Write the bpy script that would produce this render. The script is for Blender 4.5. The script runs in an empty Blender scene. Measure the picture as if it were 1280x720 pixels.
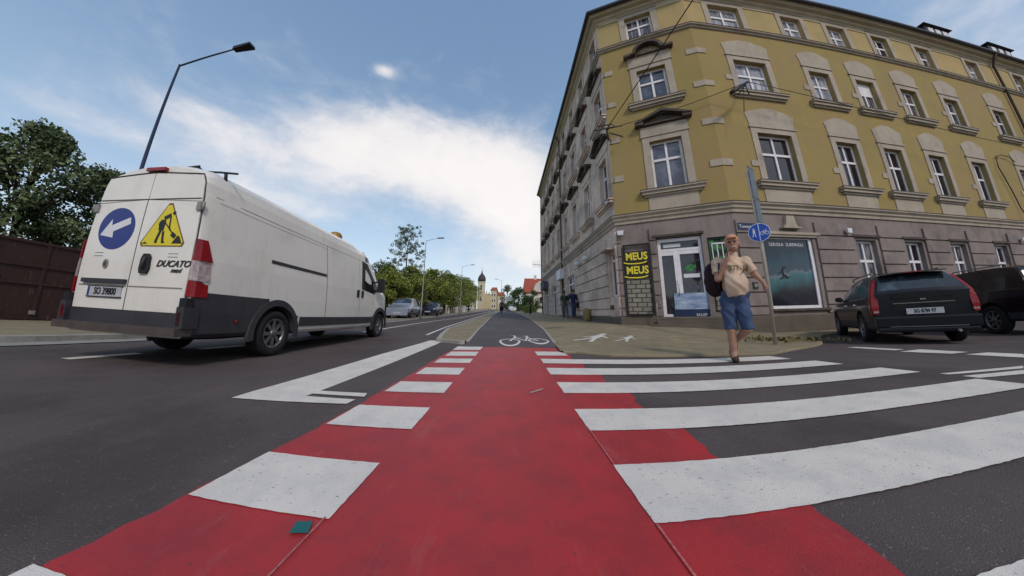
import bpy, bmesh, math, random
import numpy as np
from mathutils import Matrix, Vector
random.seed(7)
rnd = random.Random(11)
sc = bpy.context.scene
COL = sc.collection
PI = math.pi

# ------------------------------------------------------------------ camera
cam = bpy.data.cameras.new('camera')
camo = bpy.data.objects.new('camera', cam)
COL.objects.link(camo)
sc.camera = camo
cam.type = 'PANO'                       # action camera: wide lens with barrel distortion
cam.panorama_type = 'FISHEYE_LENS_POLYNOMIAL'
cam.sensor_width = 36
cam.sensor_fit = 'HORIZONTAL'
cam.fisheye_fov = math.radians(220)
for i, kk in enumerate((0, 0.11069152021632664, -0.002948864004985916, 2.9459664715571496e-05, 2.642837298973396e-08)):
    setattr(cam, 'fisheye_polynomial_k%d' % i, -kk)
cam.shift_x = 8.132 / 1280
cam.shift_y = -34.089 / 720
fw = Vector((-0.01477, 0.98044, 0.19624)).normalized()
rt = Vector((0.999871, 0.013262, 0.009008))
rt = (rt - fw * rt.dot(fw)).normalized()
up = rt.cross(fw)
M = Matrix.Identity(4)
for i in range(3):
    M[i][0], M[i][1], M[i][2] = rt[i], up[i], -fw[i]
M[2][3] = 0.6839
camo.matrix_world = M
cam.clip_start = 0.02
cam.clip_end = 4000

# ------------------------------------------------------------------ light, sky, exposure
SUN_EL, SUN_AZ = 42.0, 158.0            # degrees; azimuth clockwise from +Y
SUN_STRENGTH, SKY_STRENGTH = .95, 0.15
sc.view_settings.view_transform = 'Standard'
sc.view_settings.look = 'None'
sc.view_settings.exposure = 0.64
sc.view_settings.gamma = 1.0
sc.view_settings.use_curve_mapping = False
sun = bpy.data.lights.new('sun', 'SUN')
sun.energy = SUN_STRENGTH
sun.angle = math.radians(9)
sun.color = (1.0, 0.90, 0.78)
suno = bpy.data.objects.new('sun', sun)
COL.objects.link(suno)
_a, _e = math.radians(SUN_AZ), math.radians(SUN_EL)
sdir = Vector((math.sin(_a) * math.cos(_e), math.cos(_a) * math.cos(_e), math.sin(_e)))
suno.rotation_euler = sdir.to_track_quat('Z', 'Y').to_euler()
suno.location = sdir * 50

world = bpy.data.worlds.new('World')
sc.world = world
world.use_nodes = True
wn, wl = world.node_tree.nodes, world.node_tree.links
wn.clear()
wout = wn.new('ShaderNodeOutputWorld')
wbg = wn.new('ShaderNodeBackground')
wbg.inputs['Strength'].default_value = SKY_STRENGTH
sky = wn.new('ShaderNodeTexSky')
sky.sky_type = 'NISHITA'
sky.sun_disc = False
sky.sun_elevation = _e
sky.sun_rotation = _a
sky.air_density = 1.0
sky.dust_density = 0.6
sky.ozone_density = 1.4
wtc = wn.new('ShaderNodeTexCoord')


def wmath(op, a, b=None, c=None):
    n = wn.new('ShaderNodeMath')
    n.operation = op
    for i, v in enumerate((a, b, c)):
        if v is None:
            continue
        if isinstance(v, (int, float)):
            n.inputs[i].default_value = v
        else:
            wl.new(v, n.inputs[i])
    return n.outputs[0]


def wnoise(scale, detail, rough, stretch, loc=(0, 0, 0)):
    mp = wn.new('ShaderNodeMapping')
    mp.inputs['Scale'].default_value = stretch
    mp.inputs['Location'].default_value = loc
    wl.new(wtc.outputs['Generated'], mp.inputs['Vector'])
    n = wn.new('ShaderNodeTexNoise')
    n.inputs['Distortion'].default_value = .35
    n.inputs['Scale'].default_value = scale
    n.inputs['Detail'].default_value = detail
    n.inputs['Roughness'].default_value = rough
    wl.new(mp.outputs[0], n.inputs['Vector'])
    return n.outputs['Fac']


def wblob(az, el, waz, wel, gain):
    """soft patch of cloud cover round one direction of the sky"""
    a, e = math.radians(az), math.radians(el)
    f = Vector((math.sin(a) * math.cos(e), math.cos(a) * math.cos(e), math.sin(e)))
    r = Vector((math.cos(a), -math.sin(a), 0))
    u = r.cross(f)
    outs = []
    for v, w in ((r, waz), (u, wel)):
        d = wn.new('ShaderNodeVectorMath')
        d.operation = 'DOT_PRODUCT'
        wl.new(wtc.outputs['Generated'], d.inputs[0])
        d.inputs[1].default_value = v
        outs.append(wmath('POWER', wmath('DIVIDE', d.outputs['Value'], math.sin(math.radians(w))), 2))
    d = wn.new('ShaderNodeVectorMath')
    d.operation = 'DOT_PRODUCT'
    wl.new(wtc.outputs['Generated'], d.inputs[0])
    d.inputs[1].default_value = f
    front = wmath('GREATER_THAN', d.outputs['Value'], 0)
    g = wmath('EXPONENT', wmath('MULTIPLY', wmath('ADD', outs[0], outs[1]), -1))
    return wmath('MULTIPLY', wmath('MULTIPLY', g, gain), front)


cover = None
for args in ((-16, 31, 19, 9, 1.1), (-1, 25, 13, 11, 1.05), (6, 16, 11, 11, .9), (-36, 28, 14, 8, .75), (-53, 24, 9, 5, .5), (-67, 21, 7, 1.6, .4), (-58, 27, 6, 2.0, .4),
             (-44, 18, 12, 2.5, .45), (-30, 43, 1.9, 1.0, .8), (-20, 9, 30, 6, .3), (140, 30, 50, 20, .6), (220, 30, 60, 20, .55), (70, 25, 20, 12, .3), (-50, 12, 14, 6, .2)):
    b = wblob(*args)
    cover = b if cover is None else wmath('ADD', cover, b)
nz = wmath('ADD', wmath('MULTIPLY', wnoise(3.4, 10, .62, (1, 1, 1.7), (2.3, .4, 1.1)), .72), wmath('MULTIPLY', wnoise(11, 6, .6, (1, 1, 2.2), (.3, 1.4, .1)), .28))
dens = wmath('ADD', cover, wmath('MULTIPLY', wmath('SUBTRACT', nz, .5), 2.2))
ramp = wn.new('ShaderNodeMapRange')
ramp.interpolation_type = 'SMOOTHSTEP'
ramp.inputs['From Min'].default_value = .12
ramp.inputs['From Max'].default_value = 1.25
ramp.inputs['To Max'].default_value = .86
wl.new(dens, ramp.inputs['Value'])
mixc = wn.new('ShaderNodeMix')
mixc.data_type = 'RGBA'
ccol = wn.new('ShaderNodeMix')
ccol.data_type = 'RGBA'
ccol.inputs[6].default_value = (3.1, 3.15, 3.3, 1)
ccol.inputs[7].default_value = (4.6, 4.3, 4.12, 1)
wl.new(wmath('MULTIPLY', dens, .6), ccol.inputs[0])
wl.new(ramp.outputs[0], mixc.inputs[0])
skyg = wn.new('ShaderNodeHueSaturation')
skyg.inputs['Saturation'].default_value = 1.42
skyg.inputs['Value'].default_value = 1.34
skygam = wn.new('ShaderNodeGamma')          # thin haze evens the sky out between zenith and horizon
skygam.inputs['Gamma'].default_value = .54
wl.new(sky.outputs[0], skygam.inputs['Color'])
wl.new(skygam.outputs[0], skyg.inputs['Color'])
# whitish air low over the horizon
hz = wn.new('ShaderNodeSeparateXYZ')
wl.new(wtc.outputs['Generated'], hz.inputs[0])
hzf = wmath('MULTIPLY', wmath('EXPONENT', wmath('MULTIPLY', wmath('MAXIMUM', hz.outputs['Z'], 0), -4.4)), .78)
hzm = wn.new('ShaderNodeMix')
hzm.data_type = 'RGBA'
wl.new(hzf, hzm.inputs[0])
wl.new(skyg.outputs[0], hzm.inputs[6])
hzm.inputs[7].default_value = (3.3, 3.75, 4.2, 1)
wl.new(hzm.outputs[2], mixc.inputs[6])
wl.new(ccol.outputs[2], mixc.inputs[7])
wl.new(mixc.outputs[2], wbg.inputs['Color'])
wl.new(wbg.outputs[0], wout.inputs['Surface'])
try:
    sc.cycles.max_bounces = 6
    sc.cycles.use_denoising = True
except Exception:
    pass

# ------------------------------------------------------------------ materials


def lin(c):
    return tuple(((v / 255) / 12.92 if v / 255 <= .04045 else ((v / 255 + .055) / 1.055) ** 2.4) for v in c)


def pm(name, c1, c2=None, scale=4.0, rough=.75, bump=0.0, bscale=40.0, metal=0.0, coat=0.0, detail=5, stretch=(1, 1, 1),
       c3=None, s3=1.0, t3=(.55, .7), bdist=.01, spec=.4, coords='Object'):
    """procedural surface: two tones mixed by noise, a third patchy tone (dirt), fine bump; colours are sRGB albedo"""
    m = bpy.data.materials.new(name)
    m.use_nodes = True
    n, l = m.node_tree.nodes, m.node_tree.links
    p = n['Principled BSDF']
    p.inputs['Roughness'].default_value = rough
    p.inputs['Metallic'].default_value = metal
    p.inputs['Specular IOR Level'].default_value = spec
    if coat:
        p.inputs['Coat Weight'].default_value = coat
        p.inputs['Coat Roughness'].default_value = .06
    a = (*lin(c1), 1)
    p.inputs['Base Color'].default_value = a
    tc = n.new('ShaderNodeTexCoord')
    mp = n.new('ShaderNodeMapping')
    mp.inputs['Scale'].default_value = stretch
    l.new(tc.outputs[coords], mp.inputs['Vector'])
    out = None
    if c2 is not None:
        t = n.new('ShaderNodeTexNoise')
        t.inputs['Scale'].default_value = scale
        t.inputs['Detail'].default_value = detail
        t.inputs['Roughness'].default_value = .62
        l.new(mp.outputs[0], t.inputs['Vector'])
        mr = n.new('ShaderNodeMapRange')
        mr.inputs['From Min'].default_value = .32
        mr.inputs['From Max'].default_value = .68
        l.new(t.outputs['Fac'], mr.inputs['Value'])
        mx = n.new('ShaderNodeMix')
        mx.data_type = 'RGBA'
        mx.inputs[6].default_value = a
        mx.inputs[7].default_value = (*lin(c2), 1)
        l.new(mr.outputs[0], mx.inputs[0])
        out = mx.outputs[2]
    if c3 is not None:
        t = n.new('ShaderNodeTexNoise')
        t.inputs['Scale'].default_value = s3
        t.inputs['Detail'].default_value = 9
        t.inputs['Roughness'].default_value = .65
        l.new(mp.outputs[0], t.inputs['Vector'])
        mr = n.new('ShaderNodeMapRange')
        mr.inputs['From Min'].default_value = t3[0]
        mr.inputs['From Max'].default_value = t3[1]
        l.new(t.outputs['Fac'], mr.inputs['Value'])
        mx = n.new('ShaderNodeMix')
        mx.data_type = 'RGBA'
        if out is None:
            mx.inputs[6].default_value = a
        else:
            l.new(out, mx.inputs[6])
        mx.inputs[7].default_value = (*lin(c3), 1)
        l.new(mr.outputs[0], mx.inputs[0])
        out = mx.outputs[2]
    if out is not None:
        l.new(out, p.inputs['Base Color'])
    if bump:
        t = n.new('ShaderNodeTexNoise')
        t.inputs['Scale'].default_value = bscale
        t.inputs['Detail'].default_value = 4
        l.new(mp.outputs[0], t.inputs['Vector'])
        b = n.new('ShaderNodeBump')
        b.inputs['Strength'].default_value = bump
        b.inputs['Distance'].default_value = bdist
        l.new(t.outputs['Fac'], b.inputs['Height'])
        l.new(b.outputs[0], p.inputs['Normal'])
    return m


def asphalt_mat(name, base, agg, dark, coarse=1.0):
    """asphalt: dark binder, pale aggregate specks, broad worn patches and hairline variation"""
    m = pm(name, base, agg, scale=210 * coarse, rough=.88, spec=.18, bump=.9, bscale=150 * coarse, c3=dark, s3=.55, t3=(.35, .78), bdist=.006, detail=3)
    n, l = m.node_tree.nodes, m.node_tree.links
    p = n['Principled BSDF']
    src = p.inputs['Base Color'].links[0].from_socket
    tc = n.new('ShaderNodeTexCoord')
    v = n.new('ShaderNodeTexVoronoi')
    v.inputs['Scale'].default_value = 95 * coarse
    l.new(tc.outputs['Object'], v.inputs['Vector'])
    t = n.new('ShaderNodeTexNoise')
    t.inputs['Scale'].default_value = 38 * coarse
    l.new(tc.outputs['Object'], t.inputs['Vector'])
    ms = n.new('ShaderNodeMath')
    ms.operation = 'MULTIPLY_ADD'
    l.new(t.outputs['Fac'], ms.inputs[0])
    ms.inputs[1].default_value = .9
    l.new(v.outputs['Distance'], ms.inputs[2])
    mr = n.new('ShaderNodeMapRange')
    mr.inputs['From Min'].default_value = .62
    mr.inputs['From Max'].default_value = .47
    l.new(ms.outputs[0], mr.inputs['Value'])
    mx = n.new('ShaderNodeMix')
    mx.data_type = 'RGBA'
    l.new(mr.outputs[0], mx.inputs[0])
    l.new(src, mx.inputs[6])
    mx.inputs[7].default_value = (*lin(tuple(min(255, c + 58) for c in base)), 1)
    l.new(mx.outputs[2], p.inputs['Base Color'])
        # repairs and damp patches: broad tone changes with soft edges
    src = p.inputs['Base Color'].links[0].from_socket
    for s_, st_, lo_, hi_, k_ in ((.9, (1, .28, 1), .50, .66, 1.22), (.5, (1, 1, 1), .52, .62, .84)):
        mp = n.new('ShaderNodeMapping')
        mp.inputs['Scale'].default_value = st_
        l.new(tc.outputs['Object'], mp.inputs['Vector'])
        t = n.new('ShaderNodeTexNoise')
        t.inputs['Scale'].default_value = s_
        t.inputs['Detail'].default_value = 10
        t.inputs['Roughness'].default_value = .7
        l.new(mp.outputs[0], t.inputs['Vector'])
        mr = n.new('ShaderNodeMapRange')
        mr.inputs['From Min'].default_value = lo_
        mr.inputs['From Max'].default_value = hi_
        mr.inputs['To Max'].default_value = .55
        l.new(t.outputs['Fac'], mr.inputs['Value'])
        mx = n.new('ShaderNodeMix')
        mx.data_type = 'RGBA'
        l.new(mr.outputs[0], mx.inputs[0])
        l.new(src, mx.inputs[6])
        mx.inputs[7].default_value = (*lin(tuple(min(255, c * k_) for c in base)), 1)
        src = mx.outputs[2]
    l.new(src, p.inputs['Base Color'])
    return m


def paint_mat(name, c1, c2, wear, wamt=(.66, .72), scuff=None, pale=None):
    """road paint: two tones, worn flecks where the asphalt grain shows, dark scuffs"""
    m = pm(name, c1, c2, scale=2.2, rough=.6, spec=.4, bump=.55, bscale=170, c3=scuff or c2, s3=4.5, t3=(.46, .66), bdist=.004, detail=8)
    n, l = m.node_tree.nodes, m.node_tree.links
    p = n['Principled BSDF']
    src = p.inputs['Base Color'].links[0].from_socket
    tc = n.new('ShaderNodeTexCoord')
    if pale is not None:
        for sc_, st_, lo_, hi_, col_, amt in ((1.7, (2.6, .55, 1), .56, .76, pale, .75), (9.0, (1, .35, 1), .60, .74, pale, .6), (2.6, (1, 1.3, 1), .64, .72, tuple(int(v * .62) for v in c2), .45)):
            mp = n.new('ShaderNodeMapping')
            mp.inputs['Scale'].default_value = st_
            l.new(tc.outputs['Object'], mp.inputs['Vector'])
            t = n.new('ShaderNodeTexNoise')
            t.inputs['Scale'].default_value = sc_
            t.inputs['Detail'].default_value = 12
            t.inputs['Roughness'].default_value = .78
            l.new(mp.outputs[0], t.inputs['Vector'])
            mr = n.new('ShaderNodeMapRange')
            mr.inputs['From Min'].default_value = lo_
            mr.inputs['From Max'].default_value = hi_
            mr.inputs['To Max'].default_value = amt
            l.new(t.outputs['Fac'], mr.inputs['Value'])
            mx = n.new('ShaderNodeMix')
            mx.data_type = 'RGBA'
            l.new(mr.outputs[0], mx.inputs[0])
            l.new(src, mx.inputs[6])
            mx.inputs[7].default_value = (*lin(col_), 1)
            src = mx.outputs[2]
    f = None
    for s, lo, hi, st in ((34, wamt[0], wamt[1], (1, 2.2, 1)), (150, wamt[0] + .02, wamt[1] + .03, (1, 1, 1))):
        mp = n.new('ShaderNodeMapping')
        mp.inputs['Scale'].default_value = st
        l.new(tc.outputs['Object'], mp.inputs['Vector'])
        t = n.new('ShaderNodeTexNoise')
        t.inputs['Scale'].default_value = s
        t.inputs['Detail'].default_value = 6
        t.inputs['Roughness'].default_value = .7
        l.new(mp.outputs[0], t.inputs['Vector'])
        mr = n.new('ShaderNodeMapRange')
        mr.inputs['From Min'].default_value = lo
        mr.inputs['From Max'].default_value = hi
        l.new(t.outputs['Fac'], mr.inputs['Value'])
        if f is None:
            f = mr.outputs[0]
        else:
            mm = n.new('ShaderNodeMath')
            mm.operation = 'MAXIMUM'
            l.new(f, mm.inputs[0])
            l.new(mr.outputs[0], mm.inputs[1])
            f = mm.outputs[0]
    mx = n.new('ShaderNodeMix')
    mx.data_type = 'RGBA'
    l.new(f, mx.inputs[0])
    l.new(src, mx.inputs[6])
    mx.inputs[7].default_value = (*lin(wear), 1)
    l.new(mx.outputs[2], p.inputs['Base Color'])
    return m


def tile_mat(name, c1, c2, mortar, w, h, rough=.85, msize=.012, rot=0.0, coords='Object', dirt=None, axis='xy', bump=.4):
    """brick/paver pattern in real metres"""
    m = bpy.data.materials.new(name)
    m.use_nodes = True
    n, l = m.node_tree.nodes, m.node_tree.links
    p = n['Principled BSDF']
    p.inputs['Roughness'].default_value = rough
    tc = n.new('ShaderNodeTexCoord')
    mp = n.new('ShaderNodeMapping')
    if axis == 'xz':
        mp.inputs['Rotation'].default_value = (PI / 2, 0, 0)
    elif axis == 'yz':
        mp.inputs['Rotation'].default_value = (PI / 2, 0, PI / 2)
    else:
        mp.inputs['Rotation'].default_value = (0, 0, rot)
    l.new(tc.outputs[coords], mp.inputs['Vector'])
    b = n.new('ShaderNodeTexBrick')
    b.inputs['Scale'].default_value = 1.0
    b.inputs['Brick Width'].default_value = w
    b.inputs['Row Height'].default_value = h
    b.inputs['Mortar Size'].default_value = msize
    b.inputs['Mortar Smooth'].default_value = .3
    b.inputs['Color1'].default_value = (*lin(c1), 1)
    b.inputs['Color2'].default_value = (*lin(c2), 1)
    b.inputs['Mortar'].default_value = (*lin(mortar), 1)
    l.new(mp.outputs[0], b.inputs['Vector'])
    t = n.new('ShaderNodeTexNoise')
    t.inputs['Scale'].default_value = 1.3
    t.inputs['Detail'].default_value = 9
    t.inputs['Roughness'].default_value = .7
    l.new(tc.outputs[coords], t.inputs['Vector'])
    mr = n.new('ShaderNodeMapRange')
    mr.inputs['From Min'].default_value = .35
    mr.inputs['From Max'].default_value = .75
    mr.inputs['To Max'].default_value = .65
    l.new(t.outputs['Fac'], mr.inputs['Value'])
    mx = n.new('ShaderNodeMix')
    mx.data_type = 'RGBA'
    l.new(mr.outputs[0], mx.inputs[0])
    l.new(b.outputs['Color'], mx.inputs[6])
    mx.inputs[7].default_value = (*lin(dirt or tuple(int(v * .7) for v in c1)), 1)
    l.new(mx.outputs[2], p.inputs['Base Color'])
    bp = n.new('ShaderNodeBump')
    bp.inputs['Strength'].default_value = bump
    bp.inputs['Distance'].default_value = .006
    inv = n.new('ShaderNodeMath')
    inv.operation = 'SUBTRACT'
    inv.inputs[0].default_value = 1
    l.new(b.outputs['Fac'], inv.inputs[1])
    l.new(inv.outputs[0], bp.inputs['Height'])
    l.new(bp.outputs[0], p.inputs['Normal'])
    return m


MT = {}
MT['attic'] = pm('attic_render', (178, 158, 110), (166, 146, 102), scale=.9, rough=.92, bump=.25, bscale=60, c3=(186, 158, 110), s3=.35, t3=(.5, .68))
MT['asphalt'] = asphalt_mat('asphalt', (84, 76, 75), (102, 93, 92), (70, 63, 63))
MT['asphalt_path'] = asphalt_mat('asphalt_path', (88, 84, 86), (104, 99, 101), (74, 71, 74))
MT['red_paint'] = paint_mat('red_paint', (178, 46, 50), (160, 46, 52), (100, 56, 58), (.60, .72), scuff=(150, 46, 52), pale=(172, 98, 98))
MT['white_paint'] = paint_mat('white_paint', (226, 218, 208), (210, 203, 195), (118, 112, 112), (.61, .67), scuff=(204, 198, 192), pale=(204, 197, 190))
MT['paver'] = tile_mat('paver', (152, 137, 108), (138, 125, 98), (104, 95, 74), .4, .4, dirt=(118, 107, 84))
MT['paver_far'] = pm('paver_far', (142, 129, 104), (126, 115, 92), scale=1.2, rough=.9)
MT['kerb'] = pm('kerb', (168, 164, 156), (148, 144, 138), scale=6, rough=.85, bump=.3, c3=(112, 108, 102), s3=2)
MT['gutter'] = pm('gutter', (150, 146, 140), (130, 127, 122), scale=3, rough=.85, bump=.3)
MT['soil'] = pm('soil', (92, 84, 58), (74, 70, 46), scale=2, rough=.95, bump=.5)
MT['grass'] = pm('grass', (72, 82, 40), (94, 96, 52), scale=8, rough=.95, bump=.6)
MT['ochre'] = pm('ochre_render', (158, 138, 84), (146, 128, 80), scale=.9, rough=.92, bump=.25, bscale=60, c3=(158, 132, 92), s3=.45, t3=(.46, .66))
MT['ochre_side'] = pm('ochre_side_render', (150, 128, 80), (128, 116, 84), scale=1.1, rough=.92, bump=.25, c3=(118, 110, 92), s3=.8, t3=(.42, .62))
MT['trim'] = pm('grey_trim', (178, 166, 150), (164, 152, 138), scale=1.4, rough=.9, bump=.25, bscale=60, c3=(136, 126, 115), s3=1.1, t3=(.56, .75))
MT['trim_light'] = pm('light_trim', (190, 176, 148), (176, 162, 136), scale=1.4, rough=.9, bump=.2)
MT['trim_dark'] = pm('sooty_trim', (92, 80, 74), (70, 62, 58), scale=2.5, rough=.92, bump=.5, bscale=30, c3=(120, 108, 98), s3=2, t3=(.55, .7))
MT['ground_render'] = pm('ground_floor_render', (145, 132, 127), (132, 120, 116), scale=.9, rough=.92, bump=.3, bscale=70, c3=(102, 92, 89), s3=.8, t3=(.5, .72))
MT['side_render'] = pm('sooty_side_render', (224, 202, 184), (206, 186, 170), scale=1.0, rough=.93, bump=.35, bscale=60, c3=(154, 143, 134), s3=.7, t3=(.46, .7))
MT['plinth'] = pm('plinth', (104, 94, 84), (90, 82, 74), scale=2, rough=.92, bump=.3)
MT['slate'] = pm('slate', (62, 62, 68), (48, 48, 54), scale=5, rough=.6)
MT['sheet_metal'] = pm('sheet_metal', (96, 82, 78), (76, 66, 64), scale=3, rough=.5, metal=.3)
MT['window_white'] = pm('window_white', (232, 228, 230), (216, 212, 216), scale=5, rough=.45)
MT['pane'] = pm('pane', (44, 36, 44), (30, 26, 32), scale=1.5, rough=.06, spec=.8)
MT['pane_sky'] = pm('pane_sky', (146, 148, 160), (104, 106, 120), scale=2.6, rough=.07, spec=.8, c3=(196, 194, 202), s3=2.2, t3=(.5, .6), stretch=(3, 3, .5))  # sky reflection and pale curtains painted into the pane colour
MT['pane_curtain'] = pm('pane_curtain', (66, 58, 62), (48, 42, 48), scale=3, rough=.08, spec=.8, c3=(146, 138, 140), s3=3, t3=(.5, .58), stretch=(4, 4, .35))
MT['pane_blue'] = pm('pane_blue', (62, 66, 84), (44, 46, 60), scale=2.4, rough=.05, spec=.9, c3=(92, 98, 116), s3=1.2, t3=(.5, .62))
MT['black'] = pm('black_plastic', (26, 25, 28), (34, 33, 36), scale=20, rough=.5)
MT['blackmetal'] = pm('black_metal', (30, 28, 30), (22, 21, 23), scale=10, rough=.45, metal=.2)
MT['darkgrey'] = pm('dark_grey_plastic', (56, 55, 62), (47, 46, 52), scale=4, rough=.6, bump=.15, bscale=200)
MT['bumper'] = pm('bumper_step', (84, 74, 70), (68, 60, 58), scale=6, rough=.6)
MT['van_white'] = pm('van_white', (232, 227, 218), (224, 219, 212), scale=1.3, rough=.35, coat=.4, c3=(204, 198, 190), s3=1.4, t3=(.56, .85))
MT['rubber'] = pm('rubber', (24, 23, 24), (34, 33, 34), scale=12, rough=.85)
MT['alloy'] = pm('alloy', (142, 140, 144), (110, 108, 112), scale=14, rough=.35, metal=.7)
MT['red_lens'] = pm('red_lens', (150, 10, 22), (116, 8, 18), scale=14, rough=.3, coat=.15, stretch=(1, 1, 3))
MT['clear_lens'] = pm('clear_lens', (196, 180, 180), (140, 120, 120), scale=22, rough=.15, coat=.6)
MT['sign_blue'] = pm('sign_blue', (34, 50, 122), (40, 56, 128), scale=4, rough=.4)
MT['sign_bright'] = pm('sign_bright_blue', (18, 72, 170), (22, 76, 172), scale=4, rough=.35)
MT['sign_yellow'] = pm('sign_yellow', (222, 204, 44), (214, 196, 44), scale=4, rough=.45)
MT['sign_edge'] = pm('sign_edge', (110, 78, 30), (90, 64, 26), scale=6, rough=.5)
MT['white'] = pm('white_plain', (222, 222, 226), (210, 210, 214), scale=4, rough=.5)
MT['plate'] = pm('plate', (186, 186, 190), (166, 166, 172), scale=10, rough=.45)
MT['car_green'] = pm('car_dark_paint', (20, 19, 25), (16, 15, 20), scale=2, rough=.3, coat=.25, spec=.25)
MT['car_black'] = pm('car_black', (34, 18, 24), (28, 16, 22), scale=2, rough=.3, coat=.25, spec=.25)
MT['car_silver'] = pm('car_silver', (150, 156, 170), (140, 146, 160), scale=2, rough=.3, coat=.7, metal=.4)
MT['car_navy'] = pm('car_navy', (34, 36, 66), (26, 28, 52), scale=2, rough=.3, coat=.8)
MT['carglass'] = pm('car_glass', (38, 46, 52), (24, 30, 36), scale=2.5, rough=.05, spec=.9, c3=(84, 98, 106), s3=1.6, t3=(.5, .68))
MT['carglass_dark'] = pm('car_glass_dark', (20, 22, 27), (15, 17, 21), scale=2.5, rough=.12, spec=.5)
MT['chrome'] = pm('chrome', (190, 190, 196), None, rough=.12, metal=1.0)
MT['mast'] = pm('lamp_mast', (52, 62, 84), (44, 54, 74), scale=4, rough=.45, metal=.3)
MT['galv'] = pm('galvanised', (150, 145, 142), (128, 124, 122), scale=12, rough=.55, metal=.1)
MT['bark'] = pm('bark', (78, 66, 54), (54, 46, 38), scale=12, rough=.95, bump=.7, bscale=30, stretch=(1, 1, .3))
MT['leaf_dark'] = pm('leaf_dark', (92, 106, 70), (118, 130, 88), scale=1.6, rough=.75, c3=(64, 76, 50), s3=.9, t3=(.45, .62))
MT['leaf_mid'] = pm('leaf_mid', (114, 128, 56), (140, 146, 68), scale=.7, rough=.75, c3=(84, 98, 44), s3=.5, t3=(.45, .62))
MT['leaf_pale'] = pm('leaf_pale', (104, 118, 96), (84, 98, 76), scale=.8, rough=.8)
MT['leaf_far'] = pm('leaf_far', (62, 82, 48), (82, 98, 56), scale=.4, rough=.85)
MT['dead_leaf'] = pm('dead_leaf', (104, 86, 58), (122, 106, 66), scale=30, rough=.9, c3=(92, 100, 56), s3=9, t3=(.5, .6))
MT['wall_brown'] = tile_mat('brown_brick', (84, 48, 40), (74, 43, 37), (62, 48, 42), .26, .08, axis='yz', dirt=(56, 38, 34))
MT['gate_brown'] = pm('gate_brown', (66, 40, 36), (54, 34, 31), scale=4, rough=.7, stretch=(1, 6, 1), c3=(104, 82, 76), s3=3, t3=(.6, .7))
MT['concrete'] = pm('concrete', (138, 130, 124), (120, 114, 110), scale=3, rough=.9)
MT['red_tile'] = pm('red_tile', (168, 84, 64), (148, 72, 56), scale=3, rough=.85, stretch=(1, 1, 4))
MT['cream'] = pm('cream_render', (206, 196, 172), (190, 180, 156), scale=.5, rough=.9)
MT['yellow_far'] = pm('pale_yellow_render', (200, 186, 152), (184, 172, 142), scale=.5, rough=.9)
MT['white_far'] = pm('white_render', (214, 208, 196), (196, 190, 180), scale=.5, rough=.9)
MT['dome'] = pm('dome_copper', (70, 62, 70), (56, 50, 58), scale=2, rough=.6)
MT['skin'] = pm('skin', (172, 132, 110), (158, 118, 98), scale=18, rough=.55)
MT['shirt'] = pm('shirt_beige', (206, 178, 154), (190, 164, 142), scale=5, rough=.9, bump=.4, bscale=14)
MT['denim'] = pm('denim', (64, 80, 112), (50, 64, 94), scale=5, rough=.9, bump=.3, bscale=24, c3=(90, 106, 140), s3=3, t3=(.55, .7))
MT['print_brown'] = pm('print_brown', (120, 100, 80), (150, 128, 102), scale=26, rough=.9)
MT['plate_back'] = pm('plate_back', (112, 122, 134), (92, 102, 114), scale=6, rough=.6)
MT['post_tan'] = pm('post_tan', (176, 164, 152), (156, 146, 136), scale=8, rough=.7)
MT['cap'] = pm('cap_orange', (198, 148, 116), (180, 132, 102), scale=9, rough=.85)
MT['shoe'] = pm('shoe', (70, 54, 40), (52, 40, 32), scale=10, rough=.8)
MT['hair'] = pm('hair', (52, 42, 36), (38, 30, 26), scale=20, rough=.8)
MT['maroon'] = pm('bag_fabric', (40, 20, 26), (30, 16, 22), scale=12, rough=.85, bump=.4, bscale=20)
MT['green_cloth'] = pm('green_cloth', (52, 78, 56), (42, 64, 46), scale=9, rough=.9)
MT['navy_cloth'] = pm('navy_cloth', (36, 44, 84), (28, 34, 66), scale=9, rough=.9)
MT['grey_cloth'] = pm('grey_cloth', (92, 92, 104), (76, 76, 88), scale=9, rough=.9)
MT['yellow_letter'] = pm('yellow_letter', (232, 218, 56), (216, 196, 50), scale=9, rough=.5)
MT['brick_panel'] = tile_mat('brick_panel', (150, 144, 130), (132, 126, 114), (38, 34, 34), .30, .17, msize=.022, axis='xz', dirt=(110, 104, 96))
MT['green_paint'] = pm('green_graffiti', (70, 150, 84), (44, 96, 62), scale=6, rough=.7, c3=(24, 32, 28), s3=3, t3=(.45, .55))
MT['banner'] = pm('banner_blue_white', (178, 190, 206), (86, 116, 160), scale=2.2, rough=.5, stretch=(1, 1, 3))
MT['navy_sheet'] = pm('navy_sheet', (30, 48, 84), (24, 36, 66), scale=3, rough=.45)
MT['teal_leaf'] = pm('teal', (20, 96, 96), None, rough=.6)


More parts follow.
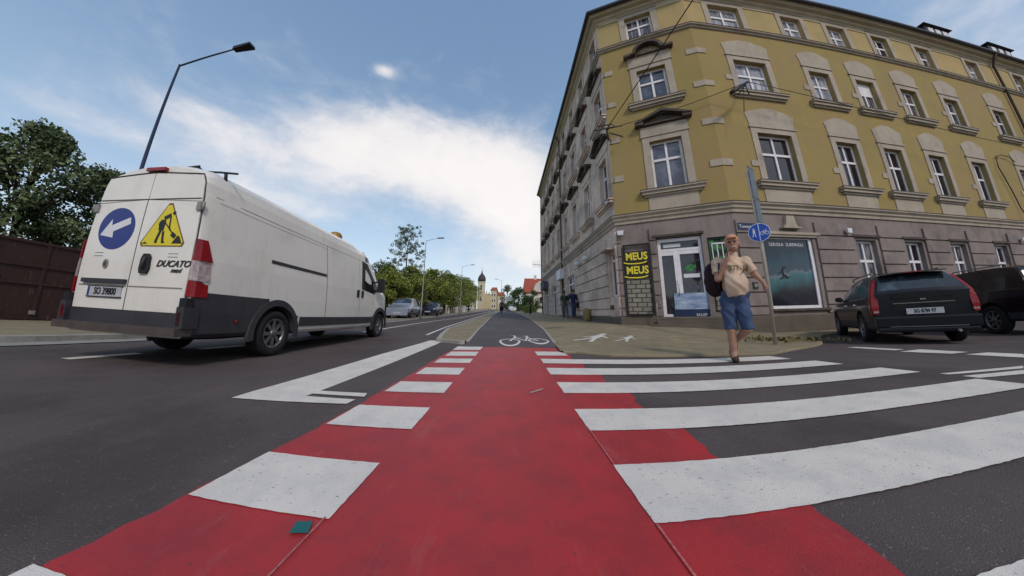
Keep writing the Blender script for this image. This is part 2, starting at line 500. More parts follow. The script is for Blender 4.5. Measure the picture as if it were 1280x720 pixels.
def poster_mat():
    """surf scene: dark sky, teal band of wave with a pale crest, dark foot"""
    m = bpy.data.materials.new('wave_poster')
    m.use_nodes = True
    n, l = m.node_tree.nodes, m.node_tree.links
    p = n['Principled BSDF']
    p.inputs['Roughness'].default_value = .12
    tc = n.new('ShaderNodeTexCoord')
    sep = n.new('ShaderNodeSeparateXYZ')
    l.new(tc.outputs['Generated'], sep.inputs[0])
    t = n.new('ShaderNodeTexNoise')
    t.inputs['Scale'].default_value = 4
    t.inputs['Detail'].default_value = 8
    l.new(tc.outputs['Generated'], t.inputs['Vector'])
    a = n.new('ShaderNodeMath')
    a.operation = 'MULTIPLY_ADD'
    l.new(sep.outputs['X'], a.inputs[0])
    a.inputs[1].default_value = -.16
    l.new(sep.outputs['Z'], a.inputs[2])
    b = n.new('ShaderNodeMath')
    b.operation = 'MULTIPLY_ADD'
    l.new(t.outputs['Fac'], b.inputs[0])
    b.inputs[1].default_value = .34
    l.new(a.outputs[0], b.inputs[2])
    r = n.new('ShaderNodeValToRGB')
    e = r.color_ramp.elements
    e[0].position = 0
    e[0].color = (*lin((34, 32, 42)), 1)
    e[1].position = 1
    e[1].color = (*lin((22, 30, 44)), 1)
    for pos, c in ((.30, (40, 38, 46)), (.40, (34, 74, 84)), (.52, (48, 98, 104)), (.56, (96, 104, 114)), (.60, (44, 62, 76)), (.78, (26, 58, 70)), (.9, (20, 34, 50))):
        k = r.color_ramp.elements.new(pos)
        k.color = (*lin(c), 1)
    l.new(b.outputs[0], r.inputs[0])
    l.new(r.outputs[0], p.inputs['Base Color'])
    return m


MT['poster'] = poster_mat()

def streaks(key, col, amt=.5, lo=.52, hi=.72, sc_=1.6):
    m = MT[key]
    n, l = m.node_tree.nodes, m.node_tree.links
    p = n['Principled BSDF']
    src = p.inputs['Base Color'].links[0].from_socket
    tc = n.new('ShaderNodeTexCoord')
    for s_, st_, a_ in ((sc_, (1.6, 1.6, .22), amt), (sc_ * .45, (1, 1, .8), amt * .8), (sc_ * 6, (1, 1, .3), amt * .45)):
        mp = n.new('ShaderNodeMapping')
        mp.inputs['Scale'].default_value = st_
        l.new(tc.outputs['Object'], mp.inputs['Vector'])
        t = n.new('ShaderNodeTexNoise')
        t.inputs['Scale'].default_value = s_
        t.inputs['Detail'].default_value = 11
        t.inputs['Roughness'].default_value = .72
        l.new(mp.outputs[0], t.inputs['Vector'])
        mr = n.new('ShaderNodeMapRange')
        mr.inputs['From Min'].default_value = lo
        mr.inputs['From Max'].default_value = hi
        mr.inputs['To Max'].default_value = a_
        l.new(t.outputs['Fac'], mr.inputs['Value'])
        mx = n.new('ShaderNodeMix')
        mx.data_type = 'RGBA'
        l.new(mr.outputs[0], mx.inputs[0])
        l.new(src, mx.inputs[6])
        mx.inputs[7].default_value = (*lin(col), 1)
        src = mx.outputs[2]
    l.new(src, p.inputs['Base Color'])


streaks('ochre', (140, 126, 92), .55)
streaks('attic', (150, 134, 100), .5)
streaks('trim', (134, 122, 112), .5)
streaks('ground_render', (98, 88, 84), .6)
streaks('side_render', (142, 131, 122), .6)
streaks('paver', (108, 98, 76), .55, .48, .68, 1.1)
streaks('van_white', (196, 188, 176), .5, .54, .75, 1.8)
streaks('darkgrey', (74, 70, 68), .5)

# ------------------------------------------------------------------ object helpers


def link(o, parent=None, world=True, tm=None):
    COL.objects.link(o)
    if parent is not None:
        o.parent = parent
        if world:
            o.matrix_parent_inverse = (tm or parent_mat(parent)).inverted()
    return o


def parent_mat(p):
    m = p.matrix_basis.copy()
    if p.parent is not None:
        m = parent_mat(p.parent) @ p.matrix_parent_inverse @ m
    return m


def obj(name, bm, mat, parent=None, world=False, smooth=False, kind=None):
    """links the bmesh as one mesh object; world=True: vertices are world coordinates"""
    me = bpy.data.meshes.new(name)
    if isinstance(bm, tuple):
        me.from_pydata(*bm)
        me.update()
    else:
        bmesh.ops.remove_doubles(bm, verts=bm.verts, dist=1e-5) if smooth else None
        bmesh.ops.recalc_face_normals(bm, faces=bm.faces) if getattr(bm, 'faces', None) and smooth else None
        bm.to_mesh(me)
        bm.free()
    for m in (mat if isinstance(mat, (list, tuple)) else [mat]):
        me.materials.append(MT[m] if isinstance(m, str) else m)
    if smooth:
        me.polygons.foreach_set('use_smooth', [True] * len(me.polygons))
    o = bpy.data.objects.new(name, me)
    link(o, parent, world)
    if kind:
        o['kind'] = kind
    return o


def struct(name, bm, mat, smooth=False):
    return obj(name, bm, mat, None, smooth=smooth, kind='structure')


def tag(o, label, cat, group=None, kind=None):
    o['label'] = label
    o['category'] = cat
    if group:
        o['group'] = group
    if kind:
        o['kind'] = kind
    return o


def thing(name, label, cat, loc=(0, 0, 0), rz=0.0, group=None):
    o = bpy.data.objects.new(name, None)
    COL.objects.link(o)
    o.empty_display_size = .2
    o.location = loc
    o.rotation_euler = (0, 0, rz)
    o.matrix_basis = Matrix.Translation(loc) @ Matrix.Rotation(rz, 4, 'Z')
    return tag(o, label, cat, group)


def BM():
    return bmesh.new()


def face(bm, pts, mi=0):
    vs = [bm.verts.new(p) for p in pts]
    try:
        f = bm.faces.new(vs)
        f.material_index = mi
        return f
    except ValueError:
        return None


def hexa(bm, p, mi=0):
    """p: 8 points, bottom ring 0-3, top ring 4-7"""
    v = [bm.verts.new(q) for q in p]
    for ids in ((3, 2, 1, 0), (4, 5, 6, 7), (0, 1, 5, 4), (1, 2, 6, 5), (2, 3, 7, 6), (3, 0, 4, 7)):
        f = bm.faces.new([v[i] for i in ids])
        f.material_index = mi


def box(bm, x0, x1, y0, y1, z0, z1, T=None, mi=0):
    p = [Vector(q) for q in ((x0, y0, z0), (x1, y0, z0), (x1, y1, z0), (x0, y1, z0), (x0, y0, z1), (x1, y0, z1), (x1, y1, z1), (x0, y1, z1))]
    if T is not None:
        p = [T @ q for q in p]
    hexa(bm, p, mi)


def prism(bm, poly, z0, z1, T=None, mi=0):
    """polygon in XY extruded along Z"""
    a = [Vector((x, y, z0)) for x, y in poly]
    b = [Vector((x, y, z1)) for x, y in poly]
    if T is not None:
        a, b = [T @ q for q in a], [T @ q for q in b]
    va, vb = [bm.verts.new(q) for q in a], [bm.verts.new(q) for q in b]
    n = len(va)
    fs = [bm.faces.new(vb), bm.faces.new(va[::-1])]
    for i in range(n):
        fs.append(bm.faces.new((va[i], va[(i + 1) % n], vb[(i + 1) % n], vb[i])))
    for f in fs:
        f.material_index = mi


def tube(bm, path, r, seg=8, cap=True, mi=0):
    path = [Vector(p) for p in path]
    rr = r if isinstance(r, (list, tuple)) else [r] * len(path)
    rings = []
    ref = None
    for i, p in enumerate(path):
        d = (path[min(i + 1, len(path) - 1)] - path[max(i - 1, 0)]).normalized()
        if ref is None:
            ref = Vector((1, 0, 0)) if abs(d.x) < .9 else Vector((0, 1, 0))
        a = (ref - d * ref.dot(d)).normalized()
        ref = a
        b = d.cross(a)
        rings.append([bm.verts.new(p + (a * math.cos(t) + b * math.sin(t)) * rr[i]) for t in (2 * PI * k / seg for k in range(seg))])
    for i in range(len(rings) - 1):
        for k in range(seg):
            f = bm.faces.new((rings[i][k], rings[i][(k + 1) % seg], rings[i + 1][(k + 1) % seg], rings[i + 1][k]))
            f.smooth = True
            f.material_index = mi
    if cap:
        bm.faces.new(rings[0][::-1]).material_index = mi
        bm.faces.new(rings[-1]).material_index = mi


def lathe(bm, prof, T=None, seg=20, mi=0, caps=True):
    """prof: (r, z) pairs revolved round Z"""
    rings = []
    for r, z in prof:
        ring = []
        for k in range(seg):
            q = Vector((r * math.cos(2 * PI * k / seg), r * math.sin(2 * PI * k / seg), z))
            ring.append(bm.verts.new(T @ q if T is not None else q))
        rings.append(ring)
    for i in range(len(rings) - 1):
        for k in range(seg):
            f = bm.faces.new((rings[i][k], rings[i][(k + 1) % seg], rings[i + 1][(k + 1) % seg], rings[i + 1][k]))
            f.smooth = True
            f.material_index = mi
    if caps:
        bm.faces.new(rings[0][::-1]).material_index = mi
        bm.faces.new(rings[-1]).material_index = mi


def text_bm(bm, s, size, T, depth=.004, mi=0, shear=0.0, align='CENTER', bold=0.0, sx=1.0):
    """lettering as real thin geometry; T maps text XY plane (Z out) to its place"""
    cu = bpy.data.curves.new('lettering', 'FONT')
    cu.body = s
    cu.size = size
    cu.extrude = depth / 2
    cu.shear = shear
    cu.offset = bold
    cu.align_x = align
    cu.align_y = 'CENTER'
    cu.resolution_u = 3
    o = bpy.data.objects.new('lettering', cu)
    me = bpy.data.meshes.new_from_object(o)
    me.transform(T @ Matrix.Diagonal((sx, 1, 1, 1)))
    n0 = len(bm.faces)
    bm.from_mesh(me)
    bm.faces.ensure_lookup_table()
    for f in bm.faces[n0:]:
        f.material_index = mi
    bpy.data.objects.remove(o)
    bpy.data.curves.remove(cu)
    bpy.data.meshes.remove(me)


def S(t):
    t = min(1, max(0, t))
    return t * t * (3 - 2 * t)


def R(y):
    """the street climbs gently away from the crossing"""
    return .022 * max(0, y - 7) if y < 260 else 5.566


def Pf(x, y):
    """pavement height: a low kerb plus a cross fall up to the building corner"""
    return R(y) + .035 + .24 * S((x - 1.3) / 2.7) * S((y - 5.5) / 4.5) * (1 - S((x - 6) / 3))


def drape(bm, rows, fn, dz=0.0, mi=0):
    """rows: list of point lists (same length) in XY; makes a sheet following fn"""
    vs = [[bm.verts.new((x, y, fn(x, y) + dz)) for x, y in r] for r in rows]
    for i in range(len(vs) - 1):
        for k in range(len(vs[i]) - 1):
            f = bm.faces.new((vs[i][k], vs[i][k + 1], vs[i + 1][k + 1], vs[i + 1][k]))
            f.material_index = mi
            f.smooth = True


def lerp(a, b, t):
    return a + (b - a) * t


def frange(a, b, n):
    return [a + (b - a) * i / n for i in range(n + 1)]


def drape_quad(bm, p, fn, dz, nu=4, nv=4, jit=0.0):
    """p: four corners (x, y), draped"""
    rows = []
    for i in range(nv + 1):
        t = i / nv
        a = (lerp(p[0][0], p[3][0], t), lerp(p[0][1], p[3][1], t))
        b = (lerp(p[1][0], p[2][0], t), lerp(p[1][1], p[2][1], t))
        rows.append([(lerp(a[0], b[0], k / nu), lerp(a[1], b[1], k / nu)) for k in range(nu + 1)])
    if jit:      # hand-laid paint: slightly ragged outline
        for i in (0, nv):
            rows[i] = [(x, y + rnd.uniform(-jit, jit)) for x, y in rows[i]]
        for row in rows:
            row[0] = (row[0][0] + rnd.uniform(-jit, jit), row[0][1])
            row[-1] = (row[-1][0] + rnd.uniform(-jit, jit), row[-1][1])
    drape(bm, rows, fn, dz)


def interp(pts, t):
    """piecewise linear x(t) from (t, x) pairs"""
    if t <= pts[0][0]:
        return pts[0][1]
    for (a, b), (c, d) in zip(pts, pts[1:]):
        if t <= c:
            return b + (d - b) * (t - a) / (c - a)
    return pts[-1][1]


def polar_strip(bm, pts, width, fn, dz):
    """a painted line of given width along pts"""
    rows = []
    n = len(pts)
    for i, (x, y) in enumerate(pts):
        a, b = pts[max(0, i - 1)], pts[min(n - 1, i + 1)]
        dx, dy = b[0] - a[0], b[1] - a[1]
        L = math.hypot(dx, dy) or 1
        nx, ny = -dy / L * width / 2, dx / L * width / 2
        rows.append([(x + nx, y + ny), (x - nx, y - ny)])
    vs = [[bm.verts.new((x, y, fn(x, y) + dz)) for x, y in r] for r in rows]
    for i in range(n - 1):
        bm.faces.new((vs[i][0], vs[i][1], vs[i + 1][1], vs[i + 1][0]))


# ------------------------------------------------------------------ ground, roads, pavements
YS = [-60, -30, -12, -6, -3, -1, 0, 1, 2, 3, 4, 5, 6, 7, 8, 9, 10, 11, 12, 14, 16, 18, 20, 23, 26, 30, 35, 40, 50, 60, 80, 100, 130, 160, 200, 260]
PATH_L = [(6.0, -1.0), (6.56, -.96), (10.6, -1.15), (16, -1.3), (22, -1.55), (27, -1.7), (60, -2.2), (260, -6)]
PATH_R = [(5.2, .95), (7.2, 1.1), (10.6, 1.33), (18.7, 1.56), (30, 1.5), (60, 1.0), (260, -2.5)]
KERB_I = [(6.55, -1.02), (7.1, -1.72), (8.4, -1.95), (10.6, -2.27), (12.5, -2.25), (20.8, -2.35), (60, -3.2), (260, -7)]
bm = BM()
drape(bm, [[(x, y) for x in (-1500, -300, -60, -12, 0, 12, 60, 300, 1500)] for y in [-1500, -300] + YS + [1500]], lambda x, y: R(y), -.06)
struct('ground', bm, 'grass')
bm = BM()
drape(bm, [[(x, y) for x in (-6.9, -4, -2, 0, 3, 8, 20, 60)] for y in YS if y <= 9], lambda x, y: R(y))
drape(bm, [[(-6.9 if y < 14 else interp([(14, -6.9), (30, -6.7), (60, -6.6), (260, -12)], y), y), (interp(KERB_I, y) + 2.5, y)] for y in YS if y >= 9], lambda x, y: R(y))
struct('road', bm, 'asphalt')
# concrete gutter strip and left pavement
LK = [(-60, -7.3), (-5, -7.0), (2.6, -6.72), (3.3, -6.77), (5, -6.9), (14, -6.9), (30, -6.7), (60, -6.6), (260, -12)]
bm = BM()
ys2 = [y for y in YS if y >= -30]
drape(bm, [[(interp(LK, y) - .02, y), (interp(LK, y) - .5, y)] for y in ys2], lambda x, y: R(y), .012)
struct('gutter', bm, 'gutter')
bm = BM()
for a, b in zip(ys2, ys2[1:]):
    xa, xb = interp(LK, a) - .5, interp(LK, b) - .5
    hexa(bm, [(xa, a, R(a) - .1), (xb, b, R(b) - .1), (xb - .16, b, R(b) - .1), (xa - .16, a, R(a) - .1),
              (xa, a, R(a) + .10), (xb, b, R(b) + .10), (xb - .16, b, R(b) + .10), (xa - .16, a, R(a) + .10)])
struct('kerb', bm, 'kerb')
bm = BM()
drape(bm, [[(interp(LK, y) - .66, y), (-9.5, y), (-12.4 if y < 60 else -19, y)] for y in ys2], lambda x, y: R(y), .095)
struct('pavement', bm, 'paver')


def front(x):
    return interp([(.95, 5.28), (1.16, 5.42), (1.72, 5.0), (2.65, 4.88), (3.5, 4.86), (4.5, 4.72), (5.3, 5.09), (6.18, 5.42), (6.82, 5.75), (7.6, 6.4), (8.4, 7.1), (9.2, 7.7), (10.2, 8.0), (60, 9.0)], x)


bm = BM()
xs = [.95, 1.16, 1.45, 1.72, 2.1, 2.65, 3.1, 3.5, 4.0, 4.5, 4.9, 5.3, 5.7, 6.18, 6.82, 7.6, 8.4, 9.2, 10.2, 14, 20, 30, 45, 60]
cols = []
for x in xs:
    y0, y1 = front(x), 11.5
    cols.append([(lerp(x, max(x, interp(PATH_R, lerp(y0, y1, t))), 1), lerp(y0, y1, t)) for t in frange(0, 1, 12)])
drape(bm, cols, Pf, .004)
yy = [11.5, 12.5, 14, 16, 18, 20, 23, 26, 30, 35, 40, 50, 60, 80, 100, 130, 160, 200, 260]
drape(bm, [[(interp(PATH_R, y), y), (2.4, y), (3.2, y), (4.6, y)] for y in yy], Pf, .004)
drape(bm, [[(interp(PATH_R, 11.5), 11.5), (2.4, 11.5), (3.2, 11.5), (4.6, 11.5)], [(interp(PATH_R, 11.52), 11.52), (2.4, 11.52), (3.2, 11.52), (4.6, 11.52)]], Pf, .003)
struct('pavement', bm, 'paver')
bm = BM()
prev = None
for x in frange(1.0, 16, 60):
    y = front(x)
    z = Pf(x, y)
    cur = [(x, y - .10, R(y) - .05), (x, y - .10, z - .012), (x, y - .085, z + .006), (x, y + .03, z + .008)]
    if prev:
        for i in range(3):
            face(bm, (prev[i], cur[i], cur[i + 1], prev[i + 1]))
    prev = cur
struct('kerb', bm, 'paver_far')
# bike path and its side strip (island pavement)
bm = BM()
yp = [6.02, 6.3, 6.6, 7.2, 8, 9, 10, 11.5, 13, 15, 18, 21, 25, 30, 40, 60, 100, 160, 260]


def ramp_fn(x, y):
    return R(y) + .06 * S((y - 6.0) / .6)


drape(bm, [[(lerp(interp(PATH_L, y), interp(PATH_R, max(y, 5.3)), t), y) for t in frange(0, 1, 4)] for y in yp], ramp_fn, .006)
struct('bike_path', bm, 'asphalt_path')
bm = BM()
yi = [6.56, 7.1, 7.7, 8.4, 9.5, 10.6, 12.5, 16, 20.8, 30, 45, 60, 100, 160, 260]
drape(bm, [[(interp(KERB_I, y), y), (interp(PATH_L, y) + .01, y)] for y in yi], lambda x, y: R(y) + .07, 0)
struct('island_pavement', bm, 'paver')
bm = BM()
for a, b in zip(yi, yi[1:]):
    xa, xb = interp(KERB_I, a), interp(KERB_I, b)
    hexa(bm, [(xa - .13, a, R(a) - .05), (xa, a, R(a) - .05), (xb, b, R(b) - .05), (xb - .13, b, R(b) - .05),
              (xa - .13, a, R(a) + .075), (xa, a, R(a) + .078), (xb, b, R(b) + .078), (xb - .13, b, R(b) + .075)])
    for P_, s in ((PATH_L, -1), (PATH_R, 1)):
        xa, xb = interp(P_, a), interp(P_, b)
        hexa(bm, [(xa - .035, a, R(a) - .02), (xa + .035, a, R(a) - .02), (xb + .035, b, R(b) - .02), (xb - .035, b, R(b) - .02),
                  (xa - .035, a, R(a) + .082), (xa + .035, a, R(a) + .082), (xb + .035, b, R(b) + .082), (xb - .035, b, R(b) + .082)])
struct('kerb', bm, 'kerb')

# painted markings
bm = BM()
drape(bm, [[(-1.135 + rnd.uniform(-.012, .012) - .05 * S((2 - y) / 2), y), (-.585, y), (.49, y), (1.04 + .035 * math.sin(y * 7.9) + rnd.uniform(-.015, .015), y)] for y in frange(-4, 5.2, 110)], lambda x, y: R(y), .004)
drape(bm, [[(-1.1, y), (-.585, y), (.49, y), (1.0, y)] for y in frange(5.2, 6.12, 3)], lambda x, y: R(y), .004)
struct('red_surfacing', bm, 'red_paint')
bm = BM()
LB = [(6.08, 5.52, -1.10, -.56), (5.25, 4.75, -1.07, -.56), (4.45, 4.08, -1.075, -.56), (3.71, 3.305, -1.08, -.57), (2.94, 2.555, -1.105, -.57),
      (2.16, 1.757, -1.12, -.578), (1.35, .957, -1.155, -.587), (.575, .18, -1.2, -.59), (-.2, -.6, -1.2, -.59), (-1, -1.4, -1.2, -.59)]
for a, b, x0, x1 in LB:
    drape_quad(bm, [(x0, b), (x1, b), (x1, a), (x0, a)], lambda x, y: R(y), .0075, 22, 12, .0018)
RB = [(5.37, 4.88, .49, 1.02, .03), (4.53, 4.13, .5, 4.3, -.04), (3.78, 3.38, .49, 4.42, .03), (3.005, 2.605, .495, 4.47, 0), (2.175, 1.78, .487, 4.4, -.05),
      (1.375, .978, .482, 4.35, 0), (.6, .2, .485, 4.35, 0), (-.2, -.6, .485, 4.35, 0), (-1, -1.4, .485, 4.35, 0)]
for a, b, x0, x1, s in RB:
    drape_quad(bm, [(x0, b), (x1, b + s), (x1, a + s), (x0, a)], lambda x, y: R(y), .0075, 130, 10, .0024)
struct('crossing_stripes', bm, 'white_paint')
bm = BM()
for pl in ([(-2.19, 4.9), (-1.65, 4.3), (-1.68, 7.34), (-2.07, 7.33)], [(-2.16, 2.3), (-1.65, 2.47), (-1.65, 4.3), (-2.19, 4.9)],
           [(-2.14, 2.07), (-1.66, 2.12), (-1.65, 2.47), (-2.16, 2.3)], [(-1.65, 2.37), (-1.19, 2.37), (-1.22, 2.475), (-1.65, 2.47)],
           [(-1.66, 2.12), (-1.225, 2.165), (-1.22, 2.285), (-1.66, 2.29)]):
    drape_quad(bm, pl, lambda x, y: R(y), .006 if pl[0][1] != 2.37 and pl[0][1] != 2.12 else .007, 2, 3)
polar_strip(bm, [(-5.12, 2.55), (-5.18, 3.37)], .17, lambda x, y: R(y), .006)
polar_strip(bm, [(-5.15, 4.25), (-5.1, 5.1)], .17, lambda x, y: R(y), .006)
polar_strip(bm, [(-5.1, 6.3), (-5.03, 8)], .15, lambda x, y: R(y), .006)
polar_strip(bm, [(-5.03, 9.5), (-5.03, 11.3), (-5.05, 15), (-4.7, 19.6), (-4.2, 23.3), (-4.0, 32), (-4.6, 60), (-7, 150)], .13, lambda x, y: R(y), .006)
polar_strip(bm, [(-2.6, 8.8), (-2.8, 12), (-2.9, 20), (-3.4, 50)], .1, lambda x, y: R(y), .006)
for a, b in (((6.57, 4.95), (6.83, 4.17)), ((6.5, 4.05), (6.93, 3.37)), ((6.56, 3.25), (7.0, 2.84))):
    pass
for pl in ([(6.56, 4.14), (6.83, 4.17), (6.75, 4.92), (6.55, 4.95)], [(6.56, 3.4), (6.93, 3.38), (6.97, 4.02), (6.4, 3.99)], [(6.55, 2.65), (7.0, 2.84), (7.0, 3.2), (6.55, 3.24)],
           [(4.5, 2.38), (5.46, 2.235), (5.67, 2.32), (4.5, 2.46)], [(4.49, 2.14), (5.03, 2.06), (5.33, 2.18), (4.49, 2.27)], [(6.55, 1.9), (7.0, 2.0), (7.0, 2.4), (6.55, 2.35)]):
    drape_quad(bm, pl, lambda x, y: R(y), .006, 2, 2)
for a in range(4):
    drape_quad(bm, [(12 + 3 * a, 2.9), (13.5 + 3 * a, 2.9), (13.5 + 3 * a, 3.02), (12 + 3 * a, 3.02)], lambda x, y: R(y), .006, 2, 2)
struct('road_markings', bm, 'white_paint')
# chalky seam lines at the edges of the red strip
bm = BM()
polar_strip(bm, [(-.605, .3), (-.60, .96)], .006, lambda x, y: R(y), .012)
polar_strip(bm, [(.487, .2), (.484, .97)], .007, lambda x, y: R(y), .012)
polar_strip(bm, [(.486, 1.38), (.487, 1.78)], .006, lambda x, y: R(y), .012)
struct('seam_lines', bm, pm('seam_chalk', (196, 120, 118), (150, 70, 76), scale=60, rough=.8))

# bicycle symbol on the path
bm = BM()
fz = ramp_fn
cx1, cx2, cyb = .02, .72, 6.9


def ring(bm, cx, cy, r, w, sy, fn, dz, seg=28):
    v = []
    for k in range(seg):
        t = 2 * PI * k / seg
        v.append([bm.verts.new((cx + q * math.cos(t), cy + q * math.sin(t) * sy, fn(cx, cy + q * math.sin(t) * sy) + dz)) for q in (r - w, r)])
    for k in range(seg):
        a, b = v[k], v[(k + 1) % seg]
        bm.faces.new((a[0], a[1], b[1], b[0]))


ring(bm, cx1, 6.65, .255, .05, 2.1, fz, .011)
ring(bm, cx2, 6.85, .255, .05, 2.1, fz, .011)
for a, b in (((.02, 6.65), (.17, 7.55)), ((.17, 7.55), (.50, 7.62)), ((.50, 7.62), (.40, 6.78)), ((.40, 6.78), (.17, 7.45)), ((.40, 6.78), (.72, 6.85)), ((.72, 6.85), (.50, 7.5)),
             ((.50, 7.62), (.49, 7.9)), ((.42, 7.95), (.58, 7.95)), ((.17, 7.55), (.15, 8.0)), ((.15, 8.0), (.06, 8.0))):
    polar_strip(bm, [a, b], .055, fz, .0115 + rnd.random() * .0015)
struct('bicycle_marking', bm, 'white_paint')
# painted walking figures
bm = BM()


def marking_poly(pts):
    vs = [bm.verts.new((x, y, Pf(x, y) + .013)) for x, y in pts]
    bm.faces.new(vs)


def figure_marking(cx, cy, s, rot):
    c, n_ = math.cos(rot), math.sin(rot)

    def q(u, v):
        return (cx + (u * c - v * n_) * s, cy + (u * n_ + v * c) * s)
    marking_poly([q(.09 * math.cos(t) - .05, .62 + .11 * math.sin(t)) for t in frange(0, 2 * PI * 11 / 12, 11)])
    for a, b, w in (((-.03, .5), (.0, .05), .2), ((0, .08), (-.16, -.5), .09), ((0.03, .08), (.2, -.5), .09), ((-.05, .42), (-.28, .12), .06), ((.0, .42), (.26, .15), .06)):
        p0, p1 = q(*a), q(*b)
        polar_strip(bm, [p0, p1], w * s, Pf, .012)


figure_marking(2.25, 7.6, 1.25, -.75)
figure_marking(3.0, 7.25, .75, -.75)
struct('pedestrian_marking', bm, 'white_paint')
bm = BM()
polar_strip(bm, [(2.2, 5.62), (3.15, 5.55)], .02, Pf, .012)
polar_strip(bm, [(4.6, 8.0), (5.3, 7.75)], .02, Pf, .012)
struct('joint_lines', bm, 'kerb')
# leaf litter near the parked cars
bm = BM()
for k in range(300):
    t = rnd.random()
    x = lerp(5.9, 7.6, t) + rnd.gauss(0, .18)
    y = lerp(6.6, 6.25, t) + rnd.gauss(0, .28)
    z = max(Pf(x, y), R(y)) + .01 + rnd.random() * .05
    s = .035 + rnd.random() * .04
    n = Vector((rnd.gauss(0, .5), rnd.gauss(0, .5), 1)).normalized()
    u = n.orthogonal().normalized() * s
    v = n.cross(u)
    c = Vector((x, y, z))
    face(bm, (c - u, c - v * .5, c + u, c + v * .5))
lit = obj('leaf_litter', bm, 'dead_leaf')
tag(lit, 'brown and green fallen leaves heaped on the pavement corner', 'leaf litter', kind='stuff')
# small glued teal patch on the red surface
bm = BM()
drape_quad(bm, [(-.662, .866), (-.606, .878), (-.626, .931), (-.676, .921)], lambda x, y: R(y), .012, 1, 1)
tag(obj('torn_sticker', bm, 'teal_leaf'), 'small teal scrap stuck on the red crossing surface', 'sticker')
bm = BM()
box(bm, 0, .18, -.005, .005, 0, .006, Matrix.Translation((.19, 2.58, .010)) @ Matrix.Rotation(.81, 4, 'Z'))
tag(obj('straw', bm, 'kerb'), 'pale straw lying on the red bicycle crossing', 'litter')

# ------------------------------------------------------------------ corner building
CLx, CLy = 4.33156947, 10.64510513
CRx, CRy = 7.92328295, 8.96610171
dR = Vector((0.99979735, 0.02013088, 0))
dC = Vector((0.9059055, -0.42347989, 0))
dL = Vector((-0.01881232, 0.99982303, 0))
LEN_L, LEN_R, LEN_C = 20.96, 34.0, 3.965


class Fac:
    """facade frame: u along the wall, n outwards, z up"""

    def __init__(s, o, d):
        s.o, s.d = Vector(o), d
        s.n = Vector((d.y, -d.x, 0))
        s.T = Matrix(((d.x, s.n.x, 0, s.o.x), (d.y, s.n.y, 0, s.o.y), (0, 0, 1, 0), (0, 0, 0, 1)))
        # text frame: X along u, Y up, Z outwards
        s.X = Matrix(((d.x, 0, s.n.x, s.o.x), (d.y, 0, s.n.y, s.o.y), (0, 1, 0, 0), (0, 0, 0, 1)))

    def box(s, bm, u0, u1, n0, n1, z0, z1, mi=0):
        box(bm, u0, u1, n0, n1, z0, z1, s.T, mi)

    def p(s, u, n, z):
        return s.T @ Vector((u, n, z))

    def plate(s, bm, poly, n0, n1, mi=0):
        """polygon in (u, z) extruded along n"""
        a = [s.p(u, n0, z) for u, z in poly]
        b = [s.p(u, n1, z) for u, z in poly]
        va, vb = [bm.verts.new(q) for q in a], [bm.verts.new(q) for q in b]
        k = len(va)
        for f in [bm.faces.new(vb), bm.faces.new(va[::-1])] + [bm.faces.new((va[i], va[(i + 1) % k], vb[(i + 1) % k], vb[i])) for i in range(k)]:
            f.material_index = mi


FR = Fac((CRx, CRy, 0), dR)
FC = Fac((CLx, CLy, 0), dC)
FL = Fac((CLx, CLy, 0), -dL)      # u runs from negative (far) to 0 at the corner
bld = thing('corner_apartment_building', 'four storey corner tenement, ochre upper walls over a grey rusticated ground floor', 'building', (CLx, CLy, .4))


def bobj(name, bm, mat, parent=None, smooth=False):
    return obj(name, bm, mat, parent or bld, world=True, smooth=smooth)


UC = [2.439, 6.17, 8.99, 12.02, 15.36, 19.74, 24.6, 29.0, 32.4]
ZT = {0: 3.413, 1: 7.703, 2: 11.374, 3: 14.72}
ZB = {0: 1.62, 1: 5.583, 2: 9.637, 3: 13.226}
DU = {0: -.177, 1: .186, 2: 0, 3: -.455}
openR = {0: [], 1: [], 2: [], 3: []}
for fl in range(4):
    for c, u in enumerate(UC):
        w = 1.627 if c == 0 else (1.104 if fl == 0 else 1.179)
        if fl == 0 and c == 0:
            openR[0].append((1.08, 3.27, .87, 3.40))
            continue
        uu = u + DU[fl]
        zt = ZT[fl]
        openR[fl].append((uu - w / 2, uu + w / 2, ZB[fl], zt))
CU = 2.048
openC = {0: [(1.40, 2.88, .35, 3.60), (3.05, 3.80, .80, 3.45)], 1: [(CU + .1 - .59, CU + .1 + .59, 5.583, 7.703)], 2: [(CU - .59, CU + .59, 9.637, 11.374)], 3: [(CU - .145 - .59, CU - .145 + .59, 13.226, 14.72)]}
LU = [.92, 3.4, 5.9, 8.4, 10.9, 13.4, 15.9, 18.4, 20.2]
openL = {k: [(-u - .45, -u + .45, ZB[k], ZT[k]) for u in LU[:8]] for k in (1, 2, 3)}
openL[0] = [(-.95, -.30, 1.45, 3.35), (-8.6, -6.6, .5, 3.3), (-10.6, -9.4, .5, 3.2), (-14.6, -12.4, .6, 3.2), (-18.8, -16.6, .6, 3.2)]
LEVEL = {0: (-.3, 4.30), 1: (4.66, 8.6), 2: (8.6, 13.08), 3: (13.24, 15.2)}


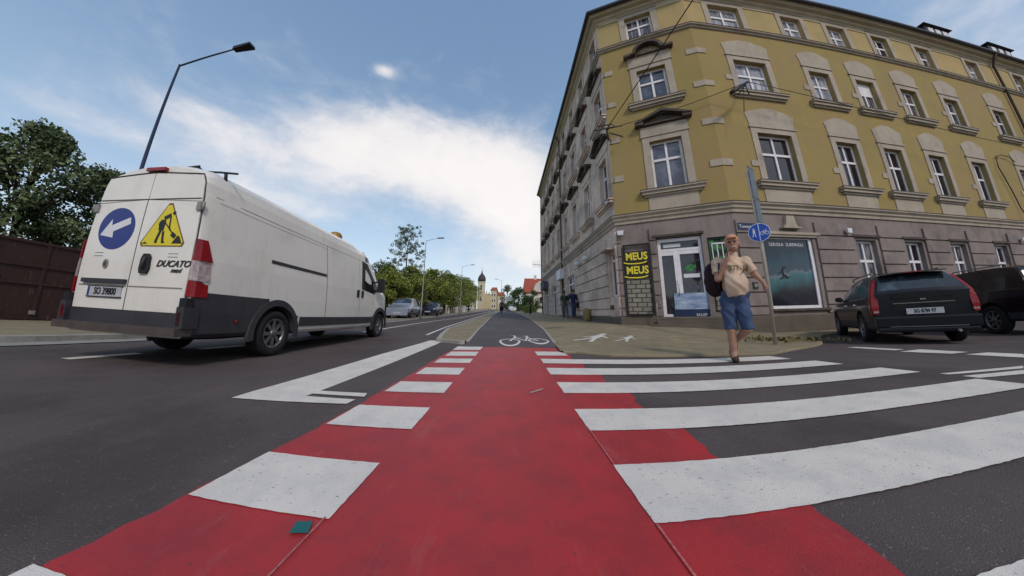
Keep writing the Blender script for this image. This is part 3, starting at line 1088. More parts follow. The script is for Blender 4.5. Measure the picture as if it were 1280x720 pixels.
def wall(bm, F, u0, u1, z0, z1, holes, depth=.24, mi=0, rmi=None):
    us = sorted({u0, u1, *[h[0] for h in holes], *[h[1] for h in holes]})
    zs = sorted({z0, z1, *[h[2] for h in holes], *[h[3] for h in holes]})
    for a, b in zip(us, us[1:]):
        for c, d in zip(zs, zs[1:]):
            if any(h[0] < (a + b) / 2 < h[1] and h[2] < (c + d) / 2 < h[3] for h in holes):
                continue
            face(bm, (F.p(a, 0, c), F.p(b, 0, c), F.p(b, 0, d), F.p(a, 0, d)), mi)
    for h in holes:
        q = [(h[0], h[2]), (h[1], h[2]), (h[1], h[3]), (h[0], h[3])]
        for i in range(4):
            (a, c), (b, d) = q[i], q[(i + 1) % 4]
            face(bm, (F.p(b, 0, d), F.p(a, 0, c), F.p(a, -depth, c), F.p(b, -depth, d)), mi if rmi is None else rmi)


bms = {k: BM() for k in ('ground', 'ground_side', 'upper', 'upper_side', 'attic')}
for lv in range(4):
    z0, z1 = LEVEL[lv]
    if lv in (1,):
        z0, z1 = 4.5, 13.1
    if lv == 2:
        continue
    key = {0: 'ground', 1: 'upper', 3: 'attic'}[lv]
    hR = openR[lv] + (openR[2] if lv == 1 else [])
    hC = openC[lv] + (openC[2] if lv == 1 else [])
    hL = openL[lv] + (openL[2] if lv == 1 else [])
    if lv == 0:
        z1 = 4.5
    if lv == 3:
        z0 = 13.1
        z1 = 15.35
    wall(bms[key], FR, 0, LEN_R, z0, z1, hR)
    wall(bms[key], FC, 0, LEN_C, z0, z1, hC)
    wall(bms[key if key not in ('ground', 'upper', 'attic') else ('ground_side' if key == 'ground' else 'upper_side')], FL, -LEN_L, 0, z0, z1, hL)
bobj('ground_floor_wall', bms['ground'], 'ground_render')
bobj('ground_floor_wall', bms['ground_side'], 'side_render')
bobj('upper_wall', bms['upper'], 'ochre')
bobj('upper_wall', bms['upper_side'], 'side_render')
bobj('attic_wall', bms['attic'], 'attic')
# plain back walls and inner core so the block is solid
bm = BM()
ends = [FL.p(-LEN_L, 0, 0), FL.p(-LEN_L, -11, 0), Vector((18.0, 19.5, 0)), FR.p(LEN_R, -11, 0), FR.p(LEN_R, 0, 0)]
for a, b in zip(ends, ends[1:]):
    face(bm, (a + Vector((0, 0, -.3)), b + Vector((0, 0, -.3)), b + Vector((0, 0, 15.3)), a + Vector((0, 0, 15.3))))
bobj('rear_wall', bm, 'side_render')

LINE = [FL.p(-LEN_L, 0, 0), Vector((CLx, CLy, 0)), Vector((CRx, CRy, 0)), FR.p(LEN_R, 0, 0)]


def extrude_profile(bm, line, prof):
    n = len(line)
    sec = []
    for i in range(n):
        a = (line[i] - line[i - 1]).normalized() if i else None
        b = (line[i + 1] - line[i]).normalized() if i < n - 1 else None
        na = Vector((a.y, -a.x, 0)) if a else None
        nb = Vector((b.y, -b.x, 0)) if b else None
        if na is None:
            m, k = nb, 1
        elif nb is None:
            m, k = na, 1
        else:
            m = (na + nb).normalized()
            k = 1 / max(.3, m.dot(na))
        sec.append([bm.verts.new(line[i] + m * k * o + Vector((0, 0, z))) for o, z in prof])
    for i in range(n - 1):
        for j in range(len(prof) - 1):
            bm.faces.new((sec[i][j], sec[i + 1][j], sec[i + 1][j + 1], sec[i][j + 1]))
    for s in (sec[0], sec[-1]):
        try:
            bm.faces.new(s)
        except ValueError:
            pass


bm = BM()
extrude_profile(bm, LINE, [(-.02, 4.30), (.05, 4.30), (.06, 4.40), (.12, 4.46), (.12, 4.52), (.17, 4.58), (.20, 4.60), (.20, 4.66), (-.02, 4.70)])
bobj('string_course', bm, 'trim')
bm = BM()
extrude_profile(bm, LINE, [(.0, 4.665), (.215, 4.655), (.22, 4.675), (.0, 4.72)])
bobj('flashing', bm, 'sheet_metal')
bm = BM()
extrude_profile(bm, LINE, [(-.02, 13.02), (.06, 13.04), (.08, 13.10), (.15, 13.13), (.16, 13.19), (-.02, 13.22)])
bobj('string_course', bm, 'trim')
bm = BM()
extrude_profile(bm, LINE, [(0, 13.196), (.175, 13.186), (.18, 13.205), (0, 13.235)])
bobj('flashing', bm, 'sheet_metal')
bm = BM()
extrude_profile(bm, LINE, [(-.02, 14.93), (.04, 14.93), (.05, 15.02), (.16, 15.10), (.18, 15.18), (.34, 15.22), (.36, 15.30), (.44, 15.34), (-.02, 15.36)])
bobj('eaves_cornice', bm, 'trim_light')
bm = BM()
extrude_profile(bm, LINE, [(.34, 15.345), (.40, 15.33), (.52, 15.33), (.57, 15.38), (.57, 15.47), (.52, 15.47), (.40, 15.42)])
bobj('gutter', bm, 'slate')
bm = BM()
extrude_profile(bm, LINE, [(.42, 15.40), (.30, 15.50), (-5.6, 18.4), (-5.6, 15.3)])
roof = bobj('roof', bm, 'slate')
bm = BM()
extrude_profile(bm, LINE, [(.0, -.3), (.07, -.3), (.07, .62), (.045, .66), (.0, .66)])
# leave the doorway free: plinth is low there, the step covers it
bobj('plinth', bm, 'plinth')


def sub(p, name, bm, mat, smooth=False):
    return obj(name, bm, mat, p, world=True, smooth=smooth)


def make_window(F, h, pane='pane', depth=.17, transom=.64, mull=True, name='window', blind=0.0):
    """white cross window in its reveal, pane as a sub-part"""
    u0, u1, z0, z1 = h
    fw_ = .088
    bm = BM()
    F.box(bm, u0, u0 + fw_, -depth - .06, -depth, z0, z1)
    F.box(bm, u1 - fw_, u1, -depth - .06, -depth, z0, z1)
    F.box(bm, u0 + fw_, u1 - fw_, -depth - .06, -depth, z0, z0 + fw_)
    F.box(bm, u0 + fw_, u1 - fw_, -depth - .06, -depth, z1 - fw_, z1)
    zt = z0 + (z1 - z0) * transom
    uc = (u0 + u1) / 2
    F.box(bm, u0 + fw_, u1 - fw_, -depth - .06, -depth + .012, zt - .05, zt + .05)
    if mull:
        F.box(bm, uc - .045, uc + .045, -depth - .06, -depth + .010, z0 + fw_, zt - .05)
        F.box(bm, uc - .04, uc + .04, -depth - .06, -depth + .010, zt + .05, z1 - fw_)
    if blind:
        F.box(bm, u0 + fw_, u1 - fw_, -depth - .05, -depth + .004, z1 - fw_ - (z1 - z0) * blind, z1 - fw_)
    w = bobj(name, bm, 'window_white')
    bm = BM()
    face(bm, (F.p(u0 + .02, -depth - .035, z0 + .02), F.p(u1 - .02, -depth - .035, z0 + .02), F.p(u1 - .02, -depth - .035, z1 - .02), F.p(u0 + .02, -depth - .035, z1 - .02)))
    sub(w, 'pane', bm, pane)
    return w


def make_surround(F, h, fl, mat='trim', sillmat='sheet_metal', head='plain', wide=.27, hmat=None):
    """plaster frame, sill on a moulded ledge, apron and head panel round one window"""
    u0, u1, z0, z1 = h
    uc = (u0 + u1) / 2
    bm = BM()
    n1 = .035
    for a, b, c, d in ((u0 - wide, u0 - .001, z0 - .02, z1 + .22), (u1 + .001, u1 + wide, z0 - .02, z1 + .22), (u0 - .001, u1 + .001, z1 + .001, z1 + .22)):
        F.box(bm, a, b, -.01, n1, c, d)
    F.box(bm, u0 - wide - .05, u1 + wide + .05, -.01, .07, z1 + .225, z1 + .30)
    su = wide + .22
    if fl in (1, 2):
        F.box(bm, u0 - su, u1 + su, -.01, .16, z0 - .22, z0 - .10)
        F.box(bm, u0 - su - .05, u1 + su + .05, -.01, .22, z0 - .10, z0 - .035)
        F.box(bm, u0 - su + .08, u1 + su - .08, -.01, .08, z0 - .30, z0 - .22)
        if fl == 1:
            F.box(bm, u0 - wide, u1 + wide, -.01, .03, 4.71, z0 - .302)
        if head == 'plain':      # where the old pediment has been hacked off
            F.plate(bm, [(u0 - wide + .02, z1 + .302), (u1 + wide - .02, z1 + .302), (u1 + wide + .08, z1 + .9), (u1 + .1, z1 + 1.02), (uc + .25, z1 + 1.2), (uc - .25, z1 + 1.2), (u0 - .1, z1 + 1.02), (u0 - wide - .08, z1 + .9)], -.01, .028)
            F.box(bm, u0 - wide - .30, u0 - wide + .02, -.01, .03, z0 + .62, z0 + .86)
    if head == 'gable':
        zb = z1 + .78
        F.box(bm, u0 - .30, u1 + .30, -.01, .05, z1 + .30, zb - .08)
    if head == 'arch':
        zb = z1 + .86
        F.box(bm, u0 - .30, u1 + .30, -.01, .04, z1 + .30, zb - .06)
    s = bobj('window_surround', bm, mat)
    if head == 'gable':
        bm = BM()
        zb = z1 + .74
        a, b = u0 - .48, u1 + .48
        F.plate(bm, [(a, zb), (a + .34, zb), (a + .34, zb + .12), (a, zb + .12)], -.01, .26)
        F.plate(bm, [(b - .34, zb), (b, zb), (b, zb + .12), (b - .34, zb + .12)], -.01, .26)
        F.plate(bm, [(a, zb + .12), (a + .2, zb + .12), (uc, zb + .44), (uc, zb + .58)], -.01, .30)
        F.plate(bm, [(b - .2, zb + .12), (b, zb + .12), (uc, zb + .58), (uc, zb + .44)], -.01, .30)
        F.plate(bm, [(a + .34, zb), (b - .34, zb), (b - .34, zb + .06), (a + .34, zb + .06)], -.01, .16)
        F.plate(bm, [(a + .42, zb + .10), (b - .42, zb + .10), (uc, zb + .36)], -.01, .08)
        bobj('pediment', bm, hmat or 'trim_dark')
    if head == 'arch':
        bm = BM()
        zb = z1 + .80
        a, b = u0 - .45, u1 + .45
        F.box(bm, a, a + .45, -.01, .26, zb, zb + .11)
        F.box(bm, b - .45, b, -.01, .26, zb, zb + .11)
        ts = frange(0, PI, 10)
        for t0, t1 in zip(ts, ts[1:]):
            q = [(uc + r * math.cos(t) * 1.15, zb + .03 + r * math.sin(t)) for r, t in ((.46, t0), (.58, t0), (.58, t1), (.46, t1))]
            F.plate(bm, q, -.01, .28)
        F.plate(bm, [(uc + .3 * math.cos(t), zb + .06 + .22 * math.sin(t)) for t in frange(0, PI, 8)], -.01, .12)
        F.box(bm, uc - .5, uc + .5, -.01, .14, zb, zb + .05)
        bobj('pediment', bm, hmat or 'trim_dark')
    if fl in (1, 2):
        bm = BM()
        F.box(bm, u0 - su - .06, u1 + su + .06, -.012, .235, z0 - .034, z0 - .012)
        F.box(bm, u0, u1, -.17, -.013, z0 - .012, z0 + .008)
        sub(s, 'sill', bm, sillmat)
    return s


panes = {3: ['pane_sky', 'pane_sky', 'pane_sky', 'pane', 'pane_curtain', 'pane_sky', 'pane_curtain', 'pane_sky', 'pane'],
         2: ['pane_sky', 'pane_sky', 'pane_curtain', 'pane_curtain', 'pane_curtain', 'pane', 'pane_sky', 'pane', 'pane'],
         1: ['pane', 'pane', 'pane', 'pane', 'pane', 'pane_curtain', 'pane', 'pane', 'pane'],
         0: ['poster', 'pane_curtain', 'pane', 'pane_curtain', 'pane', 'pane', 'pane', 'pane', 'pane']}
for fl in range(4):
    for c, h in enumerate(openR[fl]):
        if fl == 0 and c == 0:
            continue
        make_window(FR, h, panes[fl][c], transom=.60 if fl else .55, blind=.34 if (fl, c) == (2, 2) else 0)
        if fl:
            make_surround(FR, h, fl)
        else:
            bm = BM()
            FR.box(bm, h[0] - .2, h[1] + .2, -.01, .09, h[3] + .10, h[3] + .19)
            FR.box(bm, h[0] - .12, h[1] + .12, -.01, .06, h[2] - .10, h[2] - .012)
            s = bobj('window_surround', bm, 'trim_dark')
for fl in (1, 2, 3):
    h = openC[fl][0]
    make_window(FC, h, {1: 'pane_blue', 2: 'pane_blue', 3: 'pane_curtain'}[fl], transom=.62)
    make_surround(FC, h, fl, head={1: 'gable', 2: 'arch', 3: 'plain'}[fl])
    for c, h in enumerate(openL[fl]):
        make_window(FL, h, ['pane', 'pane_curtain', 'pane'][c % 3], depth=.17)
        make_surround(FL, h, fl, mat='side_render', head={1: 'gable', 2: 'arch', 3: 'plain'}[fl], wide=.2)
# attic panels (shallow ochre fields framed by trim) between attic windows
bm = BM()
for F, hs, a0, a1 in ((FR, openR[3], 0, LEN_R), (FC, openC[3], 0, LEN_C)):
    edges = [a0 + .1] + [v for h in hs for v in (h[0] - .27, h[1] + .27)] + [a1 - .1]
    for i in range(0, len(edges) - 1, 2):
        a, b = edges[i] + .0, edges[i + 1]
        if b - a > .4:
            F.box(bm, a, b, -.01, .03, 14.80, 14.925)
bobj('frieze', bm, 'trim_light')
# quoin blocks wrapped round the two corners
bm = BM()
for z in (6.3, 8.12, 9.95, 11.7):
    FR.box(bm, -.02, .42, -.02, .03, z - .14, z + .13)
    FC.box(bm, LEN_C - .42, LEN_C + .02, -.02, .03, z - .14, z + .13)
    FC.box(bm, .02, .45, -.02, .03, z - .12, z + .14)
    FC.box(bm, -.02, .1, -.02, .03, z - .12, z + .14)
bobj('quoin', bm, 'trim')
# rusticated piers of the ground floor
bm = BM()
rows = [(.69, .94), (.995, 1.41), (1.465, 1.91), (1.965, 2.42), (2.475, 2.95), (3.005, 3.49), (3.545, 4.02)]


def piers(bm, F, u0, u1, holes, m=.16, z0=None):
    es = [u0] + [v for h in sorted(holes) for v in (h[0] - m, h[1] + m)] + [u1]
    for i in range(0, len(es) - 1, 2):
        a, b = es[i], es[i + 1]
        if b - a < .12:
            continue
        for c, d in rows:
            F.box(bm, a + .0, b, -.01, .062, c, d)


piers(bm, FR, .02, LEN_R, [(1.08, 3.27, 0, 0)] + openR[0][1:])
piers(bm, FC, LEN_C - .10, LEN_C - .01, [])
piers(bm, FC, 1.17, 1.37, [])
piers(bm, FC, .02, .14, [])
bobj('rusticated_pier', bm, 'ground_render')
bm = BM()
piers(bm, FL, -LEN_L, -.02, openL[0], m=.14)
bobj('rusticated_pier', bm, 'side_render')

# shop window with the wave poster
bm = BM()
h = (1.08, 3.27, .87, 3.40)
for a, b, c, d in ((1.08, 1.14, .87, 3.4), (3.13, 3.27, .87, 3.4), (1.14, 3.13, .87, .97), (1.14, 3.13, 3.36, 3.4)):
    FR.box(bm, a, b, -.14, -.06, c, d)
sw = bobj('shop_window', bm, 'window_white')
bm = BM()
FR.box(bm, 1.14, 3.13, -.13, -.10, .97, 3.36)
sub(sw, 'poster', bm, 'poster')
bm = BM()
text_bm(bm, 'SZKO\u0141A  SURFINGU', .17, FR.X @ Matrix.Translation((2.15, 3.16, -.095)), .006)
sub(sw, 'lettering', bm, 'white')
bm = BM()
for a, b, w in (((1.72, 2.12), (1.95, 2.0), .05), ((1.62, 1.92), (2.1, 1.98), .035), ((1.8, 2.0), (1.78, 2.28), .08), ((1.78, 2.25), (1.98, 2.35), .03), ((1.8, 2.22), (1.6, 2.1), .03), ((1.83, 2.3), (1.86, 2.36), .07), ((1.8, 2.02), (1.66, 1.9), .05), ((1.84, 2.02), (1.98, 1.93), .05)):
    dx_, dz_ = b[0] - a[0], b[1] - a[1]
    L = math.hypot(dx_, dz_)
    nx, nz_ = -dz_ / L * w / 2, dx_ / L * w / 2
    FR.plate(bm, [(a[0] + nx, a[1] + nz_), (a[0] - nx, a[1] - nz_), (b[0] - nx, b[1] - nz_), (b[0] + nx, b[1] + nz_)], -.0985, -.094)
sub(sw, 'surfer_silhouette', bm, 'black')
bm = BM()
FR.box(bm, .98, 3.50, -.05, .10, .79, .865)
sub(sw, 'sill', bm, 'trim_dark')
bm = BM()
FR.box(bm, .95, 3.55, -.01, .10, 3.50, 3.60)
FR.box(bm, 1.0, 3.5, -.01, .06, 3.42, 3.495)
sub(sw, 'lintel_moulding', bm, 'trim')
# keystone console above the shop window
bm = BM()
FR.plate(bm, [(1.98, 3.78), (2.56, 3.78), (2.50, 3.90), (2.44, 4.20), (2.12, 4.20), (2.06, 3.90)], .0, .15)
FR.box(bm, 1.88, 2.66, .0, .19, 3.72, 3.78)
bobj('console', bm, 'trim')

# entrance door on the chamfer
bm = BM()
F = FC
for a, b, c, d in ((1.42, 1.53, .45, 3.56), (2.78, 2.87, .45, 3.56), (1.53, 2.78, 3.44, 3.56), (1.53, 2.78, 3.08, 3.17), (1.53, 1.74, .45, .75), (1.92, 2.06, .45, 3.08)):
    F.box(bm, a, b, -.22, -.10, c, d)
F.box(bm, 1.53, 1.92, -.22, -.11, 2.92, 3.08)
F.box(bm, 2.06, 2.78, -.22, -.11, 2.94, 3.08)
F.box(bm, 2.06, 2.13, -.22, -.12, 1.5, 2.94)
door = bobj('entrance_door', bm, 'window_white')
bm = BM()
F.box(bm, 1.50, 2.80, -.21, -.17, .60, 3.50)
sub(door, 'glass', bm, 'pane')
bm = BM()
F.box(bm, 1.80, 2.94, -.09, -.06, .92, 1.50)
sub(door, 'banner', bm, 'banner')
bm = BM()
F.box(bm, 1.76, 2.92, -.085, -.05, .60, .915)
text_bm(bm, 'SKLEP', .13, F.X @ Matrix.Translation((2.62, .72, -.046)), .006, mi=1)
sub(door, 'kick_panel', bm, ['navy_sheet', 'white'])
bm = BM()
for (a, b, c, d), mi in (((2.2, 2.5, 1.58, 1.86), 0), ((2.5, 2.72, 1.62, 1.78), 0), ((2.2, 2.72, 2.06, 2.2), 1), ((2.25, 2.5, 2.3, 2.5), 2), ((2.42, 2.62, 2.4, 2.62), 2), ((1.60, 1.82, 2.5, 2.8), 0), ((1.62, 2.2, 3.24, 3.36), 1)):
    F.box(bm, a, b, -.172, -.16, c, d, mi)
sub(door, 'notice', bm, ['grey_cloth', 'white', 'green_paint'])
bm = BM()
tube(bm, [F.p(1.98, -.08, 1.4), F.p(1.98, -.03, 1.45), F.p(1.98, -.03, 1.9), F.p(1.98, -.08, 1.95)], .014)
sub(door, 'handle', bm, 'chrome')
bm = BM()
F.box(bm, 1.27, 2.96, -.01, .10, 3.62, 3.70)
bobj('door_lintel', bm, 'trim_dark')
bm = BM()
F.box(bm, 1.15, 3.1, .0, .36, -.3, .52)
F.box(bm, .95, 3.4, .36, .66, -.3, .40)
bobj('doorstep', bm, 'plinth')
# second opening on the chamfer, painted over in green
bm = BM()
for a, b, c, d in ((3.05, 3.11, .8, 3.45), (3.74, 3.80, .8, 3.45), (3.11, 3.74, .8, .87), (3.11, 3.74, 3.38, 3.45), (3.11, 3.74, 1.8, 1.87)):
    F.box(bm, a, b, -.12, -.04, c, d)
gw = bobj('narrow_window', bm, 'blackmetal')
bm = BM()
F.box(bm, 3.10, 3.75, -.11, -.08, 1.87, 3.4)
sub(gw, 'painted_pane', bm, 'green_paint')
bm = BM()
F.box(bm, 3.10, 3.75, -.11, -.08, .86, 1.8)
sub(gw, 'brick_panel', bm, 'brick_panel')
bm = BM()
for a in (3.18, 3.34, 3.5, 3.66):
    F.box(bm, a, a + .03, -.078, -.06, 2.5, 3.25)
F.box(bm, 3.18, 3.69, -.078, -.058, 3.2, 3.25)
sub(gw, 'white_strokes', bm, 'white')
# left facade doors, awnings, lamps
for i, h in enumerate(openL[0]):
    make_window(FL, h, ['pane_curtain', 'pane', 'pane', 'pane', 'pane'][i], transom=.8, mull=i > 0, name='shop_window' if i else 'side_window', depth=.12)
bm = BM()
FL.box(bm, -1.05, -.2, -.01, .35, 3.36, 3.44)
bobj('door_hood', bm, 'trim')
for u in (-3.55, -5.1):
    bm = BM()
    lathe(bm, [(.03, -.02), (.07, 0), (.13, .05), (.16, .13), (.13, .2), (.05, .25)], Matrix.Translation(FL.p(u, .2, 3.55)), 12)
    tube(bm, [FL.p(u, 0, 3.72), FL.p(u, .2, 3.78)], .02)
    bobj('wall_lamp', bm, 'white')
bm = BM()
FL.box(bm, -1.0, -.72, -.01, .05, .95, 1.12)
FL.box(bm, -3.8, -3.6, -.01, .05, 1.45, 1.62)
FL.box(bm, -6.0, -5.8, -.01, .05, 1.4, 1.6)
bobj('vent', bm, 'trim_dark')

# drainpipes
bm = BM()
tube(bm, [FR.p(21.3, .5, 15.33), FR.p(21.35, .3, 15.1), FR.p(21.5, .12, 14.8), FR.p(21.9, .12, 4.8), FR.p(21.9, .12, .2)], .065)
bobj('drainpipe', bm, 'sheet_metal')
bm = BM()
tube(bm, [FL.p(-9.6, .5, 15.33), FL.p(-9.6, .12, 14.9), FL.p(-9.6, .12, .5)], .06)
tube(bm, [FL.p(-20.6, .5, 15.33), FL.p(-20.6, .12, 14.9), FL.p(-20.6, .12, .5)], .06)
bobj('drainpipe', bm, 'sheet_metal')
# loose cable along the right facade
bm = BM()
tube(bm, [FR.p(17.3, .1, 8.2), FR.p(17.8, .12, 8.34), FR.p(18.6, .12, 8.3), FR.p(19.0, .1, 8.05)], .022, 6)
tube(bm, [FR.p(17.3, .1, 8.2), FR.p(17.15, .1, 7.6), FR.p(17.6, .1, 6.4), FR.p(17.9, .1, 5.4), FR.p(17.95, .23, 4.75), FR.p(17.9, .08, 4.2)], .024, 6)
bobj('cable', bm, 'black')
# dormers on the roof
for u in (17.1, 23.3, 29.5):
    bm = BM()
    w = 1.05 if u < 20 else 1.25
    FR.box(bm, u - w, u + w, -2.2, .15, 15.5, 16.62)
    d = bobj('dormer', bm, 'slate')
    bm = BM()
    a = [FR.p(u - w - .25, .3, 16.62), FR.p(u + w + .25, .3, 16.62), FR.p(u + w + .25, -2.6, 16.62), FR.p(u - w - .25, -2.6, 16.62)]
    r0, r1 = FR.p(u, -.5, 17.35), FR.p(u, -2.6, 17.35)
    for q in ((a[0], a[1], r0), (a[1], a[2], r1, r0), (a[3], a[0], r0, r1), (a[0], a[3], a[2], a[1])):
        face(bm, q)
    sub(d, 'dormer_roof', bm, 'slate')
    bm = BM()
    for s in (-1, 0, 1):
        FR.box(bm, u + s * w * .62 - .22, u + s * w * .62 + .22, .152, .19, 15.85, 16.45)
    sub(d, 'dormer_window', bm, 'window_white')

# things fixed on the building
F = FC
gr = thing('trellis_sign_panel', 'tall black wall panel with yellow MEUS lettering twice above a grey brick pattern', 'sign', tuple(FC.p(.66, .06, .7)))
bm = BM()
for a, b, c, d in ((.20, .245, .72, 3.43), (1.07, 1.115, .72, 3.43), (.245, 1.07, 3.38, 3.43), (.245, 1.07, .72, .765), (.245, 1.07, 2.10, 2.14), (.245, 1.07, 3.12, 3.15), (.24, .26, 2.1, 3.4)):
    F.box(bm, a, b, .05, .13, c, d)
obj('frame', bm, 'blackmetal', gr, world=True)
bm = BM()
F.box(bm, .24, 1.08, .052, .09, .76, 2.12)
obj('brick_panel', bm, 'brick_panel', gr, world=True)
bm = BM()
for zc in (2.92, 2.38):
    F.plate(bm, [(.24, zc - .2), (1.08, zc - .22), (1.10, zc + .2), (.22, zc + .22)], .10, .135, 0)
    text_bm(bm, 'MEUS', .40, F.X @ Matrix.Translation((.655, zc + .01, .139)), .012, mi=1, bold=.012, sx=.78)
    F.plate(bm, [(.60 + .42 * math.cos(t), zc - .2 + .09 * math.sin(t)) for t in frange(PI, 2 * PI, 8)] + [(.60 + .36 * math.cos(t), zc - .19 + .05 * math.sin(t)) for t in frange(2 * PI, PI, 8)], .136, .142, 1)
obj('lettered_board', bm, ['black', 'yellow_letter'], gr, world=True)
t = thing('street_name_sign', 'small dark blue street name plate with white letters beside the chamfered corner', 'sign', tuple(FR.p(.48, .07, 3.63)))
bm = BM()
FR.box(bm, .06, .90, .05, .07, 3.62, 3.88)
obj('plate', bm, 'navy_sheet', t, world=True)
bm = BM()
text_bm(bm, 'Towarowa', .17, FR.X @ Matrix.Translation((.48, 3.75, .072)), .004, sx=.95)
obj('lettering', bm, 'white', t, world=True)
for u, lab in ((.40, 'left of the two small square boxes on the pier beside the shop window'), (.82, 'right of the two small square boxes on the pier beside the shop window')):
    bm = BM()
    FR.box(bm, u - .09, u + .09, .06, .10, 1.56, 1.78)
    FR.box(bm, u - .06, u + .06, .10, .11, 1.62, 1.72, 1)
    tag(obj('meter_box', bm, ['darkgrey', 'galv']), lab, 'wall box', 'wall boxes on the pier')


def wall_cam(F, u, z, label):
    t = thing('wall_floodlight', label, 'lamp', tuple(F.p(u, .06, z)), group='small lamps on the walls')
    bm = BM()
    F.box(bm, u - .04, u + .04, .0, .06, z - .04, z + .04)
    tube(bm, [F.p(u, .05, z), F.p(u, .16, z + .03)], .018)
    obj('bracket', bm, 'darkgrey', t, world=True)
    bm = BM()
    F.plate(bm, [(u - .10, z - .1), (u + .10, z - .1), (u + .12, z + .08), (u - .12, z + .08)], .13, .22)
    obj('lamp_head', bm, 'white', t, world=True)


wall_cam(FC, .16, 3.93, 'white lamp above the yellow lettered panel')
wall_cam(FL, -.3, 5.5, 'white lamp just above the ledge at the building corner')
wall_cam(FR, 4.95, 3.72, 'lamp on the grey wall right of the wave poster')
wall_cam(FR, 16.9, 3.72, 'lamp on the grey wall at the right edge')


def fascia(u0, u1, z0, z1, out, label, mat):
    t = thing('shop_fascia', label, 'sign', tuple(FL.p((u0 + u1) / 2, .2, z0)))
    bm = BM()
    FL.box(bm, u0, u1, .0, out, z0, z1)
    obj('box', bm, mat, t, world=True)
    bm = BM()
    FL.box(bm, u0 - .02, u1 + .02, out - .02, out + .02, z1, z1 + .05)
    obj('edge_strip', bm, 'darkgrey', t, world=True)


fascia(-10.7, -9.3, 3.35, 4.1, .35, 'pale shop sign box on the side wall nearer the corner', 'white')
fascia(-18.9, -16.4, 3.25, 4.0, .5, 'grey blue awning box on the side wall, farther from the corner', 'grey_cloth')
# old tv aerial at the far end of the side facade
t = thing('aerial', 'thin antenna sticking out from the far edge of the side facade', 'antenna', tuple(FL.p(-20.6, .0, 6.4)))
bm = BM()
tube(bm, [FL.p(-20.6, 0, 6.4), FL.p(-20.6, 1.1, 6.5)], .03, 6)
obj('arm', bm, 'galv', t, world=True)
bm = BM()
for q in (.35, .6, .85, 1.1):
    tube(bm, [FL.p(-20.6, q, 6.1), FL.p(-20.6, q, 6.95)], .018, 5)
obj('element', bm, 'galv', t, world=True)

# overhead wires and their wall anchors
A = FC.p(-.05, .35, 8.55)
anc = thing('wire_anchor', 'rusty bracket with cross arms fixed to the left building corner', 'bracket', tuple(FC.p(0, 0, 8.4)))
bm = BM()
tube(bm, [FC.p(0, 0, 8.2), A], .035, 6)
tube(bm, [FC.p(0, 0, 8.75), A], .03, 6)
tube(bm, [A + Vector((-.55, .1, 0)), A + Vector((.6, -.25, .02))], .03, 6)
tube(bm, [A + Vector((-.35, .1, .22)), A + Vector((.25, -.1, .2))], .03, 6)
tube(bm, [A + Vector((.1, -.05, -.2)), A + Vector((.55, -.3, -.55))], .03, 6)
obj('arm', bm, 'trim_dark', anc, world=True)
bm = BM()
for k in (-.3, -.1, .12, .3):
    lathe(bm, [(.02, -.06), (.05, -.04), (.03, 0), (.05, .03), (.02, .07)], Matrix.Translation(A + Vector((k, -k * .3, .08))), 8)
obj('insulator', bm, 'trim_dark', anc, world=True)
bm = BM()
P1 = Vector((5.32, 5.74, 9.78))
dirw = (P1 - A)
tube(bm, [A + dirw * t + Vector((0, 0, -.25 * math.sin(min(PI, PI * t / 5)))) for t in frange(0, 5, 14)], .020, 6)
tag(obj('span_wire', bm, 'black'), 'thick black cable rising from the left corner over the street', 'cable')
B_ = FR.p(1.2, .75, 9.42)
bm = BM()
tube(bm, [A + (B_ - A) * t + Vector((0, 0, -.16 * math.sin(PI * t))) for t in frange(0, 1, 10)], .013, 6)
tag(obj('span_wire', bm, 'black'), 'thin wire strung across the chamfered facade between both corners', 'cable')
bm = BM()
C_ = FR.p(21, 1.2, 8.1)
tube(bm, [B_ + (C_ - B_) * t + Vector((0, 0, -.35 * math.sin(PI * t))) for t in frange(0, 1, 14)], .013, 6)
tag(obj('span_wire', bm, 'black'), 'thin wire running along the long right facade', 'cable')
anc = thing('wire_tensioner', 'dark wire tensioner hanging at the right corner below the second floor sill', 'bracket', tuple(B_))
bm = BM()
tube(bm, [FR.p(1.35, 0, 9.4), B_], .02, 6)
obj('stay', bm, 'black', anc, world=True)
bm = BM()
tube(bm, [B_, FR.p(.5, .8, 8.9), FR.p(.25, .8, 8.72)], [.045, .08, .055], 6)
obj('turnbuckle', bm, 'blackmetal', anc, world=True)
bm = BM()
tube(bm, [FR.p(.9, .8, 9.1), FR.p(.75, .8, 8.5), FR.p(.62, .8, 7.95)], .014, 6)
tube(bm, [FR.p(1.0, .8, 9.2), FR.p(1.05, .8, 8.75)], .02, 6)
obj('loose_end', bm, 'blackmetal', anc, world=True)
#@@PART2@@
# ------------------------------------------------------------------ vehicles


def catmull(p0, p1, p2, p3, t):
    return .5 * (2 * p1 + (-p0 + p2) * t + (2 * p0 - 5 * p1 + 4 * p2 - p3) * t * t + (-p0 + 3 * p1 - 3 * p2 + p3) * t ** 3)


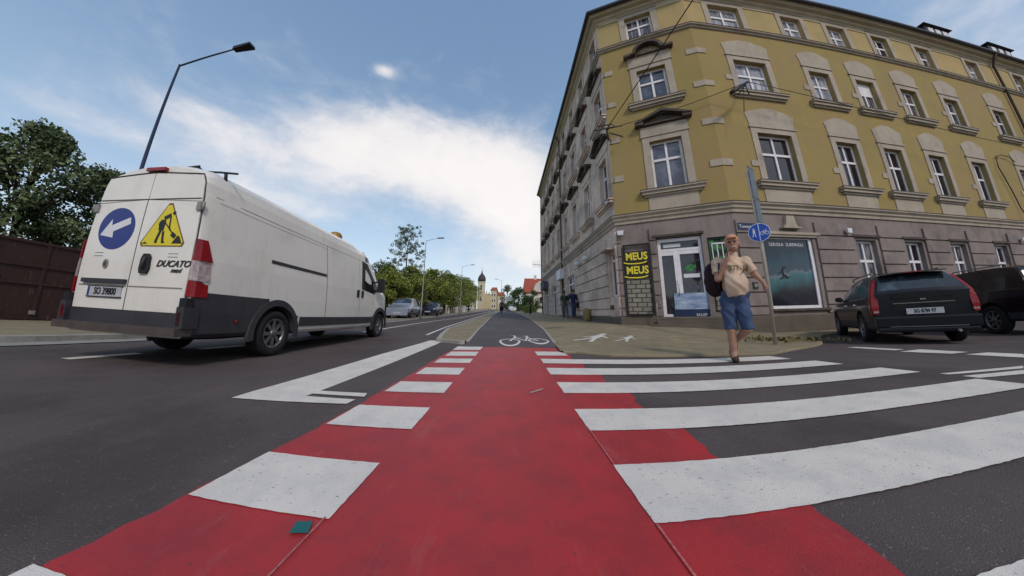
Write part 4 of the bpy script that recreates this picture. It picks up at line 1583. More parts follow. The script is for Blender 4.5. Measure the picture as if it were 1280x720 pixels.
def smooth_track(keys, y):
    """monotone-ish smooth interpolation of (y, v) keys"""
    n = len(keys)
    if y <= keys[0][0]:
        return keys[0][1]
    if y >= keys[-1][0]:
        return keys[-1][1]
    for i in range(n - 1):
        if keys[i][0] <= y <= keys[i + 1][0]:
            t = (y - keys[i][0]) / (keys[i + 1][0] - keys[i][0])
            d = keys[i + 1][1] - keys[i][1]

            def slope(j):
                if j <= 0 or j >= n - 1:
                    return 0 if j <= 0 else 0
                s0 = (keys[j][1] - keys[j - 1][1]) / (keys[j][0] - keys[j - 1][0])
                s1 = (keys[j + 1][1] - keys[j][1]) / (keys[j + 1][0] - keys[j][0])
                return 0 if s0 * s1 <= 0 else 2 * s0 * s1 / (s0 + s1)
            h = keys[i + 1][0] - keys[i][0]
            m0, m1 = slope(i) * h, slope(i + 1) * h
            return (2 * t ** 3 - 3 * t * t + 1) * keys[i][1] + (t ** 3 - 2 * t * t + t) * m0 + (-2 * t ** 3 + 3 * t * t) * keys[i + 1][1] + (t ** 3 - t * t) * m1
    return keys[-1][1]


class Shell:
    """car body: section(y) gives half outline points (x, z) from keel to roof centre"""

    def __init__(s, section, ys):
        s.section, s.ys = section, ys
        s.rings = [section(y) for y in ys]

    def build(s, label, off=0.0):
        """label(i, j, y, z) -> key; returns {key: bmesh} for both sides"""
        out = {}
        n = len(s.rings[0])
        for side in (1, -1):
            for i in range(len(s.ys) - 1):
                for j in range(n - 1):
                    q = [(s.rings[i][j], s.ys[i]), (s.rings[i + 1][j], s.ys[i + 1]), (s.rings[i + 1][j + 1], s.ys[i + 1]), (s.rings[i][j + 1], s.ys[i])]
                    yc = (s.ys[i] + s.ys[i + 1]) / 2
                    zc = sum(p[0][1] for p in q) / 4
                    k = label(i, j, yc, zc)
                    bm = out.setdefault(k, BM())
                    pts = [Vector((side * p[0][0], p[1], p[0][1])) for p in q]
                    if side == -1:
                        pts = pts[::-1]
                    f = face(bm, pts)
                    if f:
                        f.smooth = True
        for i, rev in ((0, 0), (len(s.ys) - 1, 1)):
            ring = [Vector((x, s.ys[i], z)) for x, z in s.rings[i]] + [Vector((-x, s.ys[i], z)) for x, z in s.rings[i][::-1]]
            bm = out.setdefault('end', BM())
            face(bm, ring[::-1] if not rev else ring)
        return out

    def x_at(s, y, z):
        r = s.section(y)
        best = None
        for (x0, z0), (x1, z1) in zip(r, r[1:]):
            if min(z0, z1) - 1e-6 <= z <= max(z0, z1) + 1e-6 and abs(z1 - z0) > 1e-5:
                x = x0 + (x1 - x0) * (z - z0) / (z1 - z0)
                best = x if best is None else max(best, x)
        return best if best is not None else r[-1][0]


def side_patch(bm, sh, side, poly, off=.006, thick=None, ny=1, mi=0):
    """polygon in (y, z) laid on the body side"""
    vs = []
    for y, z in poly:
        vs.append(bm.verts.new((side * (sh.x_at(y, z) + off), y, z)))
    f = bm.faces.new(vs if side > 0 else vs[::-1])
    f.material_index = mi
    f.smooth = True


def side_strip(bm, sh, side, pts, w, off=.004, mi=0):
    """narrow line along (y, z) points on the body side"""
    n = len(pts)
    rows = []
    for i, (y, z) in enumerate(pts):
        a, b = pts[max(0, i - 1)], pts[min(n - 1, i + 1)]
        dy, dz = b[0] - a[0], b[1] - a[1]
        L = math.hypot(dy, dz) or 1
        ny, nz = -dz / L * w / 2, dy / L * w / 2
        rows.append([bm.verts.new((side * (sh.x_at(y + s_ * ny, z + s_ * nz) + off), y + s_ * ny, z + s_ * nz)) for s_ in (1, -1)])
    for i in range(n - 1):
        f = bm.faces.new((rows[i][0], rows[i][1], rows[i + 1][1], rows[i + 1][0]))
        f.material_index = mi


def fine(poly, n=4):
    out = []
    for i in range(len(poly) - 1):
        for k in range(n):
            out.append((lerp(poly[i][0], poly[i + 1][0], k / n), lerp(poly[i][1], poly[i + 1][1], k / n)))
    out.append(poly[-1])
    return out


def make_wheel(parent, x, y, r, w, side, hub='alloy', spokes=5):
    T = Matrix.Translation((x, y, r)) @ Matrix.Rotation(PI / 2 * side, 4, 'Y')
    bm = BM()
    rr = r * .66
    lathe(bm, [(rr, -w / 2), (r * .93, -w / 2), (r * .985, -w * .38), (r, -w * .2), (r, w * .2), (r * .985, w * .38), (r * .93, w / 2), (rr, w * .47), (rr * .98, w * .30), (rr * .98, -w / 2)], T, 32, caps=False)
    t = obj('wheel', bm, 'rubber', parent)
    bm = BM()
    lathe(bm, [(rr * .985, w * .28), (rr * .985, w * .46), (rr * .90, w * .44), (rr * .88, w * .2)], T, 32, caps=False)
    lathe(bm, [(.001, w * .12), (rr * .97, w * .12)], T, 24, mi=1, caps=False)
    lathe(bm, [(rr * .26, w * .15), (rr * .26, w * .40), (rr * .20, w * .45), (.001, w * .46)], T, 16, caps=False)
    for k in range(spokes):
        a = 2 * PI * k / spokes
        M2 = T @ Matrix.Rotation(a, 4, 'Z')
        q = [(rr * .2, -rr * .10), (rr * .9, -rr * .13), (rr * .9, rr * .13), (rr * .2, rr * .10)]
        prism(bm, q, w * .22, w * .38, M2)
    obj('rim', bm, [hub, 'black'], t)
    return t


def arch_zb(base, wheels, ra, zc):
    def f(y):
        z = base
        for yw in wheels:
            d = ra * ra - (y - yw) ** 2
            if d > 0:
                z = max(z, zc + math.sqrt(d))
        return z
    return f


# ---- the big white van
VYAW = 0.0573
VW = .95             # overall body width factor against the nominal 2.05 m
van = thing('panel_van', 'long white high-roof panel van with blue arrow and yellow roadworks stickers on its rear doors', 'van', (-4.68028201 + .085, 4.09013623, 0), VYAW)
V0, V1 = -1.38, 4.96
v_w = [(V0, .985), (V0 + .05, 1.0), (-.9, 1.025), (3.0, 1.025), (3.6, 1.02), (4.2, 1.0), (4.6, .93), (4.85, .80), (4.96, .62)]
v_roof = [(V0, 2.43), (V0 + .03, 2.46), (V0 + .15, 2.50), (.5, 2.53), (2.4, 2.52), (2.75, 2.47), (3.05, 2.32), (3.9, 1.55), (4.05, 1.42), (4.6, 1.22), (4.85, 1.02), (4.96, .8)]
vzb = arch_zb(.33, (0, 4.035), .43, .33)


def van_section(y):
    w = smooth_track(v_w, y)
    zr = smooth_track(v_roof, y)
    zb = vzb(y)
    k = max(0, min(1, (zr - 1.35) / 1.05))       # 1 = full height
    f = lambda z, full: min(z, zr - .02 * (full)) if z < zr else zr - .004 * full
    pts = [(0, zb), (w * .55, zb), (w * .93, zb), (w * .985, zb + .05), (w, max(zb + .07, .62)), (w, max(zb + .09, .86)), (w * .995, 1.0), (w * .985, 1.25), (w * .955, 1.55), (w * .918, 1.85), (w * .895, 2.02)]
    tops = [(w * .885, 2.06), (w * .86, 2.2), (w * .815, 2.32), (w * .72, 2.405), (w * .5, 2.46), (w * .25, 2.49), (0, 2.50)]
    out = []
    for x, z in pts + tops:
        zz = z + (zr - 2.50) if z > 2.3 and zr > 2.4 else z
        if zz > zr - .02:
            zz = zr - .02 * (x / w) ** 2 - .001
        out.append((x, zz))
    return out


vys = sorted({round(v, 3) for v in ([V0, V0 + .03, V0 + .08, V0 + .15, V0 + .3] + frange(-1.1, 2.2, 33) + frange(2.2, 4.96, 40) + [yw + .43 * math.cos(t) for yw in (0, 4.035) for t in frange(0, PI, 18)])})
vsh = Shell(van_section, vys)


def van_label(i, j, y, z):
    if j <= 1:
        return 'under'
    if z < .84 and y < -.2 and j < 6:
        return 'clad'
    if j <= 5 and any(abs(y - yw) < .52 and z < .33 + .53 for yw in (0, 4.035)) and j <= 3:
        return 'clad'
    if j >= 11 and 3.05 < y < 3.95 and z > 1.38:
        return 'wind'
    if y > 4.6 and z < .75:
        return 'clad'
    return 'body'


parts = vsh.build(van_label)
obj('body', parts['body'], 'van_white', van)
obj('underbody', parts['under'], 'black', van)
obj('lower_cladding', parts['clad'], 'darkgrey', van)
if 'wind' in parts:
    obj('windscreen', parts['wind'], 'carglass_dark', van)
parts['end'].free()
bm = BM()
ring_ = [Vector((x, V0, z)) for x, z in vsh.rings[0]]
ring_ = ring_ + [Vector((-p.x, p.y, p.z)) for p in ring_[::-1]]
face(bm, ring_[::-1])
ring_ = [Vector((x, V1, z)) for x, z in vsh.rings[-1]]
face(bm, ring_ + [Vector((-p.x, p.y, p.z)) for p in ring_[::-1]])
obj('rear_panel', bm, 'van_white', van)
# rear doors as slightly raised leaves with rounded outline
bm = BM()
yr = V0


def rear_plate(bm, poly, y0, y1, mi=0):
    a = [Vector((x, y0, z)) for x, z in poly]
    b = [Vector((x, y1, z)) for x, z in poly]
    va, vb = [bm.verts.new(q) for q in a], [bm.verts.new(q) for q in b]
    k = len(va)
    for f in [bm.faces.new(va), bm.faces.new(vb[::-1])] + [bm.faces.new((va[(i + 1) % k], va[i], vb[i], vb[(i + 1) % k])) for i in range(k)]:
        f.material_index = mi


for s in (-1, 1):
    bm = BM()
    lo = [(.008, .61), (.90, .61), (.915, 1.0), (.905, 1.5), (.875, 1.93), (.008, 1.97)]
    rear_plate(bm, [(s * x, z) for x, z in lo][::s], yr - .022, yr + .01)
    up_ = [(.008, 1.985), (.873, 1.945), (.84, 2.19), (.80, 2.285), (.008, 2.335)]
    rear_plate(bm, [(s * x, z) for x, z in up_][::s], yr - .020, yr + .01)
    d = obj('rear_door', bm, 'van_white', van)
    bm = BM()
    for z in (1.87,):
        box(bm, s * .87 - .035, s * .87 + .035, yr - .045, yr - .02, z - .05, z + .05)
        tube(bm, [(s * .93, yr - .035, z - .05), (s * .93, yr - .035, z + .05)], .018, 8)
    obj('hinge', bm, 'galv', d)
    bm = BM()
    rear_plate(bm, [(s * x, z) for x, z in ((.02, .88), (.86, .88), (.86, .895), (.02, .895))][::s], yr - .026, yr - .021)
    rear_plate(bm, [(s * x, z) for x, z in ((.55, 1.245), (.70, 1.245), (.70, 1.252), (.55, 1.252))][::s], yr - .026, yr - .021)
    rear_plate(bm, [(s * x, z) for x, z in ((.55, 1.285), (.70, 1.285), (.70, 1.292), (.55, 1.292))][::s], yr - .026, yr - .021)
    obj('pressed_line', bm, 'galv', d)
    bm = BM()
    rear_plate(bm, [(s * x, z) for x, z in ((.0, .44), (.93, .44), (.93, .605), (.0, .605))][::s], yr - .03, yr)
    obj('lower_cladding', bm, 'darkgrey', van)
    # tail lamp wrapping the corner
    bm = BM()
    for z0, z1, mi in ((.80, .98, 0), (.985, 1.215, 1), (1.22, 1.47, 0)):
        w0, w1 = .99 - (z0 - .8) * .02, .99 - (z1 - .8) * .03
        xi0, xi1 = .932, .932 + (0 if z1 < 1.4 else .02)
        P_ = [(xi0, yr - .03, z0), (w0 - .01, yr - .025, z0), (w0 + .02, yr + .02, z0), (w0 + .035, yr + .17, z0)]
        Q_ = [(xi1, yr - .03, z1), (w1 - .01, yr - .025, z1), (w1 + .01, yr + .02, z1), (w1 + .02, yr + (.17 if z1 < 1.4 else .08), z1)]
        for k in range(3):
            pts = [P_[k], P_[k + 1], Q_[k + 1], Q_[k]]
            f = face(bm, [(s * x, y, z) for x, y, z in pts][::s], mi)
        face(bm, [(s * x, y, z) for x, y, z in (P_[3], (.93, yr + .17, z0), (.93, yr + .1, z1), Q_[3])][::s], mi)
        face(bm, [(s * x, y, z) for x, y, z in ((xi0, yr + .0, z0), P_[0], Q_[0], (xi1, yr + .0, z1))][::s], mi)
        face(bm, [(s * x, y, z) for x, y, z in (Q_[0], Q_[1], Q_[2], Q_[3], (.9, yr + .05, z1))][::s], mi)
        face(bm, [(s * x, y, z) for x, y, z in (P_[0], (.9, yr + .05, z0), P_[3], P_[2], P_[1])][::s], mi)
    obj('tail_lamp', bm, ['red_lens', 'clear_lens'], van)
    bm = BM()
    box(bm, s * .965 - .05, s * .965 + .05, yr - .07, yr + .02, .68, .78)
    obj('bumper_cap', bm, 'black', van)
    bm = BM()
    rear_plate(bm, [(s * x, z) for x, z in ((.925, .47), (.985, .47), (.985, .62), (.925, .62))][::s], yr - .085, yr - .03)
    obj('reflector', bm, 'red_lens', van)
bm = BM()
box(bm, -1.0, 1.0, yr - .14, yr + .06, .36, .445)
box(bm, -.93, -.925, yr - .03, yr, .445, .60)
b_ = obj('rear_bumper', bm, 'bumper', van)
bm = BM()
for s in (-1, 1):
    box(bm, s * .965 - .055, s * .965 + .055, yr - .085, yr + .1, .445, .68)
obj('bumper_corner', bm, 'darkgrey', van)
bm = BM()
box(bm, -.004, .004, yr - .0235, yr - .018, .61, 1.97)
obj('door_gap', bm, 'darkgrey', van)
bm = BM()
box(bm, -.86, .86, yr - .026, yr - .019, 1.972, 1.983)
tube(bm, [(-.80, yr - .02, 2.30), (0, yr - .02, 2.35), (.80, yr - .02, 2.30)], .009, 6)
for s in (-1, 1):
    tube(bm, [(s * .918, yr - .004, .62), (s * .922, yr - .004, 1.2), (s * .90, yr - .004, 1.7), (s * .875, yr - .004, 2.0), (s * .84, yr - .004, 2.2), (s * .80, yr - .02, 2.30)], .008, 6)
obj('door_seal', bm, 'darkgrey', van)
bm = BM()
box(bm, -.15, .17, yr - .05, yr, 2.36, 2.405)
obj('brake_lamp', bm, 'red_lens', van)
bm = BM()
rear_plate(bm, [(.17, 1.045), (.29, 1.045), (.31, 1.1), (.30, 1.24), (.27, 1.28), (.19, 1.28), (.16, 1.22), (.155, 1.1)], yr - .05, yr - .02)
h_ = obj('door_handle', bm, 'black', van)
bm = BM()
tube(bm, [(.232, yr - .05, 1.09), (.225, yr - .066, 1.16), (.232, yr - .05, 1.24)], .017, 8)
obj('grip', bm, 'darkgrey', h_)
bm = BM()
box(bm, -.78, -.02, yr - .06, yr - .02, .915, .965)
obj('plate_lamp_bar', bm, 'darkgrey', van)


def rear_T(x, z, y=yr - .03):
    """text frame on the rear: X to the right, Y up, normal to -y"""
    return Matrix(((1, 0, 0, x), (0, 0, -1, y), (0, 1, 0, z), (0, 0, 0, 1)))


bm = BM()
rear_plate(bm, [(-.66, .75), (-.07, .755), (-.07, .87), (-.66, .87)], yr - .036, yr - .022)
rear_plate(bm, [(-.655, .757), (-.62, .757), (-.62, .865), (-.655, .865)], yr - .038, yr - .030, 1)
text_bm(bm, 'SO 39800', .118, rear_T(-.34, .812, yr - .040), .004, mi=2, sx=.80, bold=.002)
for a, b, c, d in ((-.67, -.06, .742, .752), (-.67, -.06, .870, .878)):
    rear_plate(bm, [(a, c), (b, c), (b, d), (a, d)], yr - .039, yr - .02, 2)
obj('number_plate', bm, ['plate', 'sign_blue', 'black'], van)
bm = BM()
text_bm(bm, 'DUCATO', .105, rear_T(.655, 1.165, yr - .026), .006, shear=.35, sx=1.15, bold=.003)
obj('lettering', bm, 'darkgrey', van)
bm = BM()
text_bm(bm, 'maxi', .075, rear_T(.72, 1.09, yr - .026), .006, shear=.4, sx=1.1, bold=.002)
obj('lettering', bm, 'darkgrey', van)
bm = BM()
rear_plate(bm, [(-.455 + .045 * math.cos(t), 1.15 + .058 * math.sin(t)) for t in frange(0, 2 * PI * 15 / 16, 15)], yr - .034, yr - .022)
rear_plate(bm, [(-.455 + .028 * math.cos(t), 1.15 + .036 * math.sin(t)) for t in frange(0, 2 * PI * 11 / 12, 11)], yr - .037, yr - .033, 1)
obj('badge', bm, ['galv', 'bumper'], van)
# arrow disc
cx_, cz_, ra_ = -.425, 1.600, .285
bm = BM()
rear_plate(bm, [(cx_ + 1.12 * ra_ * math.cos(t), cz_ + .95 * ra_ * math.sin(t)) for t in frange(0, 2 * PI * 39 / 40, 39)], yr - .0245, yr - .0215)
ar = [(-.86, -.36), (-.38, .36), (-.30, .10), (.66, .40), (.72, .12), (-.16, -.20), (-.08, -.46)]
rear_plate(bm, [(cx_ + 1.08 * ra_ * x * .98, cz_ + ra_ * y) for x, y in [(-.88, -.30), (-.36, .42), (-.30, .14), (.70, .50), (.78, .20), (-.14, -.14), (-.10, -.42)]][::-1], yr - .0265, yr - .0244, 1)
obj('arrow_sticker', bm, ['sign_blue', 'white'], van)
# roadworks triangle with the digging figure
bm = BM()


def tri(k, c=(.405, 1.56)):
    base = [(.02, 1.372), (.785, 1.372), (.405, 1.965)]
    out = []
    n = len(base)
    for i in range(n):
        p, a, b = Vector(base[i]), Vector(base[i - 1]), Vector(base[(i + 1) % n])
        for q in (a, b):
            d = (q - p).normalized()
            out.append(p + d * .055)
    return [((x - c[0]) * k + c[0], (z - c[1]) * k + c[1]) for x, z in out]


rear_plate(bm, tri(1.0), yr - .0245, yr - .0215, 0)
rear_plate(bm, tri(.93), yr - .0262, yr - .0240, 1)


def stroke(bm, a, b, w, y0, y1, mi):
    dx_, dz_ = b[0] - a[0], b[1] - a[1]
    L = math.hypot(dx_, dz_)
    nx, nz_ = -dz_ / L * w / 2, dx_ / L * w / 2
    rear_plate(bm, [(a[0] + nx, a[1] + nz_), (a[0] - nx, a[1] - nz_), (b[0] - nx, b[1] - nz_), (b[0] + nx, b[1] + nz_)], y0, y1, mi)


for k, (a, b, w) in enumerate((((.30, 1.43), (.345, 1.57), .04), ((.41, 1.43), (.39, 1.56), .035), ((.345, 1.57), (.36, 1.70), .085), ((.36, 1.72), (.46, 1.765), .05), ((.46, 1.74), (.475, 1.60), .022), ((.36, 1.70), (.30, 1.66), .03), ((.30, 1.66), (.32, 1.61), .025),
                               ((.40, 1.66), (.56, 1.52), .015), ((.53, 1.53), (.60, 1.49), .055), ((.475, 1.60), (.50, 1.57), .022), ((.285, 1.425), (.325, 1.425), .02), ((.395, 1.425), (.445, 1.425), .02))):
    stroke(bm, a, b, w, yr - .0285 - k * .00012, yr - .026, 2)
rear_plate(bm, [(.50 + .024 * math.cos(t), 1.79 + .024 * math.sin(t)) for t in frange(0, 2 * PI * 11 / 12, 11)], yr - .0285, yr - .026, 2)
rear_plate(bm, [(.56, 1.41), (.72, 1.41), (.66, 1.50), (.63, 1.505)], yr - .0286, yr - .026, 2)
rear_plate(bm, [(.08, 1.405), (.18, 1.405), (.13, 1.43)], yr - .0286, yr - .026, 2)
obj('roadworks_sticker', bm, ['sign_edge', 'sign_yellow', 'black'], van)
# sides
for s in (1, -1):
    bm = BM()
    box(bm, s * 1.030 - .012, s * 1.030 + .012, .54, 3.50, .44, .60)
    obj('side_moulding', bm, 'darkgrey', van)
    bm = BM()
    side_strip(bm, vsh, s, fine([(-.24, 1.43), (1.25, 1.43)], 6), .055, .006)
    obj('door_rail', bm, 'darkgrey', van)
    bm = BM()
    side_strip(bm, vsh, s, fine([(1.30, .42), (1.28, 1.2), (1.26, 2.05)], 5), .012)
    side_strip(bm, vsh, s, fine([(2.72, .42), (2.70, 1.2), (2.68, 2.05)], 5), .008)
    side_strip(bm, vsh, s, fine([(-1.25, 2.05), (2.68, 2.05), (3.0, 1.98)], 8), .007)
    side_strip(bm, vsh, s, fine([(-1.2, 1.99), (1.26, 1.99)], 8), .004)
    side_strip(bm, vsh, s, fine([(3.55, .9), (3.5, 1.2)], 3), .008)
    obj('panel_gap', bm, 'darkgrey', van)
    bm = BM()
    side_patch(bm, vsh, s, [(2.80, 1.30), (3.58, 1.22), (3.78, 1.34), (3.74, 1.46), (3.12, 2.02), (2.84, 2.05)], .008)
    obj('door_window', bm, 'carglass_dark', van)
    for y_ in (2.60, 2.84):
        bm = BM()
        x_ = vsh.x_at(y_, 1.16)
        box(bm, s * x_ - .02, s * x_ + .02, y_ - .045, y_ + .045, 1.08, 1.26)
        obj('door_handle', bm, 'black', van)
    bm = BM()
    box(bm, s * 1.16 - .09, s * 1.16 + .09, 3.58, 3.70, 1.28, 1.66)
    tube(bm, [(s * .95, 3.66, 1.30), (s * 1.1, 3.64, 1.36)], .03, 6)
    tube(bm, [(s * .92, 3.60, 1.56), (s * 1.1, 3.62, 1.58)], .025, 6)
    obj('wing_mirror', bm, 'black', van)
    bm = BM()
    for yw in (0, 4.035):
        prev = None
        for t in frange(-.15, PI + .15, 22):
            yo, zo = yw + .435 * math.cos(t), .33 + .435 * math.sin(t)
            y2, z2 = yw + .53 * math.cos(t), .33 + .53 * math.sin(t)
            xo = 1.028
            cur = [Vector((s * 1.0, yo, zo)), Vector((s * (xo + .012), yo, zo)), Vector((s * (xo + .006), y2, z2)), Vector((s * (.985), y2 + .01 * math.cos(t), z2 + .01))]
            if prev:
                for i in range(3):
                    face(bm, ([prev[i], cur[i], cur[i + 1], prev[i + 1]])[::s])
            prev = cur
    obj('wheel_arch', bm, 'darkgrey', van)
    bm = BM()
    lathe(bm, [(.022, 0), (.016, .012), (.001, .014)], Matrix.Translation((s * 1.03, -.76, .525)) @ Matrix.Rotation(PI / 2 * s, 4, 'Y'), 10)
    obj('side_marker', bm, 'red_lens', van)
    for yw in (0, 4.035):
        make_wheel(van, s * .905, yw, .345, .24, s, 'alloy', 8)
bm = BM()
for s in (-.3, .3):
    tube(bm, [(s, 0, .3), (s, 3.9, .3)], .05, 6)
tube(bm, [(-.8, 0, .34), (.8, 0, .34)], .05, 8)
tube(bm, [(-.8, 4.035, .34), (.8, 4.035, .34)], .05, 8)
tube(bm, [(.2, -1.2, .3), (.3, -.3, .28), (.3, 1.5, .3)], .04, 8)
obj('chassis', bm, 'black', van)
for y_ in (-.95,):
    bm = BM()
    tube(bm, [(-.62, y_ - .12, 2.495), (-.1, y_ - .2, 2.52), (.42, y_ - .25, 2.52)], .018, 8)
    tube(bm, [(.40, y_ - .16, 2.49), (.70, y_ - .17, 2.465), (1.0, y_ - .18, 2.43)], .015, 8)
    tube(bm, [(.78, y_ - .12, 2.3), (.80, y_ - .17, 2.44)], .022, 6)
    tube(bm, [(-.5, y_ - .1, 2.4), (-.5, y_ - .14, 2.50)], .022, 6)
    tube(bm, [(.40, y_ - .24, 2.42), (.41, y_ - .22, 2.51)], .022, 6)
    obj('roof_bar', bm, 'black', van)
bm = BM()
lathe(bm, [(.13, 0), (.15, .03), (.15, .11), (.11, .17), (.02, .20)], Matrix.Translation((.45, 2.25, 2.46)), 14)
obj('roof_beacon', bm, pm('beacon', (176, 130, 50), (120, 92, 44), rough=.3), van)


van.matrix_basis = van.matrix_basis @ Matrix.Diagonal((VW, 1, 1, 1))


# ---- passenger cars
def car_section_factory(p):
    zbf = arch_zb(p['zb'], p['wheels'], p['ra'], p['r'])

    def sec(y):
        w = smooth_track(p['w'], y)
        belt = smooth_track(p['belt'], y)
        roof = smooth_track(p['roof'], y)
        wr = smooth_track(p['wr'], y)
        zb = zbf(y)
        k = roof - belt
        wr = min(wr, w * .95)
        if k < .05:
            roof = belt + .05
            k = .05
        m = lambda z: max(z, zb + .02)
        return [(0, zb), (w * .6, zb), (w * .90, zb), (w * .965, m(zb + .05)), (w * .99, m(p['zb'] + .20)), (w, m(.55)), (w * .992, m(lerp(.55, belt, .6))), (w * .965, m(belt - .02)),
                (w * .945, m(belt)), (lerp(w * .945, wr, .30), belt + k * .32), (lerp(w * .945, wr, .62), belt + k * .66), (wr + .01, belt + k * .90), (wr * .94, belt + k * .975), (wr * .8, belt + k * .995), (wr * .4, roof + .012), (0, roof + .016)]
    return sec


def make_car(name, label, loc, rz, p, paint, glass='carglass', group=None, dark_glass='carglass_dark'):
    c = thing(name, label, 'car', loc, rz, group)
    L = p['len']
    ys = sorted({round(v, 3) for v in ([0, .02, .05, .1] + frange(.14, L - .1, int(L / .09)) + [L - .06, L - .03, L] + [yw + p['ra'] * math.cos(t) for yw in p['wheels'] for t in frange(0, PI, 14)] + [v for a in p['glass_y'] for v in a]) if 0 <= v <= L})
    sh = Shell(car_section_factory(p), ys)

    def lab(i, j, y, z):
        if j <= 1:
            return 'under'
        if 8 <= j <= 10:
            for a, b in p['glass_y']:
                if a < y < b:
                    return 'side'
            if p['pillar'][0] < y < p['pillar'][1]:
                return 'pillar'
        if j >= 8 and p['rear_glass'][0] < y < p['rear_glass'][1] and (j >= 12):
            return 'rear'
        if j >= 12 and p['front_glass'][0] < y < p['front_glass'][1]:
            return 'front'
        if j == 2 or (j == 3 and z < p['zb'] + .16):
            return 'sill'
        return 'body'
    q = sh.build(lab)
    obj('body', q['body'], paint, c)
    obj('underbody', q['under'], 'black', c)
    if 'sill' in q:
        obj('sill', q['sill'], 'darkgrey' if p.get('detail') else 'black', c)
    if 'side' in q:
        obj('side_window', q['side'], dark_glass, c)
    if 'pillar' in q:
        obj('pillar_trim', q['pillar'], 'black', c)
    if 'rear' in q:
        obj('rear_window', q['rear'], glass, c)
    if 'front' in q:
        obj('windscreen', q['front'], glass, c)
    obj('end_panel', q['end'], paint, c)
    for yw in p['wheels']:
        for s in (1, -1):
            make_wheel(c, s * (p['w'][2][1] - .10), yw, p['r'], .2, s, 'alloy', 7)
    return c, sh


EST = dict(len=4.52, zb=.26, r=.315, ra=.37, wheels=(.90, 3.54),
           w=[(0, .80), (.05, .835), (.5, .885), (3.4, .885), (4.0, .86), (4.35, .74), (4.52, .5)],
           belt=[(0, .93), (.3, .965), (1.5, .95), (3.2, .92), (3.6, .88), (4.2, .74), (4.52, .55)],
           roof=[(0, 1.0), (.06, 1.08), (.30, 1.36), (.42, 1.415), (1.4, 1.455), (2.2, 1.44), (2.45, 1.40), (3.2, .98), (3.4, .93), (4.2, .79), (4.52, .6)],
           wr=[(0, .78), (.06, .74), (.4, .60), (1.4, .62), (2.3, .60), (2.6, .62), (3.2, .74), (3.5, .78), (4.52, .4)],
           glass_y=[(.42, 1.10), (1.16, 1.92), (2.0, 2.85)], pillar=(1.0, 2.2), rear_glass=(.07, .36), front_glass=(2.46, 3.1), detail=True)


